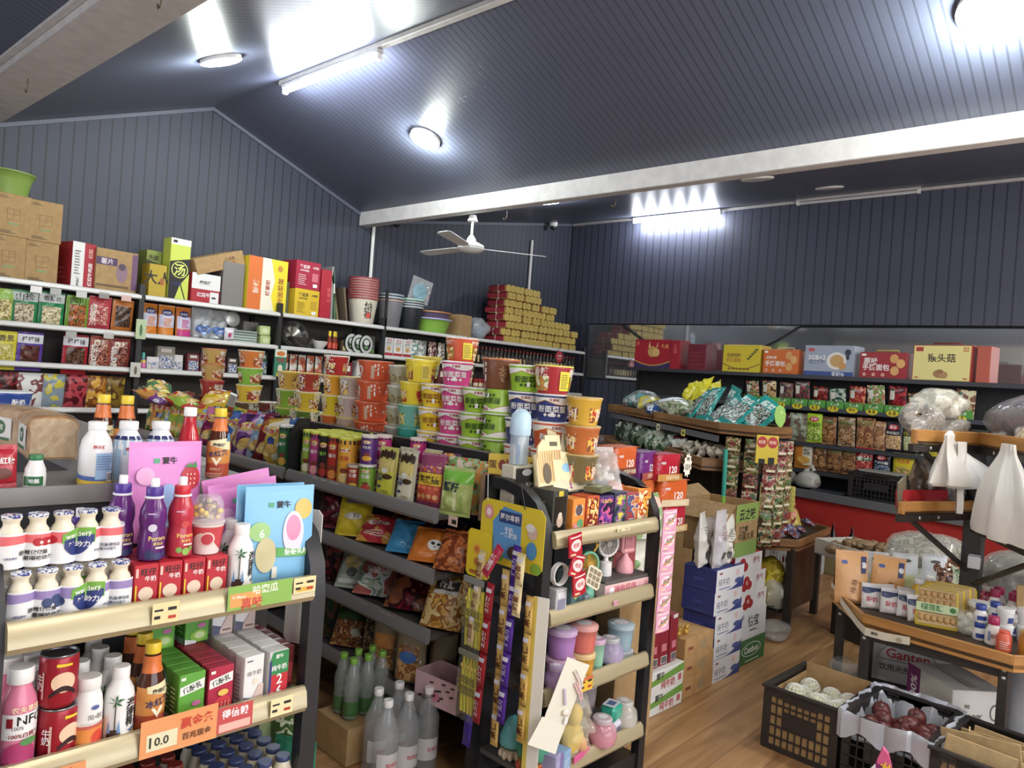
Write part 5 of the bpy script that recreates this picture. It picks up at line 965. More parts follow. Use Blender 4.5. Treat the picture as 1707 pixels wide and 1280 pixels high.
# upright snack packs right of the cans
def banana(b,m,w,h):
    b.rect(m,-w * .42,w * .42,.02 * h,.56 * h,mat('e4e440' if w > .095 else 'e8e4c4',.35)); 
    for i in range(5): x = (-.34 + .17 * i) * w; b.ell(m,x,.70 * h,w * .085,.17 * h,mat('ecd878',.35)); b.ell(m,x,(.89 + .03 * (i % 2)) * h,w * .09,.09 * h,mat('3a2818',.3))
    b.ell(m,-.0,.56 * h,w * .16,.055 * h,mat('f0f0e8')); b.ell(m,.16 * w,.44 * h,w * .24,.055 * h,mat('4a3018',.35)); b.text(m,'吃吃\n香蕉',-w * .22,.42 * h,mat('28407c'),w=w * .34); b.text(m,'巧克力',.1 * w,.12 * h,mat('8a8a30'),w=w * .4); b.rect(m,-w * .3,-w * .1,.2 * h,.25 * h,mat('30406a'))
Yb = foil('d8d46a'); Yw = foil('dcd8bc')
for lb,v,u,w,mt in (('yellow banana candy pack standing in front',1.015,.925,.105,Yb),('pale banana candy pack standing in front, right one',.872,.92,.095,Yw),('banana candy pack behind the yellow one',.985,1.0,.095,Yw),('banana candy pack behind the pale one',.835,1.01,.095,Yb),('banana candy pack farthest back by the tub tier',.90,1.07,.095,Yw)):
    o = bag('banana_candy_pack',lb,'candy pack',w,.20,.03,mt,banana,True,int(v * 100),.06,group='banana candy packs'); put(o,G,u,v,Zc,-80,-4)
def catd(b,m,w,h):
    b.rect(m,-w * .46,w * .46,.42 * h,.66 * h,mat('ecc828',.35)); b.text(m,'笑笑猫',.0,.53 * h,INK,w=w * .8); b.rect(m,-w * .46,w * .46,.10 * h,.42 * h,mat('c8442c',.35)); [b.ell(m,(-.33 + .22 * i) * w,.37 * h,w * .09,.035 * h,mat('e87848')) for i in range(4)]; [b.ell(m,(-.33 + .22 * i) * w,.2 * h,w * .09,.05 * h,mat('e0a060')) for i in range(4)]; b.rect(m,-w * .45,w * .45,.68 * h,.8 * h,pr('d87838','c8482c','8a3880','e8a050',s=60,seed=3,bump=0))
o = bag('snack_pack','red and yellow snack pack with black characters beside the banana packs','snack pack',.12,.20,.05,foil('9a4068',.2),catd,False,3); put(o,G,.925,.725,Zc,-76,-5)
def vegd(b,m,w,h): b.band(m,-w / 2,w / 2,lambda a: .72 * h + .03 * h * sin(a * 6),lambda a: .97 * h,mat('78c83a',.3)); [b.rect(m,(-.4 + .2 * i) * w,(-.3 + .2 * i) * w,.06 * h,.5 * h,mat(['d8e090','a8c060','e0e8a8','98b850','d0dc88'][i],.3)) for i in range(4)]; b.text(m,'蟹籽',-.1 * w,.6 * h,mat('1c3a3c'),w=w * .55)
o = bag('snack_pack','light green snack pack with dark title next to the rack','snack pack',.135,.165,.055,foil('b4c870',.15),vegd,False,4); put(o,G,.93,.575,Zc,-72,-6)
for i,(v,u,c) in enumerate(((.66,1.02,('3a8a4a','d8603c','8ac070','f0d8c8')),(.52,1.03,('3a7a44','c84c3c','a0c888','e8a050')),(.80,1.05,('8a3a80','d86a3c','e8b050','5a2a60')),(.42,1.02,('4a8a50','e0704c','b8d8a0','f0e0d0')))):
    o = bag('snack_pack',['green and red veg snack bag behind the light green pack','green and red veg snack bag behind the rack corner','purple and orange snack bag behind the cat pack','green and red veg snack bag closest to the rack handle'][i],'snack pack',.14,.19,.05,pr(*c,s=30,seed=i),None,False,5 + i,group='snack bags behind the upright packs'); put(o,G,u,v,Zc,-70 + 8 * i,-8)
for i in range(2):
    o = carton('egg_snack_box',['yellow egg snack box behind the rack handle, left one','yellow egg snack box behind the rack handle, right one'][i],'snack box',.085,.05,.075,'ecc840',lambda b,f,l,tp,w,d,h: (b.ell(f,.012,.5 * h,.014,.02,mat('9a3a30')),b.text(f,'蛋',-.024,.5 * h,BROWN,h=.03),b.rect(f,.028,.038,.1 * h,.8 * h,mat('c84a30'))),group='egg snack boxes'); put(o,G,1.03 + .03 * i,.445 - .092 * i,1.14,-60)
put(carton('snack_carton','plain carton carrying the egg snack boxes','carton',.12,.2,.173,'8a6a48'),G,1.05,.405,Zc,28)

# lower shelves of the middle gondola
def junk(b,m,w,h): b.ell(m,0,.6 * h,w * .3,.12 * h,mat('f0e8d8',.3)); b.text(m,'怪味',0,.6 * h,RED,w=w * .4); lines(b,m,-w * .3,w * .3,.12 * h,.3 * h,3,mat('f0e4c8'),.4)
ZB,ZCc,ZD = .7355,.5065,.2425
low = [('yellow glossy snack bag leaning at the left of the second shelf',1.265,.94,ZB,.15,.165,.06,foil('d8bc1c'),'y',-50,-28),('red snack bag with golden picture, second shelf',1.10,.945,ZB,.17,.13,.055,pr('b8202c','e0a040','c83038',s=14,seed=2),'j',-60,-50),('brown glossy sausage bag behind the red one',1.06,1.05,ZB,.2,.16,.06,pr('7a3418','3a2018','a85828',s=24,seed=4),None,-70,-40),('bright blue crumpled snack bag with pink edge, second shelf',.905,.94,ZB,.13,.14,.055,foil('3a92c8',.2,.8),None,-58,-45),('brown and navy bag behind the blue one',.83,1.05,ZB,.2,.15,.05,pr('6a3a24','28305c','8a5a34',s=18,seed=6),None,-80,-38),('orange snack bag with white panda shape, second shelf',.735,.935,ZB,.15,.14,.055,foil('e07820'),'p',-58,-45),('amber sausage bag with round slices beside the rack',.60,.94,ZB,.13,.15,.05,pr('b85828','d87838','8a3a1c',s=40,seed=7),None,-66,-35),
       ('maroon snack bag far left of the second shelf',1.46,.95,ZB,.15,.17,.06,pr('5a1624','7a2030','3a1018',s=20,seed=8),None,-60,-25),
       ('pale grey bag with yellow dog picture, third shelf',1.23,.94,ZCc,.17,.17,.06,foil('b8c4b0'),'d',-58,-35),('white and green snack bag, third shelf',1.08,.945,ZCc,.19,.16,.07,pr('d8dcd8','8ab08a','e8ece8','c86a5a',s=18,seed=10),'j',-60,-45),('green-white bag behind the white one, third shelf',1.02,1.06,ZCc,.18,.16,.05,pr('c8d0c8','4a7a54','a8b8a8',s=20,seed=11),None,-70,-35),('dark red glossy bag, third shelf',.85,.94,ZCc,.19,.19,.075,pr('5a0c14','7a1420','3a0a10','8a4a28',s=13,seed=12),None,-62,-48),('amber bag of crisps with dark header beside the rack, third shelf',.62,.935,ZCc,.17,.20,.06,pr('c88a2c','e0a848','a0601c','e8c880',s=30,seed=13),'h',-64,-30),
       ('clear bag of brown nuts at the left of the fourth shelf',1.24,.945,ZD,.17,.16,.07,pr('8a4a24','b87038','5a2e18','d8a060',s=60,seed=14),'g',-58,-32),('brown and clear pouch beside the nuts, fourth shelf',1.075,.955,ZD,.10,.19,.05,pr('6a4a30','9a8068','4a3424',s=40,seed=15),None,-66,-10),('dark green bag at the far left of the fourth shelf',1.38,.96,ZD,.14,.18,.06,pr('2a4a2c','5a3a24','1c2a1c',s=20,seed=16),None,-60,-15),('dark red bag at the far left of the third shelf',1.40,.96,ZCc,.15,.17,.06,pr('6a1a20','2a1c1c','8a3a30',s=20,seed=17),None,-60,-20)]
def lowd(k):
    if k == 'j': return junk
    if k == 'y': return lambda b,m,w,h: (b.ell(m,0,.45 * h,w * .28,.10 * h,mat('e8e4d8')),b.text(m,'三只',0,.45 * h,BROWN,w=w * .4),b.rect(m,-w * .3,w * .3,.82 * h,.93 * h,mat('8a8a90')))
    if k == 'p': return lambda b,m,w,h: (b.ell(m,.2 * w,.4 * h,w * .2,.18 * h,mat('f0f0ec')),b.ell(m,.13 * w,.44 * h,w * .05,.05 * h,INK),b.ell(m,.28 * w,.44 * h,w * .05,.05 * h,INK),b.ell(m,.2 * w,.33 * h,w * .03,.02 * h,INK))
    if k == 'd': return lambda b,m,w,h: (b.ell(m,-.1 * w,.6 * h,w * .22,.2 * h,mat('d8c070')),b.ell(m,-.05 * w,.32 * h,w * .16,.12 * h,mat('5a5a58')),b.rect(m,-w * .4,w * .3,.04 * h,.14 * h,mat('e8e8e0')))
    if k == 'h': return lambda b,m,w,h: (b.rect(m,-w * .3,w * .3,.66 * h,.86 * h,mat('2a2422')),b.text(m,'香酥',0,.78 * h,WHITE,w=w * .4),b.rect(m,-w * .3,w * .3,.58 * h,.65 * h,mat('d8d8d8')))
    if k == 'g': return lambda b,m,w,h: (b.band(m,-w * .48,w * .48,lambda a: .62 * h,lambda a: .95 * h,mat('3a5a2c')),b.ell(m,.2 * w,.3 * h,w * .13,.1 * h,mat('b8c0a8')))
for i,(lb,v,u,z,w,h,d,mt,k,rz,rx) in enumerate(low):
    o = bag('snack_bag',lb,'snack bag',w,h,d,mt,lowd(k),False,30 + i,.16,group='snack bags on the lower shelves of the middle gondola'); put(o,G,u,v,z + d * .42 * abs(sin(R(rx))) ,rz,rx)
for i,(v,c) in enumerate(((.962,'d88a3c'),(.80,'3a70c0'))):
    o = bag('kraft_pouch',['brown kraft pouch with orange window, left of two','brown kraft pouch with a blue badge, right of two'][i],'snack pouch',.13,.235,.07,foil('a08a68',.6),lambda b,m,w,h,c=c,i=i: (b.rect(m,-w * .34,w * .34,.1 * h,.68 * h,pr('b8743c','8a5228','d09a58',s=60,seed=i,bump=0)),b.ell(m,0,.48 * h,w * .3,.10 * h,mat(c,.4)) if i else b.rect(m,-w * .34,w * .34,.45 * h,.68 * h,mat('d88a3c',.4)),b.rect(m,.05,.055,.4 * h,.45 * h,WHITE)),True,60 + i,.05,group='kraft snack pouches'); put(o,G,.95,v,ZD,-62,-3)
for i,v in enumerate((.90,.73)):
    o = bag('kraft_pouch',['plain kraft pouch behind the left kraft pouch','plain kraft pouch behind the right kraft pouch'][i],'snack pouch',.12,.22,.06,foil('8a7656',.6),None,True,66 + i,.05,group='kraft snack pouches'); put(o,G,1.06,v,ZD,-66,-3)
b = MB(); pk = mat('dcb0b4',.6); b.box(-.11,.11,-.07,-.067,0,.11,pk); b.box(-.11,.11,.067,.07,0,.11,pk); b.box(-.11,-.107,-.07,.07,0,.11,pk); b.box(.107,.11,-.07,.07,0,.11,pk); b.box(-.107,.107,-.067,.067,0,.004,mat('4a3434',.7)); f = front(.14); rg = random.Random(2)
for i in range(16): x,z = rg.uniform(-.09,.09),rg.uniform(.015,.095); b.ell(f,x,z,.006,.004,mat('3a2a30')); b.ell(f,x + .009,z + .002,.006,.004,mat('3a2a30'))
b.ell(f,.0,.04,.024,.018,mat('d87a9a'))
put(tag(b.build('display_carton'),'pink open display carton with dark bows on the fourth shelf','display box'),G,.97,.585,ZD,-84)

# chip and crisp bags on the far part of the shelf
ch = [('2a4aa8','e8c040','f0e8d0'),('1c1a20','a85a28','7a1c28'),('8ab0d8','b8d0e8','3a5a8a'),('3a1c50','7a3a90','d8b0d0'),('d8d0e0','7a3a8a','c8883c'),('2a3a8a','3a6ac0','e0d8c8'),('2a1c18','7a4420','c8782c'),('2c3c2a','1a1c18','5a7a48'),('a82c5c','7a1c48','d870a0'),('3a58a8','8ab0d8','d8d8e0'),('e0c828','d8b020','c8402c'),('3a6ab8','2a9a6a','d8e040'),('4a8a3a','8ab84a','e0d048'),('e0c428','98b838','c83828'),('2a5aa8','7ab0d8','e8e0c0'),('c8b828','6a8a38','e8e0a0'),('8a2a5a','3a2a6a','d88a3a'),('d8c030','e8d868','3a7a48')]
cn = ['deep blue','black and brown','pale blue','dark purple','lilac and white','bright blue','brown-black','dark green','magenta','steel blue','golden yellow','blue-green','leaf green','yellow and green','sky blue','olive yellow','plum','lemon yellow']
def chipd(b,m,w,h): b.ell(m,0,.72 * h,w * .3,.11 * h,mat('f0c830',.3)); b.band(m,-w * .34,w * .34,lambda a: .67 * h,lambda a: .77 * h,mat('c8242c',.3),6); b.text(m,'乐事',0,.72 * h,WHITE,w=w * .4); b.ell(m,.05 * w,.3 * h,w * .3,.12 * h,mat('e0b050',.35)); b.ell(m,-.1 * w,.22 * h,w * .2,.08 * h,mat('e8c878',.35))
cp = [bag('chip_bag','x','chip bag',.165,.225,.075,pr(*c,s=11,seed=i * 3,rough=.2),chipd,False,70 + i,.14) for i,c in enumerate(ch)]
k = 0
for row,(u,zz,n) in enumerate(((.945,Zc,18),(1.055,Zc + .002,17),(1.0,Zc + .205,6))):
    for i in range(n):
        v = 2.02 + .098 * i + row * .05 if row < 2 else 2.9 + .16 * i
        j = (i + row * 5) % 18 if row < 2 else (10 + 3 * i) % 18
        o = cp[j] if cp[j].get('used') is None else dup(cp[j]); o['used'] = 1
        tag(o,f'{cn[j]} chip bag, {ORD[i]} from the black divider, ' + ['front row','back row','lying on top'][row],'chip bag','chip bags on the far part of the middle gondola')
        if row < 2: put(o,G,u,v,zz,-68 + (i * 37 % 23) - 11,-12 - (i * 13 % 9),(i * 29 % 17) - 8)
        else: put(o,G,u - .02,v,zz,-40 + (i * 57 % 80),-62 - (i * 13 % 14),(i * 29 % 21) - 10)
for o in bpy.data.objects:
    if 'used' in o: del o['used']
o = dup(cp[17]); tag(o,'bright yellow chip bag lying on top at the far end of the gondola','chip bag','chip bags on the far part of the middle gondola'); put(o,G,.99,3.74,Zc + .25,-15,-70,12)

# five-spice noodle packs stacked beside the rack
def n5(label,c,cd,loc,rz=0):
    def d(b,f,l,tp,w,dd,h):
        b.text(f,'120',.02,.42 * h,WHITE,w=w * .3); b.text(f,'今麦郎',-.3 * w,.68 * h,WHITE,w=w * .2); b.rect(f,-w * .48,w * .48,0,.26 * h,mat(cd,.35)); b.text(f,'红烧牛肉面',.02,.13 * h,mat('e8d8b8'),w=w * .5)
    t = thing('noodle_multipack',label,'noodle pack','five-packs of noodles beside the toy rack'); w,dd,h = .20,.12,.125
    b = MB(); 
    b.grid(lambda a,c_: (lambda q: (q[0],q[1],q[2]))((( cos(2 * pi * a) * abs(cos(2 * pi * a)) ** -.55 if abs(cos(2 * pi * a)) > 1e-4 else 0) * w / 2 * (1 - .03 * abs(2 * c_ - 1) ** 4),(sin(2 * pi * a) * abs(sin(2 * pi * a)) ** -.55 if abs(sin(2 * pi * a)) > 1e-4 else 0) * dd / 2 * (1 - .05 * abs(2 * c_ - 1) ** 4),h * c_)),32,8,foil(c,.22,.5),True,True)
    b.box(-w / 2 * .96,w / 2 * .96,-dd / 2 * .94,dd / 2 * .94,h - .003,h,foil(c)); d(b,front(dd),left(w),top(h),w,dd,h); b.build('noodle_wrapper',t)
    put(t,G,*loc,rz); return t
for a in [('dark brown five-pack of noodles at the back left of the noodle pile','2c2024','3a2a28',(1.760,.62,1.135),6),('orange five-pack of noodles on top of the pile','d85a20','7a3a28',(1.780,.455,1.11),4),('purple five-pack of noodles on top of the pile','6a2478','a84a40',(1.950,.45,1.085),12),('red five-pack of noodles with price star on top of the pile','b8182c','c88a40',(2.090,.42,1.075),-4),('orange five-pack of noodles at the right edge, middle of the pile','d85a20','d8c098',(2.160,.42,.95),-10),('red five-pack of noodles at the right edge, bottom of the pile','b8182c','c8a060',(2.175,.42,.823),0),('orange-brown five-pack of noodles below the purple one','c85a24','8a4a2c',(1.930,.45,.955),0),('orange five-pack of noodles below the top orange one','d0602c','8a4a2c',(1.730,.455,.98),0),('red-brown five-pack of noodles low behind the rack','a83a28','7a3a28',(1.850,.45,.825),0)]: n5(*a[:3],a[3],a[4])
b = MB(); n = 11; P = [((.055 if i % 2 else .042) * cos(2 * pi * i / (2 * n)),.06 + (.06 if i % 2 else .046) * sin(2 * pi * i / (2 * n))) for i in range(2 * n)]; b.prism(P,-.001,.001,mat('f0ead8',.6)); f = front(.002); b.text(f,'10.9',0,.05,INK,w=.06); b.text(f,'特价',.0,.09,INK,w=.04)
put(tag(b.build('price_star'),'white jagged price star on the red noodle pack','price tag'),G,2.19,.335,1.09,10,0,4)

# ================================================================ back wall: cartons on the top board
TOPZ = 1.931
def bput(o,x,v,z,rz=0,rx=0,ry=0): return put(o,BK,x,v,z,rz,rx,ry)
def plainbox(b,f,l,tp,w,d,h): b.rect(f,-w * .2,w * .2,h * .38,h * .66,mat('8a6840',.8)); b.rect(f,-w * .18,w * .18,h * .395,h * .645,CARD); b.rect(f,-w * .01,w * .01,h * .4,h * .64,mat('8a6840')); b.rect(f,-w * .18,w * .18,h * .51,h * .525,mat('8a6840')); lines(b,f,-w * .4,w * .1,h * .06,h * .14,2,mat('5a4428'),.5); b.rect(f,-w * .15,w * .15,.27 * h,.31 * h,mat('7a9a60')); lines(b,f,-w * .42,-w * .1,h * .88,h * .95,2,mat('6a5030'),.4)
for lb,x,v,z,w,d,h,rz in (('plain brown carton at the left end of the wall shelf, lower layer left',1.475,.16,TOPZ,.205,.26,.29,4),('plain brown carton, lower layer right in the left stack',1.69,.17,TOPZ,.2,.26,.285,-2),('plain brown carton, upper layer left in the left stack',1.485,.165,TOPZ + .291,.205,.26,.285,6),('plain brown carton, upper layer right in the left stack',1.70,.17,TOPZ + .286,.2,.26,.285,-3)):
    bput(carton('cardboard_box',lb,'cardboard box',w,d,h,'a5814f',plainbox,.004,'plain brown cartons on the wall shelf',CARD),x,v,z,rz)
t = thing('plastic_basin','green plastic basin on top of the left brown cartons','basin'); bput(t,1.475,.18,TOPZ + .577)
b = MB(); b.lathe([(.13,0),(.15,.10),(.165,.14),(.178,.148),(.178,.156),(.16,.152),(.14,.10),(.12,.01),(.003,.008)],mat('7a9a3c',.35),32,caps=(1,0)); b.build('basin_bowl',t)
def noodlebox(b,f,l,tp,w,d,h): b.rect(f,-w * .5,w * .0,0,h,mat('e8e6e2')); b.text(f,'红烧牛肉面',w * .27,h * .32,WHITE,w=h * .5,rot=90); b.text(f,'康师傅',-w * .22,h * .14,INK,w=h * .2,rot=90); lines(b,f,-w * .4,-w * .15,h * .3,h * .85,9,mat('7a7a78'),.4); b.text(f,'红烧',w * .25,h * .78,mat('e8c0b0'),w=h * .2,rot=90); lines(b,l,-d * .3,d * .3,h * .2,h * .5,3,mat('c05050'),.5)
bput(carton('noodle_box','red and white noodle box with vertical lettering, right of the brown cartons','cardboard box',.17,.26,.33,'b01c2a',noodlebox,.003),1.93,.17,TOPZ,10)
def owlbox(b,f,l,tp,w,d,h): b.rect(f,-w * .5,-.0,h * .62,h * .8,mat('4a3058')); b.ell(f,w * .12,h * .48,w * .14,h * .24,mat('8a6a78')); b.ell(f,w * .12,h * .62,w * .09,h * .08,mat('4a3a48')); b.rect(f,w * .36,w * .5,h * .1,h * .96,mat('6a4468')); b.text(f,'薯片',-w * .25,h * .71,mat('d8c8d0'),w=w * .3); b.rect(f,-w * .48,w * .3,h * .12,h * .17,mat('6a4a2c'))
bput(carton('cardboard_box','brown carton with dark purple print on the left bay','cardboard box',.30,.26,.315,'94703f',owlbox,.003,None,CARD),2.17,.17,TOPZ,4)
bput(carton('cardboard_box','grey carton edge behind the purple-printed carton','cardboard box',.12,.2,.30,'6a6258',None,.003),2.03,.40,TOPZ,0)
bput(carton('noodle_box','dark yellow noodle box at the left of the second bay','cardboard box',.135,.12,.26,'b89a20',lambda b,f,l,tp,w,d,h: (b.text(f,'大人',0,h * .6,INK,h=h * .4),b.rect(f,.02,.05,h * .4,h * .6,mat('a85a2c')))),2.475,.10,TOPZ,4)
bput(carton('noodle_box','olive and black noodle box behind the dark yellow one','cardboard box',.17,.14,.38,'8a9a40',lambda b,f,l,tp,w,d,h: (b.band(f,-w / 2,w / 2,lambda a: h * (.55 - .3 * a),lambda a: h * (.8 - .1 * a),mat('2a2c20')),b.text(f,'汤面',-w * .2,h * .85,INK,w=w * .5))),2.52,.25,TOPZ,4)
def soupbox(b,f,l,tp,w,d,h): b.rect(f,-w / 2,w / 2,h * .9,h,mat('e4e6dc')); b.pol(f,[(-w / 2,h * .62),(w / 2,h * .7),(w / 2,h * .46),(w * .1,h * .28),(w * .4,0),(-w / 2,0)],INK); b.pol(f,[(-w * .2,0),(w * .34,0),(w * .05,h * .26)],mat('c8d84a')); b.ell(f,.0,h * .50,w * .42,h * .135,mat('d8e060')); b.ell(f,.0,h * .50,w * .37,h * .12,INK); b.text(f,'汤',0,h * .5,mat('e0e868'),w=w * .55); b.text(f,'大骨面',-w * .15,h * .27,NAVY,w=w * .5); b.rect(f,-w * .4,-w * .2,h * .93,h * .97,INK)
bput(carton('noodle_box','tall yellow-green and black soup noodle box standing on end','cardboard box',.165,.12,.49,'c8d648',soupbox,.003),2.64,.10,TOPZ,4)
def rw(b,f,l,tp,w,d,h): b.rect(f,-w / 2,w / 2,h * .48,h,mat('e6e4e0')); b.text(f,'红烧牛肉',.0,h * .3,WHITE,w=w * .6); b.text(f,'康师傅',-.01,h * .7,INK,w=w * .4); b.rect(f,w * .15,w * .46,h * .06,h * .42,mat('e6e4e0')); b.rect(f,w * .22,w * .36,h * .2,h * .26,INK)
bput(carton('noodle_box','low red and white noodle box under the tilted carton','cardboard box',.25,.2,.245,'b01c2a',rw,.003),2.86,.14,TOPZ,5)
bput(carton('cardboard_box','open brown carton tilted on top of the red noodle box','cardboard box',.46,.24,.13,'8f6c40',lambda b,f,l,tp,w,d,h: (b.text(f,'小浣熊',w * .2,h * .62,BROWN,w=w * .22),b.text(f,'烤肉香味',w * .22,h * .32,mat('a83028'),w=w * .28)),.004,None,CARD),2.99,.17,TOPZ + .30,6,0,-19)
bput(carton('cardboard_box','grey-brown carton standing behind the orange and yellow case','cardboard box',.2,.22,.38,'7a7470',None,.003),3.10,.16,TOPZ,4)
def vegcase(b,f,l,tp,w,d,h): b.rect(f,-w / 2,-w * .08,0,h,mat('e06a24')); b.band(f,-w * .16,w * .2,lambda a: 0,lambda a: h,mat('f0e8d0'),1); b.pol(f,[(w * .2,0),(w * .1,h * .3),(w * .18,h * .6),(w * .06,h),(w / 2,h),(w / 2,0)],mat('f0d81c')); b.text(f,'粉面菜蛋',w * .34,h * .42,mat('a03820'),w=h * .5,rot=90); b.text(f,'杨掌柜',w * .0,h * .45,mat('b03828'),w=h * .3,rot=90); b.text(f,'酸辣',-w * .3,h * .45,mat('f4d8c0'),w=h * .25,rot=90); b.rect(f,w * .28,w * .42,h * .06,h * .2,WHITE); b.ell(f,w * .3,h * .84,w * .07,h * .06,mat('c88a30'))
bput(carton('noodle_case','orange, cream and yellow noodle case standing on end','cardboard box',.385,.26,.465,'e8d020',vegcase,.003),3.405,.16,TOPZ,3)
def every(c):
    return lambda b,f,l,tp,w,d,h: (b.text(f,'每益添',-w * .16,h * .8,WHITE if c != 'y' else INK,w=w * .4),b.text(f,'everyday',-w * .16,h * .66,WHITE if c != 'y' else INK,w=w * .36),lines(b,f,-w * .4,-w * .05,h * .15,h * .55,6,mat('e8c8c8' if c != 'y' else '8a6a10'),.35),b.rect(f,w * .15,w * .4,h * .3,h * .6,mat('d86a78' if c != 'y' else 'c8a020')),b.rect(f,w * .2,w * .38,h * .1,h * .22,WHITE),b.text(f,'大箱装',w * .28,h * .8,WHITE if c != 'y' else INK,w=w * .25))
bput(carton('yogurt_case','yellow yogurt case under the crimson one','cardboard box',.265,.24,.25,'e0b81c',every('y'),.003),3.81,.15,TOPZ,3)
bput(carton('yogurt_case','crimson yogurt case on top of the yellow one','cardboard box',.265,.24,.255,'b01838',every('r'),.003),3.805,.15,TOPZ + .2505,3)
bput(carton('yogurt_case','narrow side of a red case standing right of the yogurt cases','cardboard box',.12,.24,.46,'b4182c',lambda b,f,l,tp,w,d,h: b.text(f,'礼盒装',.03,h * .5,mat('d85a5a'),w=h * .3,rot=90),.003),4.01,.15,TOPZ,2)
bput(carton('cardboard_box','dark green and brown carton behind the yogurt cases','cardboard box',.06,.2,.30,'5a5a3a',None,.003),3.64,.2,TOPZ,0)
for i,(lb,x,h,c,ry) in enumerate((('flattened grey carton leaning behind the red case',4.09,.50,'8a8a86',-2),('flattened green-edged carton leaning right of the red case',4.13,.46,'4a6a4a',-6),('flattened olive carton leaning at the right of the cases',4.165,.43,'7a7448',-13),('flattened brown carton leaning nearest the striped bins',4.27,.33,'6a5a48',-10))):
    bput(carton('flattened_carton',lb,'flat cardboard',.022,.3,h,c,lambda b,f,l,tp,w,d,hh,i=i: b.rect(f,-.008,.008,hh * .55,hh * .75,mat('dcdcd4')) if i == 1 else None,.002),x,.18,TOPZ + .003,0,0,ry)
# bins, basins
def bin_(label,x,v,z,r,h,c,rimc,deco=None):
    t = thing('trash_bin',label,'trash bin','plastic bins on the wall shelf'); bput(t,x,v,z,-18)
    P = [(r * .74,0),(r * .76,.006),(r,h)]; b = MB(); b.lathe(P,mat(c,.4),30); 
    if deco: deco(b,cyl(interp(P)),r,h)
    b.build('bin_body',t)
    b = MB(); b.lathe([(r,h - .012),(r * 1.04,h - .012),(r * 1.04,h + .004),(r * .98,h + .004)],mat(rimc,.4),30,caps=(0,0)); b.build('bin_rim',t); return t
bdec = lambda b,m,r,h: (b.text(m,'納\n福',r * .1,h * .55,INK,h=h * .62),b.ell(m,r * .15,h * .36,r * .18,r * .18,mat('d84a38')))
for i in range(9):
    t = bin_(['cream bin with black characters at the bottom of the red-rimmed stack'][0] if i == 0 else f'red-rimmed nested bin, {ORD[i - 1]} rim up from the cream one',4.55,.18,TOPZ + .0248 * i,.15,.265,'dcd2bc','9a3038',bdec if i == 0 else None)
bput(carton('cardboard_box','maroon wrapped package behind the striped bins','cardboard box',.1,.1,.36,'5a2a28',None,.01),4.46,.38,TOPZ,0)
gb = None
for i,(lb,c,rc,h0) in enumerate((('grey bin with a lighter rim at the left of the dark bins','77767a','b89a80',0),('dark rim of the bin nested in the grey one','3a4250','aab4bc',.03),('second dark rim of the bins nested in the grey one','3a4250','98a4ac',.06))): bin_(lb,4.90,.18,TOPZ + h0,.135,.29,c,rc)
for i,(lb,rc) in enumerate((('black bin at the bottom of the dark stack','a8b0b8'),('grey rim of the second bin in the dark stack','9aa4a8'),('grey rim of the third bin in the dark stack','9aa4a8'),('mint rim of the top bin in the dark stack','a8d0b8'))): bin_(lb,5.17,.19,TOPZ + .026 * i,.15,.255,'1e2026',rc)
t = thing('fan_pack','clear bag of round blue hand fans standing in the dark bin stack','hand fans'); bput(t,5.27,.18,TOPZ + .335,-15,-4,14)
for i,c in enumerate(('3a90a8','d8a020','c83a78')): b = MB(); b.lathe([(.09 - .004 * i,-.003),(.09 - .004 * i,.003)],mat(c,.4),26,T=Matrix.Translation((.014 * i,.012 * i,.10)) @ Matrix.Rotation(R(90),4,'X')); b.build('hand_fan',t)
b = MB(); bagmesh(b,.25,.24,.06,film('f0f4f4',.22,.06),False,4,.4,.012); b.build('clear_bag',t)
def basin(label,x,v,z,r,h,c,rc):
    t = thing('plastic_basin',label,'basin','plastic basins on the wall shelf'); bput(t,x,v,z); b = MB(); b.lathe([(r * .72,0),(r * .92,h - .02),(r * .97,h - .012),(r * .9,h - .012),(r * .7,.006),(.003,.006)],mat(c,.35),32,caps=(1,0)); b.build('basin_bowl',t)
    b = MB(); b.lathe([(r * .93,h - .016),(r * 1.02,h - .012),(r * 1.02,h + .002),(r * .9,h)],mat(rc,.35),32,caps=(0,0)); b.build('basin_rim',t)
basin('lime green basin with a lilac rim, bottom of the basin stack',5.51,.22,TOPZ,.235,.165,'8cc444','a8a4d8')
basin('grey-purple basin with a copper rim, top of the basin stack',5.51,.22,TOPZ + .075,.225,.165,'6a5a78','b8784a')
bput(carton('cardboard_box','small brown carton right of the basins','cardboard box',.23,.22,.25,'a27a46',lambda b,f,l,tp,w,d,h: b.rect(f,w * .28,w * .3,0,h,mat('c8a878')),.003,None,CARD),5.88,.16,TOPZ,12)
t = thing('plastic_bundle','bundle of clear and blue plastic bags between carton and joss paper','plastic bags'); bput(t,6.22,.2,TOPZ + .002); b = MB(); b.ball(0,0,.13,.16,.12,.13,film('c8d0d8',.5,.08),18,5,.22); b.build('plastic_wrap',t); b = MB(); b.ball(.01,0,.10,.11,.08,.09,mat('a8b4c8',.4),14,6,.25); b.build('folded_bags',t)
bput(carton('cardboard_box','dark carton behind the plastic bundle','cardboard box',.4,.1,.24,'6a4a40',None,.003),6.25,.40,TOPZ)
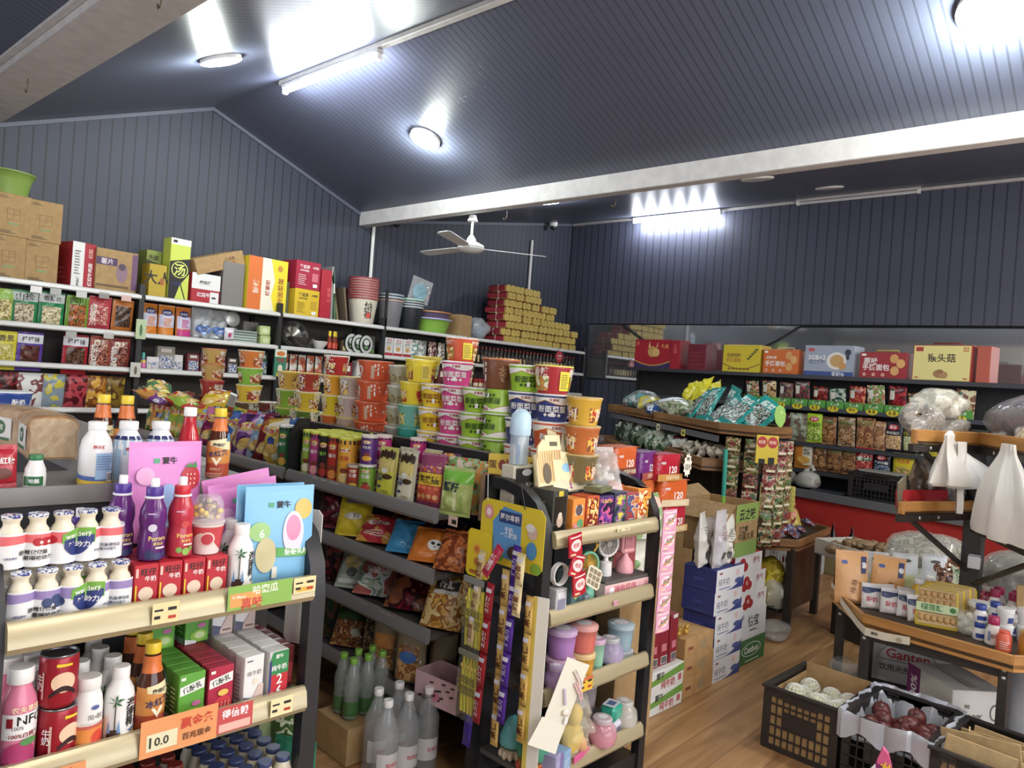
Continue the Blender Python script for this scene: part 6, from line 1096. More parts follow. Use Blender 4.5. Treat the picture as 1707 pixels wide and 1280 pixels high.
# joss paper bundles
t = thing('joss_paper_bundle','x','joss paper'); yel = speck('b89a3c','d0b458',40,.7)
for s in (-1,1):
    b = MB(); sg_ = lambda q: abs(q) ** .62 * (1 if q > 0 else -1); b.prism([(s * .0372 + .0365 * sg_(cos(a * pi / 10)) * (1 + .04 * sin(a * 1.7)),.043 + .0415 * sg_(sin(a * pi / 10))) for a in range(20)],-.17,.10,yel); b.build('paper_roll',t)
b = MB(); b.box(-.0755,.0755,-.158,.165,.002,.0855,mat('9a2030',.55),.02); b.box(-.0762,.0762,-.02,-.012,.001,.0862,mat('d8cfc0')); b.build('red_wrapper',t)
J = []; nm = []
for x,n,w in ((6.60,8,'first'),(6.755,8,'second'),(6.925,8,'third'),(7.08,8,'fourth'),(7.25,6,'fifth'),(7.41,6,'sixth'),(7.57,4,'seventh'),(7.73,4,'eighth'),(7.89,3,'ninth')):
    for i in range(n): J.append((x + .012 * sin(i * 2.3 + x * 9),.20 + .015 * sin(i * 1.7 + x),TOPZ + .0865 * i,6 * sin(i * 3.1 + x * 5))); nm.append(f'yellow and red joss paper bundle, {ORD[i]} from the shelf in the {w} column')
series(t,J,lambda i: nm[i],'joss paper','joss paper bundles on the wall shelf',BK)

# hanging packs, left bay
def hpack(label,x,z1,w,h,mt,deco,i,clip='d8d4d0',grp='snack packs hung in the left wall bay'):
    o = bag('snack_pack',label,'snack pack',w,h,.035,mt,deco,False,90 + i,.16,.012,group=grp); bput(o,x,.045,z1 - h - .02,0,5); return o
def foodwin(cols,seed,zc=.42,sz=.3,txt=None,tc='f4f0e8',hdr=None,vt=None):
    def d(b,m,w,h):
        if hdr: b.rect(m,-w * .5,w * .5,h * .74,h * .99,mat(hdr,.35))
        b.rect(m,-w * .36,w * .36,h * (zc - sz),h * (zc + sz),pr(*cols,s=70,seed=seed,bump=.1))
        if txt: b.text(m,txt,0,h * .86,mat(tc,.4),w=w * .7)
        if vt: b.text(m,'\n'.join(vt),-w * .3,h * .45,mat('f4ece0',.4),h=h * .7)
    return d
for i,a in enumerate((('lime green snack pack cut by the left edge, upper row',1.475,1.86,.12,.22,foil('86b03a'),foodwin(('c8b070','8a7a3a','e0d090'),1)),('green pack of dried shreds with white header, upper row',1.595,1.865,.16,.235,foil('1c7a44'),foodwin(('b09878','d8c8a8','7a6a50'),2,.38,.28,'山珍','2a2a28','b8c0b8')),('green pack of pale dried fish with white header, upper row',1.76,1.875,.16,.24,foil('1c8048'),foodwin(('c8b888','e0d4a8','98885c'),3,.36,.26,'香酥丝','2a2a28','c0c4c0')),('red and green chilli snack pack, upper row',1.925,1.87,.15,.22,foil('6a9a28'),foodwin(('a8301c','5a3018','d87038','3a4a18'),4,.40,.36,'四川','2a3a10')),('red chicken-feet snack pack, upper row',2.075,1.885,.155,.23,foil('b8303c'),foodwin(('c86a60','a03038','d89a88'),5,.45,.3,None,'f4f0e8',None,'虎皮凤爪')),('dark orange bean snack pack, upper row',2.235,1.88,.15,.255,foil('b8641c'),foodwin(('3a2418','5a3a24','241610'),6,.55,.3)),
        ('yellow snack pack cut by the left edge, lower row',1.50,1.575,.13,.24,foil('d8cc28'),foodwin(('8a7a28','e0d888','b8a838'),7,.4,.3,'香葱','4a3a10')),('purple meat snack pack with white header, lower row',1.645,1.58,.155,.245,foil('5a3aa0'),foodwin(('4a1c18','6a2c20','341210'),8,.40,.28,'棒棒娃','2a2420','d8d8e0')),('red meat snack pack with white header, lower row',1.93,1.59,.165,.265,foil('b01c28'),foodwin(('4a2a1c','6a4028','2c1810'),9,.40,.30,'棒棒娃','2a2420','d8d8e0')),('brown-red bean curd pack, lower row left of two',2.095,1.595,.14,.245,foil('a84a38'),foodwin(('7a2c24','c87a60','4a1c18'),10,.45,.32,'麻辣','f0e0c8',None,'烧烤豆堡')),('brown-red bean curd pack, lower row right of two',2.235,1.59,.14,.245,foil('8a2c28'),foodwin(('7a2c24','a85a48','4a1c18'),11,.45,.32,'麻辣','f0e0c8',None,'烧烤豆堡')))): hpack(*a,i)
for i,(x,w,c) in enumerate(((1.49,.2,('5a1018','8a2028','3a1010')),(1.66,.16,('d8d8d8','8a4a4a','e8e8e4')),(1.81,.14,('c8d0d8','d8c83a','8a9aa8')),(1.95,.15,('8a1c28','c8404a','5a1018')),(2.09,.13,('c8781c','8a4a14','e8a838')),(2.22,.13,('c8a828','5a3a18','8a6a1c')))):
    hpack(f'snack pack in the bottom hanging row of the left bay, {ORD[i]} from the left',x,1.30,w,.23,pr(*c,s=18,seed=i),None,20 + i)
for i,(x,z) in enumerate(((1.645,1.868),(1.765,1.87),(1.93,1.872),(2.08,1.885),(2.235,1.885),(1.88,1.578),(2.13,1.595))):
    b = MB(); b.box(-.035,.035,-.0015,.0015,0,.045,mat(['ece8e4','a8a8a4','c8c8c4','8a8480','d8a8a0','a8a49c','b8b4ac'][i],.4),.0005); bput(tag(b.build('price_tag'),f'small plastic price holder over the hung packs, {ORD[i]} from the left','price tag','plastic price holders in the left bay'),x,-.016 - .006 - .0,z - .012)
# second bay
Z2B,Z1B = 1.6405,1.3705
def pad(c2): return lambda b,m,w,h: (b.rect(m,-w * .46,w * .46,h * .3,h * .72,mat('c8c4dc',.3)),b.ell(m,-.0,h * .80,w * .34,h * .11,mat('2c2a78',.3)),b.text(m,'妙而舒',0,h * .8,WHITE,w=w * .5),lines(b,m,-w * .2,w * .35,h * .34,h * .64,5,mat(c2),.5),b.rect(m,-w * .44,w * .44,h * .03,h * .26,mat(c2,.3)))
for i,(lb,x,c2,c) in enumerate((('orange and blue pad pack, left of three in the second bay',2.455,'e07a1c','e0801c'),('orange and blue pad pack, middle of three in the second bay',2.585,'e0801c','e0801c'),('orange and magenta pad pack, right of three in the second bay',2.725,'c8287a','e0782c'))): bput(bag('pad_pack',lb,'pad pack',.125,.235,.06,foil(c),pad(c2),True,120 + i,.05,group='pad packs in the second bay'),x,.09,Z2B,[8,-4,5][i],[0,3,-5][i] * .5)
def heart(b,m,w,h): b.ell(m,-.03,h * .34,.036,.03,mat('4a70b8',.3)); b.ell(m,.03,h * .34,.036,.03,mat('4a70b8',.3)); b.pol(m,[(-.062,h * .32),(.062,h * .32),(0,h * .12)],mat('4a70b8',.3)); b.text(m,'一次性',0,h * .32,WHITE,w=.06)
for i,(x,v) in enumerate(((2.875,.10),(3.03,.13))):
    t = thing('cup_bag',['clear bag of disposable cups with a blue heart, left one','clear bag of disposable cups with a blue heart, right one'][i],'cup bag','clear bags of disposable cups'); bput(t,x,v,Z2B)
    b = MB(); mp = bagmesh(b,.17,.26,.12,film('e8ecf0',.35,.08),True,130 + i,.2); heart(b,mp,.17,.26); b.build('clear_bag',t)
    b = MB(); [b.lathe([(.026,.012 + .03 * k),(.03,.04 + .03 * k)],mat('d4d8dc',.4),14,-.035 + .07 * (j),0) for j in (0,1) for k in range(5)]; b.build('paper_cups',t)
o = MB(); o.lathe([(.062,-.004),(.066,0),(.05,.006),(.01,.008)],mat('b8bcb8',.3,.4),26,T=Matrix.Rotation(R(85),4,'X')); bput(tag(o.build('pot_lid'),'round clear lid leaning on the trays in the second bay','lid'),3.16,.12,Z2B + .2)
bput(carton('plate_case','pale green stack of boxes behind the round lid','box',.16,.2,.135,'8a948c',None,.004),3.17,.30,Z2B)
t = thing('tray_stack','stack of pale green plastic trays in the second bay','tray stack'); bput(t,3.25,.12,Z2B)
for i in range(5): b = MB(); b.box(-.11,.11,-.07,.07,.004 + .022 * i,.022 + .022 * i,mat('a8b8b0' if i < 3 else '8c9890',.25),.006); b.build('plastic_tray',t)
bput(bag('wipes_pack','white wipes pack with a pink mark beside the trays','wipes',.09,.10,.05,foil('d8d4d8'),lambda b,m,w,h: b.ell(m,-.01,.05,.014,.022,mat('c83a6a'))),3.10,.05,Z2B,6)
for i,(x,z) in enumerate(((3.435,0),(3.43,.085))): bput(carton('sponge_pack',['pale green sponge pack at the right of the second bay, lower one','pale green sponge pack at the right of the second bay, upper one'][i],'sponge pack',.10,.08,.083,'b0c078',lambda b,f,l,tp,w,d,h: b.ell(f,0,h / 2,.03,.024,mat('d0d8a0')),.008),x,.08,Z2B + z,[0,-9][i])
bput(carton('plate_case','grey foam box stack at the back right of the second bay','box',.16,.16,.2,'8c8a86',None,.006),3.38,.3,Z2B,8)
# third bay
t = thing('steel_bowl','clear wrapped steel bowls leaning in the third bay','bowl'); bput(t,3.76,.16,Z2B + .1,0,70); b = MB(); b.lathe([(.05,0),(.10,.04),(.118,.08),(.112,.08),(.09,.04),(.01,.008)],mat('8a8884',.2,.8),28,caps=(1,0)); b.build('bowl',t); b = MB(); b.lathe([(.04,-.012),(.112,.03),(.128,.08)],film('f0f0f0',.25,.05),24,caps=(1,0)); b.build('wrapper',t)
t = thing('steel_bowl','dark wrapped glass bowl standing in front in the third bay','bowl'); bput(t,3.80,.07,Z2B); b = MB(); b.lathe([(.05,0),(.10,.05),(.115,.10),(.108,.10),(.09,.05),(.01,.008)],mat('4a4440',.15,.3),26,caps=(1,0)); b.build('bowl',t)
t = thing('china_bowl','white china bowl in the third bay','bowl'); bput(t,4.0,.07,Z2B); b = MB(); b.lathe([(.035,0),(.04,.012),(.075,.06),(.082,.085),(.077,.085),(.065,.05),(.005,.016)],mat('dcd8d2',.2),26,caps=(1,0)); b.build('bowl',t)
t = thing('china_bowl','white china bowl stacked upside down behind the first','bowl'); bput(t,4.03,.24,Z2B); b = MB(); b.lathe([(.09,0),(.08,.03),(.05,.085),(.036,.10)],mat('c8c8c4',.25),24); b.build('bowl',t)
sb = bottle('sauce_bottle','x','sauce bottle',[(.022,0),(.024,.004),(.024,.10),(.012,.14)],mat('7a2818',.2),(.014,.14,.19,mat('e8c81c',.35)),lambda b,m: b.rect(m,-.03,.03,.03,.08,mat('c8402c',.35)))
series(sb,[(4.10 + .052 * i,.05,Z2B,0) for i in range(2)] + [(4.195,.09,Z2B,0)],lambda i: f'yellow-capped sauce bottle in the third bay, {ORD[i]} from the left','sauce bottle','yellow-capped sauce bottles',BK)
bput(carton('sauce_jar','small dark jar beside the yellow-capped bottles','jar',.06,.06,.12,'4a3a20',lambda b,f,l,tp,w,d,h: b.rect(f,-.02,.02,.02,.06,mat('c8b878')),.012),4.27,.07,Z2B)
for i,(x,rz) in enumerate(((4.345,-14),(4.425,-14),(4.52,-14))):
    t = thing('wrapped_plates',f'black wrapped round plates standing in the third bay, {ORD[i]} from the left','plates','black wrapped plates'); bput(t,x,.07,Z2B + .096,rz + 25,0); M4 = Matrix.Rotation(R(90),4,'X'); b = MB(); b.lathe([(.05,-.03),(.092,-.008),(.095,.0),(.095,.03)],mat('1c1c20',.2),28,T=M4); b.build('plates',t); b = MB(); f = (lambda a,c,o: (a,-.0305 - o,c),1); b.lathe([(.09,.0305),(.004,.0312)],mat('c8ccc4',.3),24,T=M4); b.ell((lambda a,c,o: (a,-.0312 - o,c),1),0,0,.062,.062,mat('2a2c2c',.4)); b.ell((lambda a,c,o: (a,-.0312 - o,c),1),0,.02,.04,.03,mat('d8dcd4')); b.ell((lambda a,c,o: (a,-.0312 - o,c),1),0,-.03,.03,.014,mat('6a9a58')); b.build('plate_label',t)
bput(carton('tray_pack','dark tray pack with green label at the right of the third bay','tray',.17,.12,.19,'55585a',lambda b,f,l,tp,w,d,h: (b.rect(f,-.05,.08,.02,.06,mat('6a9a48')),b.rect(f,-.08,.08,.08,.085,mat('a8a8a8'))),.006),4.60,.17,Z2B,-6)
# fourth bay
for i,x in enumerate((4.80,4.925,5.045)): bput(carton('snack_box',f'white box with red base stripe in the fourth bay, {ORD[i]} from the left','box',.11,.08,.19,'dcdad8',lambda b,f,l,tp,w,d,h: (b.text(f,'今日',0,h * .86,RED,w=w * .6),b.text(f,'茶饼',0,h * .66,INK,w=w * .7),b.ell(f,0,h * .42,.03,.024,mat('c89a58')),b.rect(f,-w / 2,w / 2,0,h * .2,mat('b02838'))),.002,'white boxes in the fourth bay'),x,.07,Z2B,[4,-3,2][i])
for i,(x,v,c) in enumerate(((5.18,.10,('c8ccc8','6a9a8a','e8e8e4')),(5.32,.12,('b8c0b8','8a8a88','d8dcd8')),(5.46,.10,('7a2a2c','c8b8a8','5a1c20')),(5.6,.11,('a8a090','d8d0c0','6a6058')),(5.73,.1,('5a3a28','a87848','2c1c14')))): bput(bag('snack_pack',f'wrapped goods in the fourth bay, {ORD[i]} right of the white boxes','pack',.13,.19,.06,pr(*c,s=30,seed=i),None,True,140 + i,group='wrapped goods in the fourth bay'),x,v,Z2B,i * 9 - 12)
# seasoning bottles, right bay
bt = bottle('seasoning_bottle','x','bottle',[(.024,0),(.027,.004),(.027,.13),(.012,.17),(.011,.19)],mat('241a14',.15),(.0125,.19,.215,mat('8a1c20',.35)),lambda b,m: b.rect(m,-.045,.045,.03,.11,mat('c8b078',.4)))
sp = [(5.98 + .068 * i,.05 + .07 * j,Z2B,i * 31) for j in range(2) for i in range(30)]
bl2 = [f'dark seasoning bottle in the right bay, {["front", "second"][i // 30]} row, {(ORD + ["twenty-" + q for q in ORD[:9]] + ["thirtieth"])[i % 30]} from the left' for i in range(60)]
series(bt,sp,lambda i: bl2[i],'bottle','dark seasoning bottles in the right wall bay',BK)
jr = bottle('chilli_jar','x','jar',[(.032,0),(.035,.004),(.035,.075),(.03,.085)],mat('8a1c14',.15),(.033,.085,.105,mat('b8242c',.35)),lambda b,m: b.rect(m,-.05,.05,.02,.06,mat('d8c8a0',.4)))
sp = [(6.12 + .075 * i,.055 + .08 * j,Z2B + .2165,i * 17) for j in range(2) for i in range(8)]

series(jr,[(x,v,Z1B,r) for x,v,z,r in sp],lambda i: f'red chilli jar in the right wall bay, {ORD[i % 8]} from the left, {rows[i // 8]}','jar','red chilli jars in the right bay',BK)
for i,(x,c) in enumerate(((5.87,'b8242c'),(7.52,'c03038'))):
    t = thing('shelf_flag',['round red shelf sign between the fourth and right bay','round red shelf sign at the right of the right bay'][i],'shelf sign','round red shelf signs'); bput(t,x,-.05,1.83); b = MB(); b.prism([(.075 * cos(a * pi / 14),.075 * sin(a * pi / 14)) for a in range(28)],-.002,.002,mat(c,.4)); f = front(.004); b.text(f,'大促销',0,.012,WHITE,w=.08); b.rect(f,-.04,.04,-.03,-.02,mat('e8a8a8')); b.build('sign_disc',t); b = MB(); b.tube([(0,.002,.07),(0,.03,.10)],.003,BLK,6); b.build('sign_arm',t)
# lower boards, seen between the tubs: stationery and packets
bt2 = bottle('glue_bottle','pink and teal glue bottle at the left of the second bay, lower board','glue',[(.022,0),(.022,.05),(.02,.055),(.02,.075)],mat('e86aa8',.3),(.012,.075,.13,mat('5ab8b0',.3)),lambda b,m: b.rect(m,-.03,.03,.053,.07,mat('e8d83a',.35))); bput(bt2,2.415,.05,Z1B)
for i,(x,c,w,h) in enumerate(((2.50,'e0dce0',.09,.10),(2.60,'9a9488',.14,.19),(2.70,'d8d8dc',.07,.13),(2.82,'7a2c30',.1,.15),(2.93,'5a1c20',.1,.16),(3.05,'6a2024',.1,.15),(3.16,'4a3a34',.09,.14),(3.30,'c8c0b0',.12,.17),(3.44,'2c5a44',.09,.2))): bput(carton('stationery_pack',f'stationery pack low in the second wall bay, {ORD[i]} from the left','stationery',w,.05,h,c,lambda b,f,l,tp,w,d,h,i=i: (b.rect(f,-w * .4,w * .4,h * .1,h * .6,pr('e8ecf0','3a5a9a','c8c0b8',s=60,seed=i,bump=0)),b.rect(f,-w * .3,w * .3,h * .75,h * .9,mat('e4e0d8'))),.003,'stationery packs in the second bay'),x,.09,Z1B,i * 7 % 12 - 6,-3)
bput(carton('display_card','green card with an orange dish picture hanging at the second post','card',.115,.01,.24,'2c7a5a',lambda b,f,l,tp,w,d,h: (b.rect(f,-w / 2,w / 2,h * .72,h,mat('d8e0d0')),b.ell(f,0,h * .84,w * .36,h * .09,mat('d8742c')),b.ell(f,0,h * .3,w * .2,h * .14,mat('e8d8c0')),b.rect(f,-w * .3,w * .3,0,h * .14,mat('c8b83a')),b.text(f,'新鲜',0,h * .6,RED,w=w * .6)),.001),3.545,-.035,1.375)
for i,x in enumerate((3.66,3.75,3.84,3.93,4.02)): bput(bag('paper_pack',f'white-red paper pack low in the third wall bay, {ORD[i]} from left','pack',.09,.20,.03,pr('e4e0d4','d8d4c8','c86a4a',s=14,seed=i),lambda b,m,w,h: (b.rect(m,-w * .4,w * .4,h * .2,h * .35,mat('c8503c')),b.text(m,'筷子',0,h * .7,RED,w=w * .5)),True,150 + i,group='paper packs in the third bay'),x,.08,Z1B,12)
for i,(x,c) in enumerate(((4.15,'c8c8c4'),(4.32,'8a1c28'),(4.5,'d8d4cc'),(4.62,'3a3638'),(4.85,'a83a2c'),(5.02,'d8b03a'),(5.2,'5a8a5a'),(5.4,'c8c4bc'),(5.6,'6a2a2c'))): bput(carton('goods_box',f'goods box low behind the noodle tubs, {ORD[i]} from the left','box',.13,.08,.16 + .02 * (i % 3),c,lambda b,f,l,tp,w,d,h: (b.rect(f,-w * .3,w * .3,h * .5,h * .8,mat('ece4d4')),lines(b,f,-w * .3,w * .3,h * .1,h * .35,3,INK,.4)),.003,'goods boxes behind the noodle tubs'),x,.09,Z1B,i * 11 % 14 - 7)
for i,(x,lb) in enumerate(((2.35,'green picture card clipped to the first post of the wall shelf'),(2.33,'pale price card clipped low on the first post of the wall shelf'))): bput(carton('price_card',lb,'card',.075,.004,.15 if i == 0 else .11,['b8c89a','d0ccc0'][i],lambda b,f,l,tp,w,d,h,i=i: b.ell(f,0,h * .45,w * .14,h * .3,mat('3a6a3a' if i == 0 else '6a5a48')),.001),x,-.035,[1.60,1.31][i])
# ================================================================ right wall shelving goods
SZ = (1.746,1.441,1.101,.841)
def sput(o,u,v,z,rz=0,rx=0,ry=0): return put(o,S,u,v,z,rz,rx,ry)
def gift(name_l,u,w,h,d,c,art,rz=0,handle=None,v=.12):
    t = thing('gift_box',name_l,'gift box','gift boxes on the right wall shelving'); sput(t,u,v,SZ[0],rz)
    b = MB(); b.box(-w / 2,w / 2,-d / 2,d / 2,0,h,mat(c,.4),.003); art(b,front(d),left(w),w,h); b.build('box',t)
    if handle: b = MB(); b.tube([(-w * .25,0,h - .002),(-w * .22,-.01,h + .022),(w * .22,-.01,h + .022),(w * .25,0,h - .002)],.006,mat(handle,.5),6); b.build('handle',t)
def ox(b,f,l,w,h): b.band(f,-w / 2,w / 2,lambda a: 0,lambda a: h * (.24 - .16 * sin(pi * a)),mat('38285c')); b.band(f,-w / 2,w / 2,lambda a: h * (.24 - .16 * sin(pi * a)),lambda a: h * (.28 - .16 * sin(pi * a)),mat('c89a4a')); b.ell(f,.0,h * .58,w * .13,h * .19,mat('c89a50')); b.ell(f,.05,h * .55,w * .10,h * .15,mat('d8b068')); b.pol(f,[(-.06,h * .72),(-.045,h * .95),(-.03,h * .74)],mat('e8c888')); b.pol(f,[(.05,h * .74),(.075,h * .93),(.07,h * .72)],mat('e8c888')); b.text(f,'礼盒',w * .34,h * .78,mat('d89a4a'),w=w * .2); b.rect(f,-w * .45,-w * .38,h * .8,h * .92,mat('d86a5a'))
gift('red gift box with a golden emblem at the left of the top board',-3.13,.50,.335,.2,'b01428',ox,4)
gift('second red box standing right behind the emblem gift box',-2.80,.13,.33,.2,'a8142a',lambda b,f,l,w,h: b.text(f,'礼\n盒',0,h * .7,mat('d85a60'),h=h * .3),2)
gift('dark crimson gift box farther right of the emblem box',-2.50,.24,.29,.2,'701428',lambda b,f,l,w,h: lines(b,f,-w * .3,w * .3,h * .2,h * .8,4,mat('8a2438'),.3),0)
gift('yellow gift box with dark branch print',-1.945,.44,.285,.2,'d8c020',lambda b,f,l,w,h: (b.text(f,'无添加糖',-w * .2,h * .62,BROWN,w=w * .4),b.text(f,'手撕面包',-w * .2,h * .44,mat('b8582c'),w=w * .4),b.band(f,-w / 2,w / 2,lambda a: h * (.3 - .2 * sin(pi * a)),lambda a: h * (.33 - .2 * sin(pi * a)),BROWN),[b.ell(f,w * (.2 + .05 * i),h * (.5 + .08 * i),.018,.012,mat('5a5a20')) for i in range(5)],[b.ell(f,w * (-.3 + .1 * i),h * .12,.016,.012,mat('8a5a20')) for i in range(6)]),0)
def bread(bg): return lambda b,f,l,w,h: (b.text(f,'原味' if bg else '无蔗糖原',-w * .26,h * .66,WHITE,w=w * .3),b.text(f,'手撕面包',-w * .14,h * .42,WHITE,w=w * .58),[b.ell(f,w * x,h * z,w * .09,h * .17,mat(c)) for x,z,c in ((.24,.76,'d89a50'),(.38,.58,'e0a860'),(.26,.30,'d8a058'))],[b.ell(f,w * (-.38 + .2 * i),h * .14,.016,.016,mat('d8a088')) for i in range(3)],b.rect(f,-w * .46,-w * .36,h * .85,h * .93,WHITE))
gift('orange bread gift box beside the yellow one',-1.50,.38,.245,.2,'d8641c',bread(0),0,'e8d8a0')
def biscuit(b,f,l,w,h): b.rect(f,-w / 2,w / 2,0,h * .15,mat('2c4a90')); b.ell(f,w * .16,h * .5,w * .2,h * .28,mat('e0dcd8')); b.ell(f,w * .17,h * .5,w * .14,h * .2,mat('c89a58')); b.ell(f,w * .28,h * .34,w * .08,h * .12,mat('c8904c')); b.text(f,'3GB+2',-w * .24,h * .6,WHITE,w=w * .36); b.text(f,'五黑饼干',-w * .24,h * .46,mat('4a5a8a'),w=w * .32); b.ell(f,w * .38,h * .78,w * .06,h * .1,mat('2a2c40')); b.rect(f,w * .35,w * .41,h * .55,h * .7,mat('2a2c40')); b.rect(f,-w * .42,-w * .3,h * .8,h * .9,mat('c8404a')); b.text(f,'无糖0',w * .2,h * .07,WHITE,w=w * .25)
gift('grey and blue biscuit gift box in the middle of the top board',-1.005,.48,.29,.2,'9aa4b8',biscuit,0)
gift('red bread gift box right of the grey one',-.505,.41,.235,.2,'a01824',bread(1),0,'e0b838')
def mush(b,f,l,w,h): b.rect(f,-w * .485,w * .485,h * .02,h * .98,mat('e8dc88')); b.text(f,'猴头菇',-.0,h * .64,mat('3a2c20'),w=w * .48,bold=True); b.rect(f,-w * .45,-w * .32,h * .82,h * .94,mat('b83028')); b.rect(f,w * .36,w * .45,h * .82,h * .94,mat('c88a50')); b.text(f,'食养',w * .405,h * .88,mat('f0e0a0'),w=w * .07); b.ell(f,-.01,h * .2,.05,.035,mat('a87a48')); b.ell(f,.025,h * .17,.035,.03,mat('b88a58')); b.ell(f,-.005,h * .26,.025,.02,mat('9a6a40')); [b.band(f,s * w * .38,s * w * .45,lambda a: h * .07,lambda a: h * .1,mat('b83028'),3) for s in (-1,1)]
gift('large pale yellow gift box with three dark characters, right end of the top board',-.02,.465,.305,.2,'a82418',mush,-3,'8a2018')
gift('red side of a gift box standing right behind the pale yellow one',.29,.10,.30,.2,'b8503c',lambda b,f,l,w,h: None,0)
# hanging-type packs in green trays: first row
fc = [(('6a7a3a','9a4a3a','c8b088','3a5a2a'),'5a8a3a'),(('8a5a2c','c8a068','e0c898','5a3a20'),'b88a48'),(('3a2a40','6a3a3a','8a6a5a'),'3a3030'),(('5a1c28','2a3a30','8a3a40'),'5a1c24'),(('7a1418','4a1014','9a2a24'),'6a1418'),(('1c3a2c','3a5a4a','a8b8a8'),'1c3c2a'),(('b8382c','8a1c1c','d87850'),'a81c24'),(('c8b8a0','4a9a3a','a85a3c','e0d8c8'),'4a9a3c'),(('8a1420','b02030','5a0c14'),'9a1824'),(('8a5a2c','b07838','5a3a24'),'7a5a34'),(('6a8a4a','c8b898','4a3a2a','d8d8b8'),'5a8a4a'),(('c8b88a','d8d0a8','7a4a34'),'b8b078')]
for i,(cols,c) in enumerate(fc):
    u = -1.80 + .178 * i; lab = f'soup spice pack in a green tray, {ORD[i]} from left on the right wall'
    o = bag('spice_pack',lab,'spice pack',.15,[.20,.21,.2,.22,.18,.17,.2,.22,.22,.17,.22,.22][i],.035,pr(*cols,s=26,seed=i),lambda b,m,w,h,c=c: (b.rect(m,-w * .45,w * .45,h * .02,h * .22,mat(c,.35)),b.rect(m,-w * .4,-w * .12,h * .5,h * .88,mat('d8d4c8',.35)),b.ell(m,-w * .26,h * .9,w * .14,h * .05,mat('1c4a2a',.35)),b.ell(m,w * .1,h * .4,w * .3,h * .2,mat(c,.35)),b.ell(m,w * .1,h * .4,w * .24,h * .15,pr(*cols,s=60,seed=i + 5,bump=0))),False,160 + i,.1,group='spice packs in green trays'); sput(o,u,.08,SZ[1] + .004,(i * 17 % 11) - 5,6,(i * 13 % 9) - 4)
    t = thing('card_stand',f'green card tray on the right wall, {ORD[i]} from the left','display tray','green card trays on the right wall'); sput(t,u,.022,SZ[1])
    b = MB(); b.box(-.084,.084,-.003,.003,0,.072,mat('4a9838',.5)); b.box(-.084,.084,.003,.05,0,.003,mat('4a9838',.5)); f = front(.006); b.ell(f,0,.055,.02,.012,mat('1c5a2a')); b.text(f,'好人家',0,.045,mat('d8e8c8'),w=.08); b.build('tray_card',t)
    if i: b = MB(); b.prism([(.052 * cos(a * pi / 12),.0 + .027 * sin(a * pi / 12)) for a in range(24)],-.036,-.033,mat('e0c81c',.4)); b.text((lambda x,z,o: (x,-.0362 - o,z),1),['新品','12.8','9.9','6.5','7.9','特价','8.8','6.8','9.9','5.9','7.5'][i - 1],0,.004,INK,w=.06); b.build('price_oval',t)
# second and third rows
ck = lambda cols,i: (lambda b,m,w,h: (b.rect(m,-w * .4,w * .4,h * .78,h * .95,pr('6a4a2c','9a7a40','3a5a2c',s=80,seed=i,bump=0)),[b.ell(m,(-.2 + .4 * (k % 2)) * w,(.2 + .25 * (k // 2)) * h,w * .14,h * .09,mat('b8804a',.4)) for k in range(4)],[b.ell(m,(-.2 + .4 * (k % 2)) * w,(.2 + .25 * (k // 2)) * h,w * .05,h * .035,mat('5a3820',.4)) for k in range(4)]))
def hp(hdr,win,tx): return lambda b,m,w,h: (b.ell(m,0,h * .84,w * .32,h * .10,mat('b81c2c',.35)),b.text(m,'贤哥',0,h * .84,mat('f0d0d0'),w=w * .4),b.rect(m,-w * .46,w * .46,h * .58,h * .7,mat(hdr,.35)),b.text(m,tx,0,h * .64,mat('f0ece0' if hdr[0] in '123' else '2a2a20'),w=w * .8),b.rect(m,-w * .44,w * .44,h * .05,h * .55,pr(*win,s=70,seed=len(tx),bump=0)))
row2 = [('dark red and black','snack',-1.40,.12,foil('4a141c'),None),('grey and green','nut',-1.27,.19,pr('b0b0a0','8a9a80','6a5a4a',s=16,seed=2),None),('bright lime','nut',-1.11,.15,foil('a8d020'),hp('7ab018',('a8c858','c8e070','6a8a20'),'翠玉豆')),('brown ring biscuit','biscuit',-.965,.14,pr('8a5a34','6a4428','a87444',s=20,seed=3),'c'),('clear ring biscuit','biscuit',-.80,.17,pr('9a7a58','7a5a3c','b89a78',s=22,seed=4),'c'),('brown square biscuit','biscuit',-.625,.16,pr('94603c','744630','a87850',s=20,seed=5),'c'),('tan finger biscuit','biscuit',-.50,.11,pr('a87850','8a5a3c','b88a60',s=20,seed=6),None),('navy and peanut','peanut',-.375,.145,foil('1c1c28'),hp('1c1c30',('c8a070','e0c090','a87848'),'多味花生')),('navy and garlic','peanut',-.225,.145,foil('1c1c28'),hp('c8c030',('d0c898','a8b878','e0dcb0'),'蒜香花生')),('yellow cornered','snack',-.08,.12,foil('c8b828'),None)]
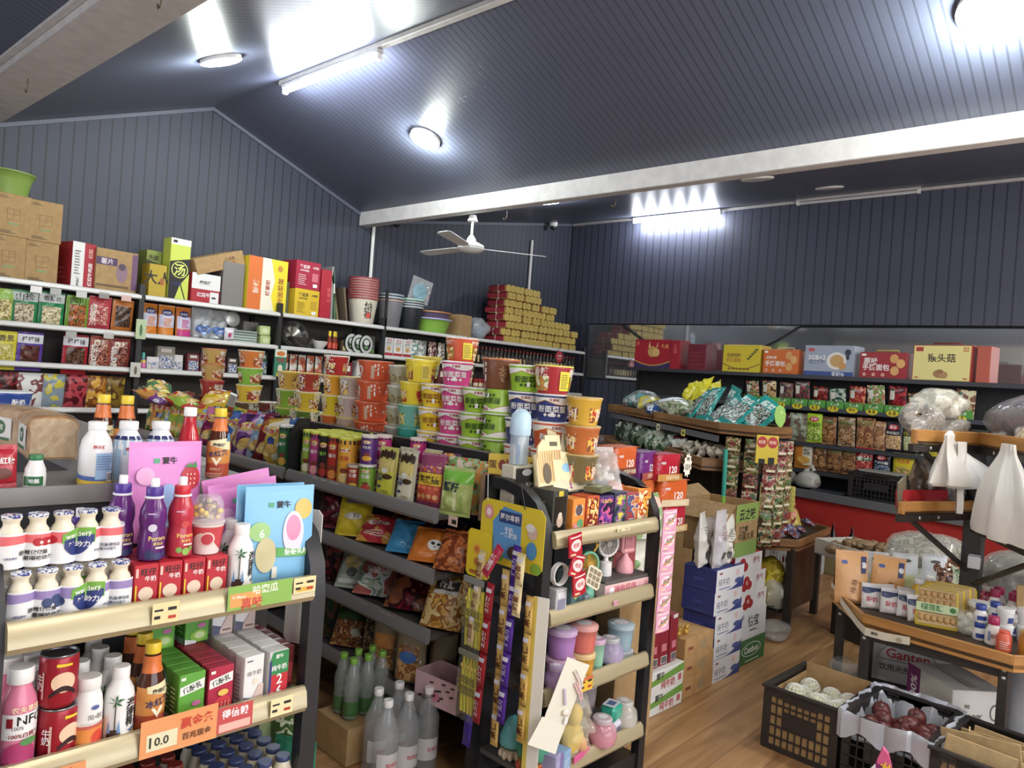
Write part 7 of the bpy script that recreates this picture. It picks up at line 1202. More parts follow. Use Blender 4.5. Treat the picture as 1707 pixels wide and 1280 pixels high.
row3 = [('dark crimson','snack',-1.42,.17,foil('3a1020'),None),('orange and white noodle','noodle',-1.20,.19,foil('c87828'),lambda b,m,w,h: (b.rect(m,.0,w * .46,h * .1,h * .95,mat('d8d0bc',.35)),b.text(m,'麻辣\n面筋',w * .2,h * .65,INK,w=w * .36),b.ell(m,.05 * w,h * .32,w * .32,h * .16,mat('d8a040',.35)))),('brown ring biscuit','biscuit',-1.04,.14,pr('7a5030','9a6a44','5a3a24',s=20,seed=7),'c'),('dark ring biscuit','biscuit',-.90,.15,pr('7a5030','8a5a38','5a3a24',s=20,seed=8),'c'),('square ring biscuit','biscuit',-.76,.15,pr('8a5a38','6a4428','a07048',s=20,seed=9),'c'),('red meat snack','snack',-.62,.15,foil('a81424'),hp('2a5a34',('b83038','8a1420','d86a58'),'卤汁')),('black and red','snack',-.46,.14,foil('14161c'),hp('2c3a5a',('3a4a68','8a98b0','1c2438'),'三只小猫')),('bright yellow','snack',-.27,.19,foil('d0bc20'),lambda b,m,w,h: (b.text(m,'巴旦木',0,h * .76,RED,w=w * .55),b.ell(m,0,h * .38,w * .36,h * .18,pr('a8683c','6a8a3a','d8a060',s=60,seed=2,bump=0)))),('grey-green','snack',-.12,.12,pr('5a6a58','8a9a88','3a4438',s=20,seed=3),None)]
for r,(row,z) in enumerate(((row2,SZ[2]),(row3,SZ[3]))):
    for i,(nm_,ct_,u,w,mt,dc) in enumerate(row):
        o = bag('snack_pack',f'{nm_} {ct_} pack, {ORD[i]} from the left of the {["middle", "lowest"][r]} right-wall row','snack pack',w,[.235,.225][r] + .01 * (i % 3) - (.05 if nm_[0] == 'b' and i == 8 else 0),.05,mt,ck(None,i) if dc == 'c' else dc,False,180 + i + 20 * r,.12,.012,group='snack packs on the right wall'); sput(o,u,.07,z + .004,(i * 23 % 13) - 6,5)
# on the steel counter
def plasticbag(label,rx,ry,rz_,c,a,seed,inner=None,knot=True):
    t = thing('plastic_bag',label,'plastic bag'); b = MB(); b.ball(0,0,rz_,rx,ry,rz_,film(c,a,.1),20,seed,.2,-rz_ * .96)
    if knot: b.tube([(-.02,0,rz_ * 1.8),(.0,.005,rz_ * 2.2),(rx * .3,.0,rz_ * 2.5),(rx * .45,0,rz_ * 2.0)],[.03,.012,.016,.02],film(c,a + .1,.1),8)
    b.build('bag_skin',t)
    if inner: b = MB(); b.ball(0,0,rz_ * .85,rx * .86,ry * .86,rz_ * .8,inner,16,seed + 1,.2,-rz_ * .84); b.build('contents',t)
    return t
sput(plasticbag('grey knotted plastic bag at the left of the steel counter',.16,.11,.075,'b8b0ac',.55,3,mat('6a5c58',.6)),-1.27,-.16,.686)
sput(plasticbag('clear knotted plastic bag right of the grey one on the steel counter',.12,.10,.085,'d0d0c8',.6,4,mat('9a9688',.6)),-1.02,-.17,.686)
sput(carton('dark_board','flat dark board lying on the steel counter','board',.3,.16,.012,'2a3440',None,.003),-.80,-.19,.686,10)
def crate(label,cat,w,d,h,c='1e1a1a',rim=None,cols=14,rws=5,handle=True):
    t = thing('plastic_crate',label,cat,'black plastic crates'); m = mat(c,.5); th = .008; b = MB()
    def wall(L,place,hd):
        p = L / cols; zz = h / (rws + .6)
        b_ = []
        for i in range(cols + 1): b_.append((-L / 2 + p * i - .0025,-L / 2 + p * i + .0025,.012,h - .01))
        for j in range(rws + 1): b_.append((-L / 2,L / 2,.012 + j * zz - .003,.012 + j * zz + .003))
        b_ += [(-L / 2,L / 2,0,.02),(-L / 2,L / 2,h - .03,h),(-L / 2,-L / 2 + .03,0,h),(L / 2 - .03,L / 2,0,h)]
        if hd: b_ += [(-L * .22,L * .22,h * .42,h * .68),(-L * .24,L * .24,h * .85,h)]
        for x0,x1,z0,z1 in b_: place(x0,x1,z0,z1)
    for s in (-1,1):
        wall(w,lambda x0,x1,z0,z1: b.box(x0,x1,s * d / 2 - th / 2,s * d / 2 + th / 2,z0,z1,m,.001),handle)
        wall(d,lambda x0,x1,z0,z1: b.box(s * w / 2 - th / 2,s * w / 2 + th / 2,x0,x1,z0,z1,m,.001),handle and s)
    b.box(-w / 2,w / 2,-d / 2,d / 2,0,.008,m); b.build('crate_body',t)
    b = MB(); [b.box(-w / 2 - .012,w / 2 + .012,s * d / 2 - .012,s * d / 2 + .012,h,h + .012,m,.004) for s in (-1,1)]; [b.box(s * w / 2 - .012,s * w / 2 + .012,-d / 2 + .012,d / 2 - .012,h,h + .012,m,.004) for s in (-1,1)]; b.build('crate_rim',t)
    return t
sput(crate('black slotted crate standing on the steel counter','crate',.46,.24,.22),-.36,-.155,.686,3)
sput(carton('paper_sheet','grey paper and packs lying on the slotted crate','paper',  .34,.16,.02,'8a8a84',None,.004),-.36,-.16,.9205,-4)
sput(carton('cardboard_flap','torn brown cardboard piece beside the slotted crate','cardboard',.16,.02,.2,'8a7a5c',None,.002,None,CARD),-.07,-.2,.686,-20,-6,22)
# under the counter
sput(carton('cardboard_box','open brown box of dark bottles under the steel counter','cardboard box',.34,.02,.30,'7a5c34',None,.003,None,CARD),-.66,-.16,.19,0,6)
o = bottle('wine_bottle','x','bottle',[(.03,0),(.034,.006),(.034,.12),(.014,.17),(.013,.20)],mat('1a0c0c',.1),(.015,.2,.225,mat('6a1418',.4)),lambda b,m: b.rect(m,-.04,.04,.03,.08,mat('8a3a28',.4)))
series(o,[(-.78 + .085 * i,-.25 - .02 * (i % 2),.21,0) for i in range(4)],lambda i: f'dark bottle in the brown box under the steel counter, {ORD[i]} from the left','bottle','dark bottles under the counter',S)
b = MB(); b.box(-.2,.2,-.12,.14,0,.205,mat('7a6a40',.8)); sput(tag(b.build('carton'),'brown carton carrying the dark bottles under the counter','cardboard box'),-.66,-.26,.003)
t = crate('white slotted crate on the floor behind the wooden display table','crate',.4,.3,.36,'b8b4b0'); t['group'] = 'white crate'; sput(t,-.86,-.60,.002,8)
sput(carton('plastic_tub','small red plastic tub on the floor behind the wooden display table','tub',.12,.12,.10,'a82820',None,.02),-.62,-.86,.002)

# ================================================================ produce island
WD = wood('6a4522','865a30','9c6c3c',0,None,1,.5); WO = wood('9a6428','b47a38','c48c48',0,None,1.2,.4); DK = mat('28211d',.5)
def tray(par,poly,z,hgt,m,th=.016,name='tray'):
    b = MB(); b.slab(poly,z - .015,z,mat('3a2a1c',.6)); o = b.build(name,par); n = len(poly); cx = sum(p[0] for p in poly) / n; cy = sum(p[1] for p in poly) / n
    for i in range(n):
        (x0,y0),(x1,y1) = poly[i],poly[(i + 1) % n]; L = sqrt((x1 - x0) ** 2 + (y1 - y0) ** 2); a = atan2(y1 - y0,x1 - x0); sgn = 1 if (cx - x0) * -sin(a) + (cy - y0) * cos(a) > 0 else -1
        b = MB(); b.box(0,L,0,th * sgn,0,hgt,m,.003); e = b.build('tray_board',o); e.location = (x0,y0,z - .03); e.rotation_euler = (0,0,a)
    return o
isl = thing('produce_island','dark wood produce island with trays of bagged goods and garlic','display stand'); put(isl,T,0,0,0)
tray(isl,[(0,0),(1.40,0),(1.40,-.52),(0,-.52),(-.20,-.27)],1.27,.075,WD); tray(isl,[(1.42,0),(2.95,0),(2.95,-.52),(1.42,-.52)],1.27,.075,WD)
tray(isl,[(.0,.10),(.75,.10),(.75,-.32),(.0,-.32)],1.02,.085,WD); tray(isl,[(.78,.10),(2.9,.10),(2.9,-.32),(.78,-.32)],.955,.06,WD)
b = MB(); b.box(.02,2.9,.08,-.02,.62,.64,SHELF); b.box(.02,2.9,.07,.08,.60,.66,RAILG); b.build('lower_shelf',isl); b = MB(); b.box(.02,2.95,-.30,-.33,0,1.25,mat('1d1b1c',.6)); b.build('core_panel',isl)
for u in (.03,1.41,2.9):
    b = MB(); b.box(u - .02,u + .02,-.30,-.25,0,1.26,DK); b.build('post',isl)
b = MB(); b.box(.05,2.9,-.03,-.02,1.18,1.225,mat('8a8a90',.3,.5)); b.build('price_rail',isl)
for u,c in ((.7,'e8dc58'),(1.3,'ece8c0')): b = MB(); b.box(u - .04,u + .04,-.019,-.016,1.165,1.215,mat(c,.5)); b.box(u - .02,u + .015,-.016,-.0155,1.18,1.2,INK); b.build('price_tag',isl)
def tput(o,u,v,z,rz=180,rx=0,ry=0): return put(o,T,u,v,z,rz,rx,ry)
win = lambda b,m,w,h: (b.rect(m,-w * .36,w * .36,h * .12,h * .72,pr('6a5a4a','9ab0a8','3a302c','b8c8c4',s=40,seed=4,bump=.1)),b.text(m,'酱菜',0,h * .84,mat('dce8e4'),w=w * .5))
for i,(u,v,rz,rx,ry,h) in enumerate(((.92,-.12,170,-34,4,.27),(.68,-.13,186,-30,-4,.28),(.43,-.10,172,-48,20,.27),(.22,-.13,190,-44,14,.27),(.10,-.22,200,-40,26,.25),(.55,-.27,176,-12,10,.26))): tput(bag('pickle_pack',f'teal glossy pickle pack on the near upper tray, {ORD[i]} from the far side','pickle pack',.215,h,.05,foil('1f9a94',.18,.5),win,False,220 + i,.14,.014,group='teal pickle packs'),u,v,1.285,rz,rx,ry)
tput(bag('green_pack','bright green flat pack behind the teal packs','snack pack',.3,.2,.03,foil('5ab838',.3,.5),None,False,231),.30,-.42,1.30,175,-20)
for i,(u,v,rz,ry) in enumerate(((.92,-.40,160,20),(1.45,-.42,190,-16),(1.78,-.40,170,8))): tput(bag('yellow_pack',f'glossy yellow crumpled pack on the island, {ORD[i]} from the near end','snack pack',.22,.2,.07,foil('e8dc20',.2,.9),None,False,240 + i,.4,group='yellow crumpled packs'),[1.3,1.52,1.8][i],v,1.42 + .03 * (i % 2),rz,-34,ry)
pea = pr('5a7a3a','8a9a68','a8b090','c8c8b8',s=34,seed=2)
for i,(lb,u,v,rx,ry,rz,mt,sd) in enumerate((('clear bag of green and grey beans left of the teal packs',1.22,-.17,.24,.13,.085,pea,5),('blue and white packs heap, middle of the far tray',1.62,-.25,.2,.14,.09,pr('3a8ac8','d0d8dc','8a9aa8',s=14,seed=4),6),('grey bag with teal print at the far end of the island',2.45,-.22,.24,.16,.11,pr('8a9494','a8b0b0','6a7474','5aa098',s=12,seed=5),7),('pale round bag with a yellow band on the far tray',1.95,-.15,.17,.13,.085,pr('a8a898','c8c4b0','d8cc48',s=9,seed=6),8),('clear glossy bag beside the yellow-banded one',1.66,-.12,.15,.11,.07,pr('8a8a78','a8a898','6a6a5c',s=18,seed=7),9),('brown paper-like pack behind the bean bag',1.35,-.38,.12,.1,.075,foil('a8684c',.5,.6),10),('blue and white tube pack leaning on the bean bag',1.47,-.10,.06,.14,.055,pr('3a78c0','d8dce0','2a5090',s=20,seed=8),11))):
    b = MB(); b.ball(0,0,rz * .95,rx,ry,rz,mt,20,sd,.22,-rz * .9); tput(tag(b.build('goods_bag'),lb,'bag'),u,v,1.272)
# garlic
gl = MB(); gl.lathe([(.006,0),(.020,.004),(.026,.016),(.022,.028),(.010,.038),(.004,.050)],speck('c8bca4','e0d8c4',60,.6),10); [gl.tube([(.024 * cos(a),.024 * sin(a),.008),(.026 * cos(a),.026 * sin(a),.018),(.012 * cos(a),.012 * sin(a),.036)],.0025,mat('d0c6ae',.6),4) for a in (0,1.05,2.1,3.14,4.2,5.2)]
g0 = gl.build('garlic_bulb'); rg = random.Random(8); gs = []
for j in range(6):
    for i in range(12): gs.append((.05 + .058 * i + .02 * rg.random(),.06 - .062 * j,1.023 + (.012 if i < 1 or i > 10 or j in (0,5) else .045) + .022 * ((i * 7 + j * 3) % 3) * (0 if j == 0 else 1),rg.uniform(0,360),rg.uniform(-70,70),rg.uniform(-70,70)))
series(g0,gs,lambda i: f'garlic bulb in the island tray','garlic','garlic bulbs in the island tray',T)
b = MB(); b.box(.03,.73,.07,-.29,0,.03,DK); put(tag(b.build('tray_mat'),'dark mat under the garlic in the island tray','mat'),T,0,0,.9555)
bpy.data.objects.remove(bpy.data.objects['tray_mat'])
for i,(u,v,c,h) in enumerate(((.95,-.05,('8a1c28','d8d4cc','5a1420'),.2),(1.15,-.08,('d8dcd8','6a7a6a','a8b0a8'),.22),(1.40,-.05,('5a7a4a','b8c0a8','3a5a34'),.26),(1.68,-.06,('8a9a80','c0c8b8','4a6a44'),.22),(2.0,-.05,('3a5a3a','6a7a64','22361f'),.26),(2.35,-.06,('4a5a48','2c3c2c','7a8a78'),.26),(2.65,-.05,('3a4a34','5a6a54','22301f'),.24))): tput(bag('produce_bag',f'bag of produce in the far middle tray, {ORD[i]} from the garlic','produce bag',.24,h,.11,pr(*c,s=12,seed=i),lambda b,m,w,h: b.rect(m,-w * .1,w * .3,h * .5,h * .75,mat('c8d0c4',.3)),False,250 + i,.2,group='produce bags in the middle tray'),u,v,.958,176 + 9 * (i % 3),-18)
for i,u in enumerate((.25,.5,.75)): b = MB(); b.ball(0,0,.062,.13,.09,.065,pr('5a2a70','a878b8','3a1a50','d0b0d8',s=44,seed=i),16,i + 3,.15,-.06); tput(tag(b.build('net_bag'),f'purple printed bag on the lower island shelf, {ORD[i]} from the near end','bag','purple printed bags'),u,.0,.6415)
o = plasticbag('clear plastic cover bag on goods at the near foot of the island',.16,.12,.13,'c0c0bc',.5,12,mat('8a8478',.7)); tput(o,.20,.22,.55); b = MB(); b.box(-.16,.16,-.12,.12,0,.545,CARD); tput(tag(b.build('cardboard_box'),'brown carton carrying the clear cover bag at the island foot','cardboard box'),.2,.22,.003)
# hanging snack strips at the island's near end
sc_ = [('5a7a34','7a4a34','b09868','34401c'),('74543c','a48a6c','4a6a34','46301f'),('4a7a38','8a4a38','a8a46c','2c3c20'),('7a2428','3a2020','a85a44','5a4a3c'),('54201f','93403a','b8a488','3a5030')] or [('5a8a2c','a84a28','d8b070','3a4a1c'),('8a5a38','c8a078','4a7a2c','6a3020'),('4a8a34','c83828','c8c070'),('8a1c20','3a1a1a','d85a38'),('5a1418','c83028','e0c8b0')]
for i,(u,v,n) in enumerate(((-.075,-.07,5),(-.165,-.16,5),(-.215,-.255,6),(-.17,-.345,6),(-.10,-.43,5))):
    t = thing('snack_strip',f'hanging strip of small snack packs at the island end, {ORD[i]} from the left','snack strip','hanging snack strips'); put(t,T,u - .02,v,1.225,[-128,-118,-90,-75,-60][i] + 0)
    for k in range(n): b = MB(); mp = bagmesh(b,.095,.10,.022,pr(*sc_[(i + k) % 5],s=34,seed=i + k * 3),False,260 + k,.15,.006); b.ell(mp,0,.065,.020,.012,mat(['8a2830','c8b898','4a7a3a','6a4028'][(i + k) % 4],.35)); b.rect(mp,-.03,.03,.02,.035,mat('e0d8b8',.35)); b.v = [(x,y - .012,z - .112 * (k + 1) + .01) for x,y,z in b.v]; b.build('snack_pack',t)
t = thing('header_card','yellow hanging card with two red ovals at the island end','display card'); put(t,T,-.27,-.215,1.085,-95); b = MB(); sheet(b,.14,.18,mat('d8bc28',.45),.003,.004); f = front(.003); [(b.ell(f,x,.135,.033,.036,mat('b82428')),b.text(f,'旺旺',x,.135,mat('f0d8b8'),w=.045)) for x in (-.034,.034)]; b.rect(f,-.05,-.01,0,.03,INK); b.rect(f,.01,.05,0,.04,INK); b.build('card',t)
t = thing('leaf_tag','green leaf-shaped tag sticking up at the island end','price tag'); put(t,T,-.10,-.38,1.30,-85,0,-6); b = MB(); b.prism([(0,0),(.035,.05),(.042,.10),(.028,.145),(0,.16),(-.028,.145),(-.042,.10),(-.035,.05)],-.002,.002,mat('8ac048',.4)); b.ell(front(.004),.01,.11,.008,.008,mat('c8e098')); b.build('tag_plate',t)

# ================================================================ wooden display table with sausages
wt = thing('display_table','dark wood display table with sausages, boxes stacked beside it','display table'); wt.location = (0,0,0)
poly = [(4.90,1.71),(5.64,1.75),(5.78,2.02),(5.60,2.30),(4.86,2.34),(4.68,1.93)]
tray(wt,poly,.545,.075,WD)
for x,y in ((4.88,1.75),(5.42,1.76),(4.74,1.95),(5.5,2.2)): b = MB(); b.box(x - .022,x + .022,y - .022,y + .022,0,.53,DK); b.build('leg',wt)
b = MB(); b.box(4.90,5.40,1.765,1.78,.10,.52,wood('3c2818','4c3420','5a402a',2,None,1,.5)); b.build('side_panel',wt)
b = MB(); b.slab([(4.9,1.79),(5.4,1.80),(5.48,2.2),(4.78,1.98)],.09,.10,DK); b.build('bottom_board',wt)
sg = MB(); mp = bagmesh(sg,.16,.06,.045,pr('6a2a20','c8c4d0','3a4a8a','8a4038',s=40,seed=3),False,3,.15,.006); sg.v = [(x,y,z) for x,y,z in sg.v]
SG = sg.build('sausage_pack'); rg = random.Random(6); sp = []
for i in range(20): sp.append((4.82 + (i % 6) * .135 + rg.uniform(-.02,.02),1.83 + (i // 6) * .10 + .02 * rg.random(),.552 + .030 * (i % 3) + (.02 if i > 12 else 0),rg.uniform(-40,50),-72 + rg.uniform(-10,10),0))
series(SG,sp,lambda i: 'small wrapped sausage pack lying in the wooden display table','sausage pack','sausage packs in the wooden display table',WORLD)
for i,(x,y,z,rz,c) in enumerate(((4.84,1.84,.60,30,('9a4a40','6a2a24','c87868')),(4.93,1.93,.60,60,('5a201c','8a3a30','3a1412')),(5.04,1.96,.61,20,('6a2420','4a1a18','9a4a40')),(5.0,2.06,.63,50,('5a1c1c','8a3a34','3a1010')))): o = bag('sausage_pack',f'large dark sausage pack lying across the display table, {ORD[i]} from the near corner','sausage pack',.10,.22,.04,pr(*c,s=30,seed=i),None,False,270 + i,.12,group='large sausage packs'); put(o,WORLD,x,y,z,rz,-62)
for i in range(5): o = carton('cracker_box',f'yellow cracker box in the stack on the display table, {ORD[i]} from the bottom','cracker box',.30,.16,.036,'b0a03c',lambda b,f,l,tp,w,d,h: [b.rect(f,-w * .46 + w * .09 * k,-w * .40 + w * .09 * k,h * .15,h * .8,mat('8a8a34')) for k in range(10)],.003,'yellow cracker boxes'); put(o,WORLD,5.24,2.06,.70 + .0365 * i,-38 + i)
put(carton('sauce_carton','red and yellow carton under the cracker boxes','carton',.26,.15,.15,'a82820',lambda b,f,l,tp,w,d,h: (b.text(f,'好吃',-.04,h * .6,mat('f0e0c0'),w=.1),b.rect(f,w * .0,w * .5,h * .2,h * .7,mat('b0a03c')))),WORLD,5.24,2.06,.5465,-38)
o = bag('chicken_pack','dark red pack with a round portrait leaning on the cracker boxes','snack pack',.20,.2,.04,pr('3a1414','7a1c1c','b8a040',s=12,seed=4),lambda b,m,w,h: b.ell(m,.03,h * .6,.04,.04,mat('d88a78')),False,280); put(o,WORLD,5.33,1.92,.57,-30,-30)
b = MB(); b.ball(0,0,.16,.13,.12,.17,pr('c8b020','e0cc38','a89020',s=16,seed=2,rough=.15,bump=.8),18,8,.2,-.158); b.ball(-.08,-.04,.10,.10,.09,.10,film('d8d4c8',.5,.08),14,9,.3,-.098); put(tag(b.build('foil_bundle'),'bundle of yellow foil and clear bags under the wooden display table','plastic bundle'),WORLD,4.97,1.91,.102,20)
put(plasticbag('crumpled clear plastic bag on the floor at the table foot',.16,.10,.05,'c0bcb4',.4,14,None,False),WORLD,4.66,1.74,.002,20)

# ================================================================ floor stacks beside the toy rack
def milkcase(b,f,l,tp,w,d,h): b.rect(f,-w / 2,w / 2,0,h,mat('e6e6e8')); b.text(f,'纯牛奶',-w * .22,h * .42,mat('3a4460'),w=w * .4,bold=False); b.rect(f,-w * .4,-w * .3,h * .78,h * .86,mat('8a4040')); b.rect(f,-w * .4,w * .0,h * .12,h * .16,mat('5a6a90')); b.band(f,w * -.1,w * .5,lambda a: 0,lambda a: h * (.02 + .5 * a * a),mat('34428a')); b.ell(f,w * .3,h * .34,w * .14,h * .12,mat('4a5a9a')); b.ell(f,w * .25,h * .72,.018,.018,mat('e8c8c4')); b.rect(l,-d * .2,d * .14,h * .40,h * .54,mat('3a4496')); lines(b,l,-d * .3,d * .3,h * .1,h * .2,1,mat('4a54a0'),.3)
for i in range(5): put(carton('milk_case',f'blue and white milk case, {ORD[i]} from the floor','milk case',.295,.19,.1185,'2a347e',milkcase,.002,'blue and white milk cases'),G,2.715 + [.0,.003,-.004,-.03,-.03][i],.42 + [0,.002,.0,.0,-.003][i],.119 * i + .001,0)
put(carton('drink_case','green case on the floor behind the milk cases','drink case',.34,.24,.14,'2f6a34',lambda b,f,l,tp,w,d,h: (b.ell(f,0,h * .55,w * .34,h * .28,mat('e0e8dc')),b.ell(f,0,h * .55,w * .32,h * .25,mat('2c6a34')),b.text(f,'Cestbon',0,h * .55,WHITE,w=w * .5),lines(b,f,-w * .2,w * .3,h * .1,h * .16,1,WHITE)),.002),G,3.05,.47,.001)
put(carton('water_case','white water case on top of the green case','water case',.33,.24,.165,'d6d8da',lambda b,f,l,tp,w,d,h: (b.text(f,'怡宝',w * .02,h * .6,mat('3a3a3c'),w=w * .4),lines(b,f,-w * .1,w * .2,h * .25,h * .34,2,INK,.5),b.ell(f,-w * .38,h * .8,.015,.015,mat('9a9aa0'))),.002),G,3.045,.47,.142)
def redcase(b,f,l,tp,w,d,h): b.rect(f,-w * .5,w * .5,0,h,mat('e4e2e2')); [b.ell(f,w * x,h * z,w * .11,h * .24,mat('a81c24')) for x,z in ((-.28,.3),(-.12,.35),(-.22,.6))]; b.text(f,'养气',w * .28,h * .62,mat('a83038'),w=w * .26,bold=False); b.text(f,'红',-w * .2,h * .5,WHITE,h=h * .2)
for i in range(3): put(carton('drink_case',f'red and white drink case on the water case, {ORD[i]} from below','drink case',.32,.24,.107,'b01c28',redcase,.002,'red and white drink cases'),G,3.03 - .03 * i - (.03 if i == 2 else 0),.47,.308 + .1075 * i)
t = thing('cardboard_box','open cardboard box with green print on top of the drink cases','cardboard box'); put(t,G,2.86,.49,.632,2); b = MB(); w,d,h = .28,.30,.285
for x0,x1,y0,y1 in ((-w / 2,w / 2,-d / 2,-d / 2 + .005),(-w / 2,w / 2,d / 2 - .005,d / 2),(-w / 2,-w / 2 + .005,-d / 2,d / 2),(w / 2 - .005,w / 2,-d / 2,d / 2)): b.box(x0,x1,y0,y1,0,h,CARD)
b.box(-w / 2,w / 2,-d / 2,d / 2,0,.005,CARD); f = front(d); l = left(w); b.rect(f,-w / 2,w / 2,h * .66,h,mat('8aa84a',.7)); b.rect(f,-w / 2,w / 2,0,h * .28,mat('7a9a44',.7)); b.text(f,'云之味',0,h * .80,INK,w=w * .7); b.text(f,'食之鲜',-w * .15,h * .52,INK,w=w * .4); b.text(f,'中国大米',0,h * .38,mat('5a4a28'),w=w * .7); b.ell(l,.06,h * .5,.035,.05,mat('6a8a44',.7)); b.ell(l,.07,h * .3,.02,.025,mat('b84a30',.7)); b.build('carton_body',t)
b = MB(); b.add([(-w / 2,-d / 2,h),(-w / 2 - .07,-d / 2 + .02,h - .09),(-w / 2 - .07,d / 2,h - .09),(-w / 2,d / 2,h)],[(0,1,2,3)],CARDIN); b.add([(-w / 2 + .01,d / 2,h),(w / 2,d / 2,h),(w / 2,d / 2 + .08,h + .05),(-w / 2,d / 2 + .08,h + .04)],[(0,1,2,3)],CARDIN); b.build('carton_flap',t)
t = thing('measuring_stick','green and teal flat stick standing in the cardboard box','stick'); put(t,G,2.80,.45,.64,-10,-3,2); b = MB(); b.box(-.012,.012,-.006,.006,0,.30,mat('7ab02c',.4)); b.build('lower_half',t); b = MB(); b.box(-.012,.012,-.006,.006,.30,.56,mat('2a9a88',.4)); b.build('upper_half',t)
for i,(u,v,rz,c,h) in enumerate(((2.54,.42,16,'d8d4cc',.27),(2.60,.36,2,'c8c4c8',.29),(2.70,.375,-10,'e0dcd0',.26),(2.63,.45,-4,'d8c8c4',.24))): put(bag('wet_wipe_bag',f'white crumpled pouch on the milk cases, {ORD[i]} from the left','pouch',.11,h,.06,foil(c,.35,.5),lambda b,m,w,h,i=i: (lines(b,m,-w * .2,w * .25,h * .5,h * .8,6,mat('8a8478' if i != 1 else 'b88a90'),.4),b.rect(m,-.012,.014,h * .16,h * .3,mat('5a5854'))),True,290 + i,.22,group='white pouches on the milk cases'),G,u,v,.5975,rz,-2 + 3 * i)
def plainc(b,f,l,tp,w,d,h): b.rect(f,-w * .38,-w * .22,h * .4,h * .56,mat('8a3a28',.8)); lines(b,f,w * .0,w * .3,h * .25,h * .75,4,mat('9a8a6c',.8),.6)
for i in range(3): put(carton('cardboard_case',f'plain brown case beside the milk cases, {ORD[i]} from the floor','cardboard box',.30 - .012 * i,.20,.098,'b88a50',plainc,.002,'plain brown cases',speck('b0824a','bc9058',20,.85)),G,2.408 - .004 * i,.415,.0985 * i + .001)
for i in range(4):
    t = thing('ginseng_root',f'small golden ornament on the brown cases, {ORD[i]} from the left','ornament','golden ornaments'); put(t,G,2.27 + .03 * i,.36 + .012 * (i % 2),.2985); b = MB(); b.ball(0,0,.014,.016,.013,.014,mat('c89a3c',.3,.4),10,i,.2); b.ball(.006,0,.034,.011,.01,.011,mat('c89a3c',.3,.4),10,i,.2); b.build('ornament_body',t)
def wg(b,f,l,tp,w,d,h): b.band(f,-w / 2,w / 2,lambda a: h * (.3 + .3 * a),lambda a: h * (.55 + .42 * a),mat('6a9a3a')); b.text(f,'纯牛奶',w * .1,h * .28,mat('b83a44'),w=w * .35); b.text(f,'蒙牛',-w * .1,h * .75,mat('3a3a3a'),w=w * .2); b.rect(f,w * .36,w * .44,h * .2,h * .5,mat('c85a60'))
for i in range(2): put(carton('milk_case',f'white and green milk case beside the toy rack, {["lower", "upper"][i]} one','milk case',.34,.22,.10,'dcdcd6',wg,.002,'white and green milk cases'),G,2.075,.415,.101 * i + .001)
for i in range(3): put(carton('date_pack',f'tall dark red gift pack on the white-green cases, {ORD[i]} from left','gift pack',.075,.05,.23,'8a1824',lambda b,f,l,tp,w,d,h: (b.rect(f,-.02,.03,h * .04,h * .2,WHITE),b.rect(f,-.018,.028,h * .05,h * .19,mat('5a5a5a')),b.rect(f,-.02,.02,h * .3,h * .45,mat('c8707a')),b.rect(f,-w * .3,w * .3,h * .92,h,mat('d8d0c8'))),.004,'tall dark red gift packs'),G,2.02 + .082 * i,.36,.203,-6 + 5 * i)
for i in range(3): put(bag('tissue_pack',f'clear pack of white and green tissue rolls behind the pink candy strip, {ORD[i]} from below','tissue pack',.36,.185,.18,pr('e4e0d4','d8d8c8','8ab070','e8c8b8',s=7,seed=i + 2,bump=.15),lambda b,m,w,h: [b.ell(m,x,h * .5,.02,.024,mat('8ab070',.3)) for x in (-.1,.02,.12)],True,300 + i,.08,group='tissue packs'),G,1.89,.40 + .0,.44 + .19 * i - (0 if i else 0),0)
put(carton('cardboard_case','brown case under the tissue packs behind the toy rack','cardboard box',.24,.22,.435,'a07a48',None,.002,None,CARD),G,1.77,.42,.002)
put(bag('rainbow_pack','red pack with a rainbow curve behind the pink candy strip','snack pack',.16,.30,.03,foil('a84a50'),lambda b,m,w,h: [b.band(m,-.05,.05,lambda a,k=k: h * (.5 + .15 * sin(pi * a)) + .012 * k,lambda a,k=k: h * (.5 + .15 * sin(pi * a)) + .012 * k + .010,mat(c)) for k,c in enumerate(('e0a050','e8d8a0','8ab090'))],True,310,.06),G,1.66,.29,.66)
put(carton('cardboard_case','brown cases under the rainbow pack and noodle pile','cardboard box',.28,.20,.655,'a07a48',None,.002,None,CARD),G,1.68,.31,.001)
o = carton('cardboard_case','tall brown case under the noodle pile at the rack corner','cardboard box',.68,.16,.815,'a07a48',None,.002,None,CARD); put(o,G,2.0,.59,.003)
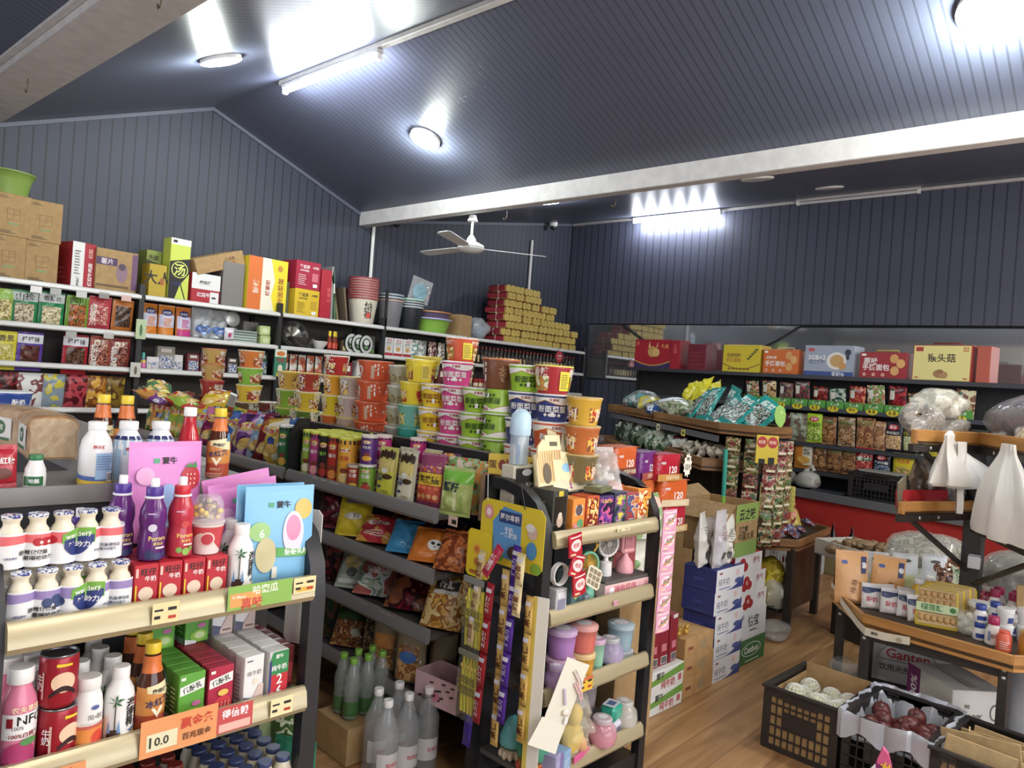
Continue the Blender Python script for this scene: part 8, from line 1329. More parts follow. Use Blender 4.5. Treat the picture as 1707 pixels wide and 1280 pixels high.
# bottles on the aisle floor
for i in range(6):
    t = bottle('soda_bottle',f'clear green-capped soda bottle on the aisle floor, {ORD[i]} of six in a shrink pack','soda bottle',[(.024,0),(.032,.008),(.032,.04),(.030,.09),(.032,.14),(.02,.19),(.013,.21)],film('b0b8b0',.36,.1),(.0155,.21,.232,mat('78b03a',.35)),lambda b,m: b.band(m,-.1,.1,lambda a: .0,lambda a: .07,mat('3a6a34',.2),20),'shrink pack of soda bottles'); put(t,G,.72 + .068 * (i % 3),.86 + .068 * (i // 3),.145)
put(carton('cardboard_case','brown case under the green-capped soda bottles in the aisle','cardboard box',.26,.22,.14,'8a6a40',None,.002,None,CARD),G,.79,.89,.002)
for i in range(5):
    t = bottle('water_bottle',f'large clear white-capped bottle on the aisle floor, {ORD[i]} from the left','water bottle',[(.04,0),(.046,.008),(.046,.2),(.02,.265),(.015,.285)],film('c4c8c8',.32,.08),(.018,.285,.31,WHITE),lambda b,m: (b.rect(m,-.06,.06,.05,.13,mat('c8c4c0',.3)),b.text(m,'饮用水',0,.09,RED,w=.05)),'large clear bottles in the aisle'); put(t,G,.70 + .095 * (i % 3) + .03 * (i // 3),.60 + .1 * (i // 3),.003 + .0,0)
for i,(u,v,z,c,h) in enumerate(((.10,.25,.40,'4a6a2c',.34),(.09,.20,.26,'2a8a68',.36),(.08,.34,.52,'a8b878',.3))): put(bag('hanging_pouch',['dark green pouch hanging at the side of the drinks rack, middle one','teal pouch hanging low at the side of the drinks rack','pale green pouch hanging at the side of the drinks rack, upper one'][i],'pouch',.12,h,.05,foil(c,.35,.5),lambda b,m,w,h: (b.text(m,'茶\n叶',0,h * .6,mat('d8e0c0',.4),h=h * .4),b.rect(m,.0,.025,h * .12,h * .2,WHITE)),True,320 + i,.12,group='green pouches at the rack side'),G,u,v,z - .12,-60)
b = MB(); sheet(b,.09,.34,mat('d8d4cc',.5),.003,.012); put(tag(b.build('plastic_board'),'pale plastic board tied to the right side of the drinks rack','board'),G,.028,.12,.80,-66)
# ================================================================ hexagon table with shelves and dairy, right foreground
ht = thing('hexagon_table','hexagonal wood-edged table with dairy goods and a central post','display table'); put(ht,G,0,0,0)
poly = [(2.534,-.394),(2.887,-.12),(3.42,-.15),(3.72,-.66),(3.42,-1.19),(2.85,-1.25),(2.495,-.968)]
tray(ht,poly,.535,.068,WO)
for u,v in ((2.58,-.40),(2.86,-.19),(2.57,-.93),(3.35,-.25),(2.95,-.30),(3.3,-1.1)): b = MB(); b.box(u - .018,u + .018,v - .018,v + .018,0,.515,DK,.003); [b.ball(u - .019,v,z,.004,.008,.008,mat('c8c8c8',.3,.8),8) for z in (.46,.49)]; b.build('leg',ht)
b = MB(); [b.box(a[0] - .012,a[0] + .012,min(a[1],c[1]),max(a[1],c[1]),.455,.50,DK) for a,c in (((2.575,-.40),(2.575,-.93)),)]; b.build('apron',ht)
b = MB(); b.slab([(2.6,-.4),(2.9,-.2),(3.4,-.2),(3.5,-1.1),(2.6,-.93)],.10,.115,DK); b.build('bottom_board',ht)
b = MB(); b.box(3.06,3.14,-.72,-.64,.535,1.42,mat('2a2827',.5),.004); [b.ball(3.058,-.69,z,.004,.009,.009,mat('d0d0d0',.3,.8),8) for z in (1.33,1.36,1.0,1.03)]; b.build('center_post',ht)
PX,PY = G.w(3.1,-.68); LF = Fr(PX,PY,R(-21.77)); RF = Fr(PX,PY,R(209.2)); WO2 = wood('9a6428','b47a38','c48c48',0,None,1.2,.4)
def armtray(F,u0,u1,d,z,h,label):
    t = thing('arm_tray',label,'tray','wood-edged trays on the central post'); put(t,F,0,0,0); b = MB(); P = [(u0,-.03),(u1,-.03),(u1,.13),(u0 + .25,.13)] if u0 < 0 else [(u0,-.03),(u1,-.03),(u1,d),(u0,d)]
    b.slab(P,z - h,z - h + .012,mat('3a2a1c',.6)); b.build('tray_floor',t)
    for (x0,y0),(x1,y1) in zip(P,P[1:] + P[:1]): b = MB(); b.box(0,sqrt((x1 - x0) ** 2 + (y1 - y0) ** 2),0,.016,z - h,z,WO2,.003,Matrix.Translation((x0,y0,0)) @ Matrix.Rotation(atan2(y1 - y0,x1 - x0),4,'Z')); b.build('tray_board',t)
    b = MB(); b.box(min(u0,u1) if u0 < 0 else .03,max(u0,u1) if u0 > 0 else -.03,-.03,-.005,z - h - .035,z - h - .003,DK); b.build('arm',t)
    b = MB(); e = u0 + .12 if u0 < 0 else u1 - .12; s = -.03 if u0 < 0 else .03; b.tube([(e,.0,z - h - .035),(s,.0,z - h - .28)],.012,DK,6); b.build('brace',t)
    for q in (.25,.5): 
        b = MB(); b.ball(u0 + (u1 - u0) * q,-.031,z - h - .018,.008,.003,.008,mat('d0d0d0',.3,.8),8); b.build('screw',t)
    return t
armtray(LF,-.54,-.05,.30,1.41,.062,'upper left wood-edged tray with bags of dried goods'); armtray(LF,-.59,-.06,.30,1.093,.055,'lower left wood-edged tray with a red board')
armtray(RF,.05,.75,.30,1.412,.066,'upper right wood-edged tray at the frame edge'); armtray(RF,.05,.75,.30,1.035,.055,'lower right wood-edged tray at the frame edge')
dry = pr('3a3028','6a5a48','8a7a64','2a2420',s=44,seed=3,rough=.2)
def lumpbag(label,F,u,v,z,rx,ry,rz,mt,sd,skin=None,yaw=0):
    t = thing('goods_bag',label,'bag','bags of dried goods on the hexagon table'); put(t,F,u,v,z,yaw); b = MB(); b.ball(0,0,rz * .93,rx,ry,rz,mt,20,sd,.22,-rz * .92); b.build('contents',t)
    b = MB(); b.ball(0,0,rz * .95,rx * 1.06,ry * 1.06,rz * 1.05,film(skin or 'e8e4dc',.3,.06),20,sd,.26,-rz * .94); b.build('bag_skin',t); return t
lumpbag('dark bag of dried mushrooms at the left of the upper left tray',LF,-.37,.05,1.361,.10,.07,.085,dry,3)
lumpbag('dark bag of dried goods at the right of the upper left tray',LF,-.17,.05,1.361,.12,.07,.055,pr('4a4034','7a6c54','2c241c',s=40,seed=5,rough=.2),4)
lumpbag('pale cream bag lying on top of the dark bags',LF,-.22,.07,1.462,.13,.08,.07,pr('b8b4a0','d0ccb8','9a9680',s=14,seed=6,rough=.2),5)
lumpbag('large grey plastic-wrapped bag at the top right edge',RF,.25,.16,1.362,.26,.14,.13,pr('4a4248','6a6066','38323a',s=10,seed=7,rough=.15),6,'c8c0c8')
lumpbag('small bag with red and white print on the upper right tray',RF,.13,.02 + .05,1.362,.09,.06,.045,pr('b83a28','d8d4cc','5a2a20',s=18,seed=8,rough=.2),7)
lumpbag('bag of colourful snacks at the right edge of the upper right tray',RF,.36,.06,1.362,.08,.07,.05,pr('c84a2c','7a9a4a','d8b870','8a2a20',s=30,seed=9,rough=.2),8)
put(carton('foam_board','red board standing in the lower left tray','board',.36,.012,.085,'b01820',lambda b,f,l,tp,w,d,h: b.rect(f,w * .02,w * .34,h * .05,h * .5,mat('c85058',.2)),.003),LF,-.37,.02,1.0505,0,-4)
lumpbag('small clear wrapped bag beside the red board',LF,-.11,.05,1.0505,.04,.05,.07,pr('8a8a84','b8b8b0','6a2a2a',s=24,seed=2,rough=.15),9)
put(carton('cardboard_flap','grey cardboard flap behind the red board','cardboard',.12,.01,.14,'7a705c',None,.002),LF,-.50,.03,1.0505,22,0,-14)
for i,(u,v,c) in enumerate(((-.20,.085,('5a2a24','8a5a50','b8b0a8')),(-.08,.09,('2a3a9a','d8c030','a82828')),(-.29,.09,('3a3a34','5a4a3c','8a7a64')))): put(bag('snack_bag',f'snack bag behind the hanging white bag, {ORD[i]} one','snack bag',.15,.2,.06,pr(*c,s=16,seed=i),None,False,330 + i,.15,group='snack bags on the lower left tray'),LF,u,v,1.051,10 * i,-4)
for i,(u,c) in enumerate(((.12,('2a3aa0','3a50b8','c8302c')),(.30,('d8b030','b83028','e8d070')))): put(bag('snack_bag',['blue snack bag on the lower right tray near the post','yellow and red snack bag on the lower right tray'][i],'snack bag',.18,.26,.07,pr(*c,s=9,seed=i),None,False,340 + i,.15,group='snack bags on the lower right tray'),RF,u,.14,.992,0,-3)
# hanging carrier bags: draped thin plastic
def carrier(label,F,u,v,z,prof,ribs,sd):
    t = thing('carrier_bag',label,'plastic bag','white carrier bags hung on the post trays'); put(t,F,u,v,z); b = MB(); pls = mat('e2dfd8',.35)
    def fn(a,c):   # a around, c downwards
        k = c * (len(prof) - 1); j = min(int(k),len(prof) - 2); q = k - j; h = prof[j][0] * (1 - q) + prof[j + 1][0] * q; w = prof[j][1] * (1 - q) + prof[j + 1][1] * q; x0 = prof[j][2] * (1 - q) + prof[j + 1][2] * q
        th = 2 * pi * a; f = 1 + .16 * sin(ribs * th + sd) * min(1,c * 3) + .06 * sin(ribs * 2.0 * th + 3 * c + sd); y = .34 * w * sin(th) * f
        return (x0 + w * cos(th) * f * (.96 + .04 * sin(7 * c)),y,-h)
    b.grid(fn,48,22,pls,True,True); b.build('bag_drape',t); return t
carrier('white carrier bags hanging in folds from the upper left tray',LF,-.375,-.085,1.415,[(0,.012,0),(.02,.034,.0),(.045,.030,0),(.10,.085,.04),(.15,.165,.10),(.20,.235,.155),(.235,.25,.17),(.248,.22,.17)],5,1)
b = MB(); b.grid(lambda a,c: (-.335 + .05 * (a - .5) * (1.3 - .5 * c) + .015 * c,-.118 - .012 * sin(pi * a) * (1 + .3 * sin(9 * c)),1.37 - .315 * c),10,14,mat('e6e3dd',.35)); b.grid(lambda a,c: (-.335 + .05 * (a - .5) * (1.3 - .5 * c) + .015 * c,-.112 + .004 * sin(pi * a),1.37 - .315 * c),10,14,mat('e6e3dd',.35)); o = tag(b.build('carrier_bag'),'single twisted white carrier bag hanging over the folded ones','plastic bag','white carrier bags hung on the post trays'); put(o,LF,0,0,0)
carrier('large white carrier bag bundle hanging at the right frame edge',RF,.56,-.11,1.385,[(0,.05,0),(.04,.055,0),(.12,.12,.0),(.2,.18,.01),(.27,.21,.02),(.35,.22,.02),(.375,.21,.02)],6,2.4)
b = MB(); b.box(-.032,.032,-.024,.024,0,.056,mat('d4d6da',.4),.002); f = front(.048); b.rect(f,-.032,.032,.046,.056,mat('3a4a8a')); lines(b,f,-.022,.022,.008,.04,4,mat('a85a50'),.5); put(tag(b.build('small_box'),'small white and blue box fixed on the right of the central post','small box'),RF,.105,-.03,.79,-205)
# things on the table top
HZ = .5365
def hput(o,u,v,z=HZ,rz=-70,rx=0,ry=0): return put(o,G,u,v,z,rz,rx,ry)
def plum(b,m,w,h): b.text(m,'梅-醺',-.0,h * .36,mat('8a5a30',.5),w=w * .42,rot=78,bold=False); b.ell(m,-w * .26,h * .82,w * .1,h * .04,mat('4a5aa0')); b.pol(m,[(w * .22,h * .62),(w * .4,h * .62),(w * .44,h * .95),(w * .26,h * .95)],mat('2c3468')); b.ell(m,w * .33,h * .78,w * .09,h * .06,mat('d8d0d0')); lines(b,m,-w * .3,w * .2,h * .04,h * .12,3,mat('8a5a38'),.4)
hput(bag('milk_tea_bag','orange milk tea bag at the left corner of the hexagon table','drink bag',.155,.24,.06,foil('e0a468',.4,.25),plum,True,350,.06,group='orange milk tea bags'),2.80,-.25,HZ,-48,-6)
hput(bag('milk_tea_bag','orange milk tea bag right of the corner one','drink bag',.155,.22,.06,foil('dc9c5c',.4,.25),plum,True,351,.06,group='orange milk tea bags'),2.95,-.36,HZ,-52,-8,5)
def hb(b,m,w,h): b.ell(m,0,h * .9,w * .2,h * .035,mat('4a443c')); b.rect(m,-w * .3,w * .3,h * .35,h * .6,mat('d8e0a8'))
for i,(u,v) in enumerate(((2.98,-.30),(3.10,-.40),(3.22,-.50))): hput(bag('handle_bag',f'white handle bag behind the orange bags, {ORD[i]} from the left','drink bag',.12,.225,.05,foil('d8dce0',.35,.3),hb,True,355 + i,.06,group='white handle bags'),u,v,HZ,-52,-4)
for i,(u,v,ry) in enumerate(((2.80,-.345,0),(2.795,-.43,2),(2.85,-.395,-6),(2.80,-.50,4),(2.87,-.47,5),(2.78,-.555,-3),(2.84,-.545,-4))): hput(bag('yogurt_sachet',f'white yogurt sachet with blue top on the hexagon table, {ORD[i]} one','yogurt sachet',.088,.105,.03,foil('dcd8d4',.4,.3),lambda b,m,w,h: (b.band(m,-w * .48,w * .48,lambda a: h * (.72 - .06 * sin(6 * a)),lambda a: h * .93,mat('2c3a64',.35)),b.text(m,'酸奶',0,h * .42,mat('c84a58'),w=w * .55),lines(b,m,-w * .3,w * .3,h * .12,h * .2,2,mat('d89aa0'),.4)),True,360 + i,.08,group='white yogurt sachets'),u,v,HZ,-62,-10,ry)
o = bottle('juice_bottle','x','juice bottle',[(.03,0),(.036,.006),(.042,.05),(.040,.085),(.018,.115),(.017,.12)],mat('e8b41c',.2),(.0215,.12,.14,WHITE),lambda b,m: (b.text(m,'生\n榨',0,.055,mat('3a3a1c'),h=.05),b.rect(m,-.02,.02,.012,.018,INK)))
series(o,[(3.02,-.485,HZ,-50),(3.15,-.50,HZ,-20),(2.86,-.60,HZ,-60)],lambda i: ['yellow round juice bottle, front one behind the sachets','yellow round juice bottle, behind the front one','yellow juice bottle showing low between sachets and cookies'][i],'juice bottle','yellow round juice bottles',G)
t = None
for i,(u,v,rx) in enumerate(((2.755,-.635,-32),(2.82,-.645,-32),(2.885,-.655,-32),(2.95,-.665,-32))):
    t = thing('cookie_tray',f'tray of round cookies leaning on the table, {ORD[i]} from the front','cookie tray','trays of round cookies'); hput(t,u,v,HZ + .002,-72,rx)
    b = MB(); b.box(-.085,.085,.0,.03,0,.18,mat('e0c030',.35),.006); b.box(-.076,.076,-.004,.0,.008,.172,mat('c8a870',.5),.003); b.build('tray',t)
    if i == 0:
        b = MB(); b.box(-.083,.083,-.018,-.014,.06,.10,mat('c8dca8',.4)); f = (lambda x,z,o: (x,-.0182 - o,z),1); b.text(f,'榴莲酥',-.02,.08,mat('3a7a3a'),w=.09); b.ell(f,.06,.08,.012,.012,mat('3a7a3a')); b.build('tray_band',t)
        for r in range(4):
            if r == 1: continue
            for q in range(6): b = MB(); b.ball(-.062 + .025 * q,-.008,.035 + .037 * r,.0125,.010,.016,mat('c89a5c',.6),10); b.build('cookie',t)
t = thing('snack_jar','clear jar of white rings with a white cap on the table','jar'); hput(t,2.80,-.745,HZ); b = MB(); b.lathe([(.035,0),(.042,.008),(.042,.075),(.036,.09)],film('e8e8e0',.35,.06),24,caps=(1,0)); b.build('jar_body',t); b = MB(); rg = random.Random(4); [b.ball(.026 * cos(q * 2.4),.026 * sin(q * 2.4),.012 + .0055 * q,.016,.007,.014,mat('e0dac4',.5),8) for q in range(12)]; o = b.build('white_rings',t); o['kind'] = 'stuff'
t = thing('snack_jar','tall jar with a wide white lid behind the ring jar','jar'); hput(t,2.92,-.765,HZ); b = MB(); b.lathe([(.04,0),(.045,.006),(.045,.10)],speck('b0a890','c8c0a8',40,.4),24); b.text(cyl(.045),'蛋酥',0,.06,mat('2a5a3a'),w=.05); b.build('jar_body',t); b = MB(); b.lathe([(.05,.10),(.05,.118),(.046,.122)],mat('e8e8e4',.35),26); b.build('jar_lid',t)
cp_ = bottle('milk_bottle','x','milk bottle',[(.022,0),(.025,.004),(.025,.035),(.018,.05),(.0165,.06)],mat('e4e2de',.3),(.02,.052,.075,mat('28409a',.35)),lambda b,m: b.rect(m,-.02,.02,.012,.03,mat('28409a',.35)))
series(cp_,[(2.745,-.80,HZ,-60),(2.745,-.80,HZ + .0755,-60),(2.86,-.83,HZ,-60),(2.86,-.83,HZ + .0755,-60)],lambda i: f'small milk bottle with blue cap on the table, {["front lower", "front upper", "rear lower", "rear upper"][i]} one','milk bottle','small blue-capped milk bottles',G)
pk_ = bottle('milk_bottle','x','milk bottle',[(.026,0),(.03,.005),(.03,.055),(.018,.085),(.017,.095)],mat('e8e4de',.3),(.021,.085,.118,mat('a82450',.35)),lambda b,m: (b.text(m,'鲜奶',-.004,.04,DRED,w=.04),b.rect(m,-.03,-.018,.02,.06,mat('8a98b0'))))
series(pk_,[(2.72,-.855,HZ,-60)] + [(3.06 + .075 * (i // 4),-.79 - .072 * (i % 4),HZ + .045,-60) for i in range(8)],lambda i: 'white milk bottle with crimson cap in front on the table' if i == 0 else f'white bottle with crimson cap at the back of the table, {ORD[i - 1]} one','milk bottle','white bottles with crimson caps',G)
wc = bottle('yogurt_pot','x','yogurt pot',[(.026,0),(.031,.05)],mat('dcdcd8',.3),(.033,.05,.07,mat('e8e6e2',.35)),lambda b,m: b.rect(m,-.03,.03,.01,.035,mat('3a4a8a',.35)))
series(wc,[(2.83,-.875,HZ,0),(2.90,-.935,HZ,0),(2.96,-.87,HZ,0),(2.97,-.985,HZ,0),(2.83,-.875,HZ + .0705,0),(2.90,-.935,HZ + .0705,0)],lambda i: f'white yogurt pot with a wide lid on the table, {ORD[i]} one','yogurt pot','white yogurt pots',G)
hput(bottle('drink_bottle','orange-red small bottle at the right end of the table edge','drink bottle',[(.024,0),(.028,.004),(.028,.06),(.02,.075)],mat('e0583c',.3),(.02,.075,.085,mat('d8503a',.4)),lambda b,m: lines(b,m,-.02,.02,.015,.05,4,mat('f0c8b0'),.4)),2.66,-.905)
hput(bottle('honey_jar','amber jar with a gold lid at the right frame edge','jar',[(.03,0),(.036,.006),(.036,.07),(.03,.082)],mat('b8741c',.15),(.033,.082,.1,mat('c8a858',.3,.4)),None),2.68,-.985)
t = thing('clamshell_pack','clear clamshell of brown fried twists on the table','food pack'); hput(t,3.22,-.69,HZ + .05,-64,-8); b = MB(); b.lathe([(.07,0),(.095,.008),(.10,.04),(.085,.075),(.06,.085)],film('f0f0ee',.3,.05),4,caps=(1,1)); b.build('clamshell',t); b = MB(); [b.tube([(.05 * cos(q * 1.9) * .9,.045 * sin(q * 2.3),.02 + .006 * (q % 4)),(.0,.0,.035 + .004 * (q % 3)),(-.045 * cos(q * 1.3),-.04 * sin(q * 1.7),.025)],.006,mat('9a6434',.6),6) for q in range(9)]; o = b.build('fried_twists',t); o['kind'] = 'stuff'
put(carton('riser_box','white case under the crimson-capped bottles','box',.36,.46,.044,'c8c4bc'),G,3.19,-.84,HZ,0)
hput(bag('nut_bag','clear bag of brown dates leaning behind the cookie trays','nut bag',.18,.22,.07,pr('4a3024','7a4e38','2c1c14','a8785c',s=50,seed=3,rough=.15),lambda b,m,w,h: (b.band(m,w * .1,w * .48,lambda a: h * (.45 - .2 * a),lambda a: h * (.9 - .3 * a),mat('c8d0b0',.3),8),b.text(m,'和田大枣',w * .28,h * .6,mat('2a5a2a'),w=w * .5,rot=-65)),False,370,.2),3.20,-.575,HZ,-60,-24)
lumpbag('green and grey printed bag behind the juice bottles',G,3.30,-.47,HZ,.13,.1,.08,pr('b8c890','d8dcc8','8a9a6a',s=14,seed=4,rough=.2),12,None,-50)
lumpbag('huge clear bag of dried mushrooms behind the table goods',G,3.50,-.40,HZ,.26,.17,.15,pr('7a7058','9a9078','5a5240','b0a890',s=24,seed=5,rough=.25),13,None,-40)
lumpbag('huge grey bag of dried goods behind the central post',G,3.45,-.86,HZ,.2,.18,.16,pr('4a4438','6a6250','38342c',s=20,seed=6,rough=.2),14)
lumpbag('dark green and clear bag at the far right of the table',G,3.25,-1.05,HZ,.13,.13,.13,pr('3a4a34','8a8a80','2a3424',s=14,seed=7,rough=.2),15)
put(carton('cardboard_flap','brown cardboard flap in front of the dark bag behind the bottles','cardboard',.30,.008,.10,'8a6a44',None,.002,None,CARD),G,3.06,-1.02,HZ + .115,-66,-12)
hput(bag('red_net','small red net of onions by the central post','onion net',.07,.09,.04,pr('7a1c34','a83050','5a1024',s=60,seed=1),None,True,371),3.06,-.765,HZ + .045)
b = MB(); P = [(2.905,-.125,.565),(2.72,-.255,.53),(2.565,-.378,.50),(2.515,-.42,.49),(2.515,-.50,.49),(2.517,-.60,.50)]
vv = []
for (u,v,z) in P: vv += [(u - .012,v + .006 if u > 2.54 else v,z),(u - .012,v + .006 if u > 2.54 else v,z + .034)]
b.add(vv,[(2 * i,2 * i + 2,2 * i + 3,2 * i + 1) for i in range(5)],mat('d0c8b0',.5)); b.add([(x + .001,y,z) for x,y,z in vv],[(2 * i,2 * i + 2,2 * i + 3,2 * i + 1) for i in range(5)],mat('d0c8b0',.5)); f = (lambda a,c,o: (2.501 - o,-.50 - a,.512 + c),1); b.text(f,'原味',.06 - .10,-.004,INK,w=.03); b.ell(f,.06,-.002,.012,.01,mat('a89a80')); put(tag(b.build('paper_banner'),'printed pale paper strip sagging along the table edge','paper strip'),G,0,0,0)
# ginger crate behind, below the table goods
t = thing('ginger_crate','white shallow case holding ginger behind the hexagon table','case'); put(t,G,4.05,.10,.50,-112); b = MB(); b.box(-.26,.26,-.17,.17,0,.012,WHITE); b.box(-.26,.26,-.17,-.16,0,.10,mat('c8c4bc',.5)); b.box(-.26,.26,.16,.17,0,.10,mat('c8c4bc',.5)); b.box(-.26,-.25,-.16,.16,0,.10,mat('c8c4bc',.5)); b.box(.25,.26,-.16,.16,0,.10,mat('c8c4bc',.5)); b.build('case_body',t)
put(carton('stool','dark stand under the ginger case','stand',.3,.2,.498,'241f1d',None,.004),G,4.05,.10,.001,-112)
gb = MB(); gb.ball(0,0,0,.045,.028,.024,speck('7a6044','9a7e58',50,.8),12,4,.3); gb.ball(.03,.02,.008,.026,.02,.018,speck('7a6044','9a7e58',50,.8),10,5,.3); gg = gb.build('ginger_root'); rg = random.Random(3)
series(gg,[(4.05 - .028 * (i % 6 - 2.5) + .06 * (i // 6 - 1.5) + .02 * rg.random(),.10 + .062 * (i % 6 - 2.5) + .02 * rg.random(),.545 + (.06 if 0 < i % 6 < 5 and 5 < i < 18 else .02),rg.uniform(0,360),rg.uniform(-30,30)) for i in range(24)],lambda i: 'ginger root in the white case behind the table','ginger','ginger roots in the white case',G)

# ================================================================ under the table and crates on the floor
def gant(b,f,l,tp,w,d,h): b.text(f,'Ganten',-.0,h * .56,mat('b83030'),w=w * .46); b.text(f,'百岁山',0,h * .80,INK,w=w * .26); b.text(f,'饮用天然矿泉水',0,h * .28,mat('5a5a5c'),w=w * .6); b.band(f,-w * .32,w * .32,lambda a: h * (.42 + .42 * sin(pi * a) ** .6),lambda a: h * (.435 + .42 * sin(pi * a) ** .6),INK,18); b.rect(f,-w * .3,w * .3,h * .42,h * .43,INK)
put(carton('water_case','white and grey water case under the hexagon table with red lettering','water case',.42,.26,.26,'c8c6c4',gant,.002),G,3.25,-.40,.117,-76)
def juicecase(b,f,l,tp,w,d,h): b.rect(f,-w / 2,-w * .2,h * .15,h,mat('7a2068')); b.text(f,'100%',-w * .34,h * .5,WHITE,w=h * .6,rot=90); b.pol(f,[(w * .2,0),(w / 2,0),(w / 2,h * .5)],mat('7a2068'))
def jc2(b,f,l,tp,w,d,h): juicecase(b,f,l,tp,w,d,h); r = right(w); b.text(r,'100%',-d * .1,h * .42,mat('6a6460'),w=d * .36); b.text(r,'90',-d * .22,h * .66,mat('6a6460'),w=d * .1); b.ell(r,d * .3,h * .55,d * .09,h * .18,mat('6a6460')); b.ell(r,d * .3,h * .55,d * .07,h * .14,mat('d6d2ca')); b.rect(tp,-w * .4,w * .4,-.02,.02,mat('c0b8a8',.3))
put(carton('juice_case','white and purple juice case behind the crates','juice case',.315,.24,.20,'d8d4cc',jc2,.003),G,2.86,-.70,.116,-132)
t = thing('film_roll','thick roll of stretch film standing under the table at the right','film roll'); put(t,G,2.98,-.95,.116); b = MB(); b.lathe([(.07,0),(.07,.33)],mat('b8bcc4',.15),26); b.lathe([(.04,.331),(.04,.334)],mat('5a5048',.6),18); b.build('film',t)
t = thing('glass_jar','clear glass jar behind the first crate under the table','jar'); put(t,G,2.78,-.25,.116); b = MB(); b.lathe([(.06,0),(.07,.01),(.07,.13),(.05,.15)],film('b8b8b0',.35,.05),22,caps=(1,0)); b.build('jar_body',t)
# crates: w along v (facing the camera side), d away
def cput(o,u,v,z=.002,rz=-90): return put(o,G,u,v,z,rz)
c1 = crate('black crate of wrapped fruit on the floor, left one','crate',.31,.42,.255,'231d1b',None,11,5); cput(c1,2.365,-.30)
b = MB(); 
for x0,x1,y0,y1 in ((-.145,.145,.195,.20),(-.145,-.14,-.2,.195),(.14,.145,-.2,.195),(-.145,.145,-.203,-.2)): b.box(x0,x1,y0,y1,.012,.275 if y0 > -.2 else .235,CARD)
b.box(-.145,.145,-.2,.2,.010,.0125,CARD); cput(tag(b.build('cardboard_liner'),'brown cardboard lining the left crate','cardboard'),2.365,-.30)
fr = MB(); fr.ball(0,0,.04,.042,.042,.042,speck('d0cc90','dcd8a8',30,.6),14); fr.build; net = mat('e4e2d8',.5)
for k in range(7): a = k * pi / 7; fr.tube([(.044 * cos(a) * cos(q * pi / 12),.044 * sin(a) * cos(q * pi / 12),.04 + .044 * sin(q * pi / 12)) for q in range(-12,13)],.0028,net,4)
for k in range(5): z = -.03 + .015 * k; r = sqrt(max(.0446 ** 2 - z * z,1e-5)); fr.tube([(r * cos(q * pi / 9),r * sin(q * pi / 9),.04 + z) for q in range(18)],.0024,net,4,True)
F0 = fr.build('netted_fruit'); rg = random.Random(2); sp = []
for j in range(4):
    for i in range(3): sp.append((2.365 - .14 + .092 * j,-.30 - .092 + .092 * i,.145 + .02 * rg.random() - (.02 if j > 1 else 0),rg.uniform(0,90),rg.uniform(-20,20)))
series(F0,sp,lambda i: 'pale fruit in a white foam net in the left crate','fruit','netted fruit in the left crate',G)
b = MB(); b.box(-.14,.14,-.195,.195,0,.125,CARDIN); cput(tag(b.build('cardboard_pad'),'cardboard pad under the netted fruit','cardboard'),2.365,-.30,.0155)
c2 = dup(c1); tag(c2,'black crate lined with white plastic, middle one on the floor','crate','black plastic crates'); cput(c2,2.365,-.632)
c3 = dup(c1); tag(c3,'black crate of cardboard dividers at the right frame edge','crate','black plastic crates'); cput(c3,2.33,-.965,.002,-93)
# plastic liner of the middle crate
b = MB(); lw,ld = .155,.21; pl = film('c8ccd6',.72,.2)
def liner(a,c):
    th = 2 * pi * a; sx = max(-1,min(1,1.35 * cos(th))); sy = max(-1,min(1,1.35 * sin(th))); w = .006 * sin(13 * th) + .004 * sin(29 * th)
    if c < .3: k = c / .3; return (sx * (lw + .02 + w),sy * (ld + .022 + w),.19 + .02 * sin(9 * th) + (.09 - .02 * sin(9 * th)) * k)
    k = (c - .3) / .7; return (sx * (lw + .02 - .05 * k + w * (1 + k)),sy * (ld + .022 - .06 * k + w * (1 + k)),.285 + .012 * sin(5 * th + 1) * (1 - k) - .13 * k)
b.grid(liner,72,14,pl,True,True); b.grid(lambda a,c: (-.12 + .24 * a,-.17 + .34 * c,.155 + .01 * sin(9 * a + 7 * c)),8,8,pl); cput(tag(b.build('plastic_liner'),'white translucent plastic lining the middle crate','plastic liner'),2.365,-.632)
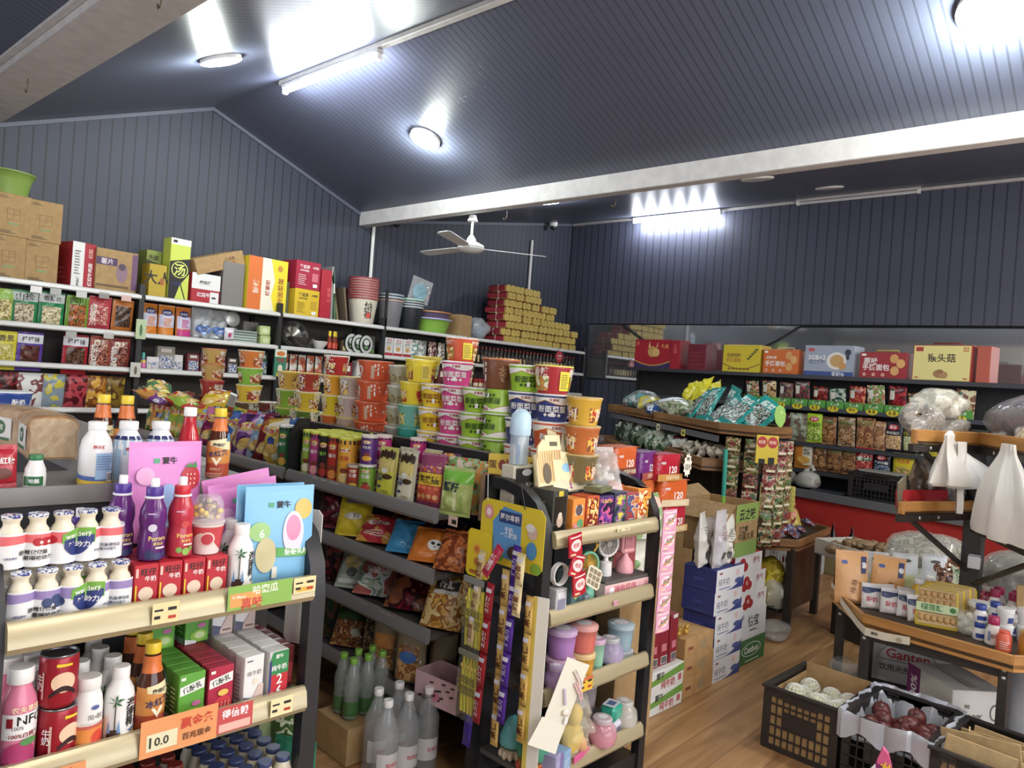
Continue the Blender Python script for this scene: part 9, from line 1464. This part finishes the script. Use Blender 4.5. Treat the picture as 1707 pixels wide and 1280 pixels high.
fb = MB(); fb.ball(0,0,.036,.038,.036,.036,speck('4a1a1c','6a2c2a',40,.35),14,2,.06); fb.tube([(0,0,.066),(.004,0,.078)],.003,BROWN,5); F1 = fb.build('plum_fruit'); rg = random.Random(5); sp = []
for i in range(14): sp.append((2.29 + .05 * (i // 4) + .01 * rg.random(),-.73 + .062 * (i % 4) + .012 * rg.random(),.165 + .03 * (i % 2) * (i > 3),rg.uniform(0,360),rg.uniform(-60,60)))
series(F1,sp,lambda i: 'dark red plum lying in the plastic-lined crate','plum','dark red plums in the middle crate',G)
# cardboard dividers in the right crate
for i,(du,dv,rz,w,h,ry) in enumerate(((-.16,.05,-80,.22,.30,6),(-.09,.0,-95,.26,.31,-8),(-.02,.02,-70,.24,.28,10),(.05,-.02,-100,.26,.27,-6),(.12,.0,-85,.24,.26,5),(-.02,-.10,-20,.2,.24,8),(.04,.10,10,.2,.25,-10))): put(carton('cardboard_divider',f'brown cardboard divider standing in the right crate, {ORD[i]} one','cardboard',w,.006,h,'b0925c',None,.001,'cardboard dividers',speck('ae9060','be9f6c',20,.85)),G,2.33 + du,-.965 + dv,.012,rz,0,ry)
t = bottle('glass_bottle','small bottle with a pale ring cap in the right crate','bottle',[(.03,0),(.032,.16)],mat('8a8470',.2),(.034,.16,.19,mat('a89a78',.3,.4)),None); put(t,G,2.22,-1.055,.06)
t = thing('snack_bag','pink and purple snack bag with yellow lettering in front of the middle crate','snack bag'); put(t,G,2.06,-.655,.002,-75,6); b = MB(); b.prism([(-.07,0),(.07,0),(.045,.13),(.02,.215),(.0,.235),(-.02,.17)],-.012,.012,pr('d83a78','7a2a6a','e05a90',s=14,seed=3)); f = front(.024); b.text(f,'魔法',.012,.13,YEL,w=.11,rot=72); b.pol(f,[(-.03,.10),(-.015,.12),(-.02,.17),(-.04,.14)],WHITE); b.text(f,'跳跳糖',-.0,.05,YEL,w=.10,rot=40); b.build('bag_body',t)
b = MB(); b.box(-.12,.12,-.06,.06,0,.055,CREAM,.004); put(tag(b.build('tray_box'),'low cream box on the floor beside the pink snack bag','box'),G,2.06,-.78,.002,-80)
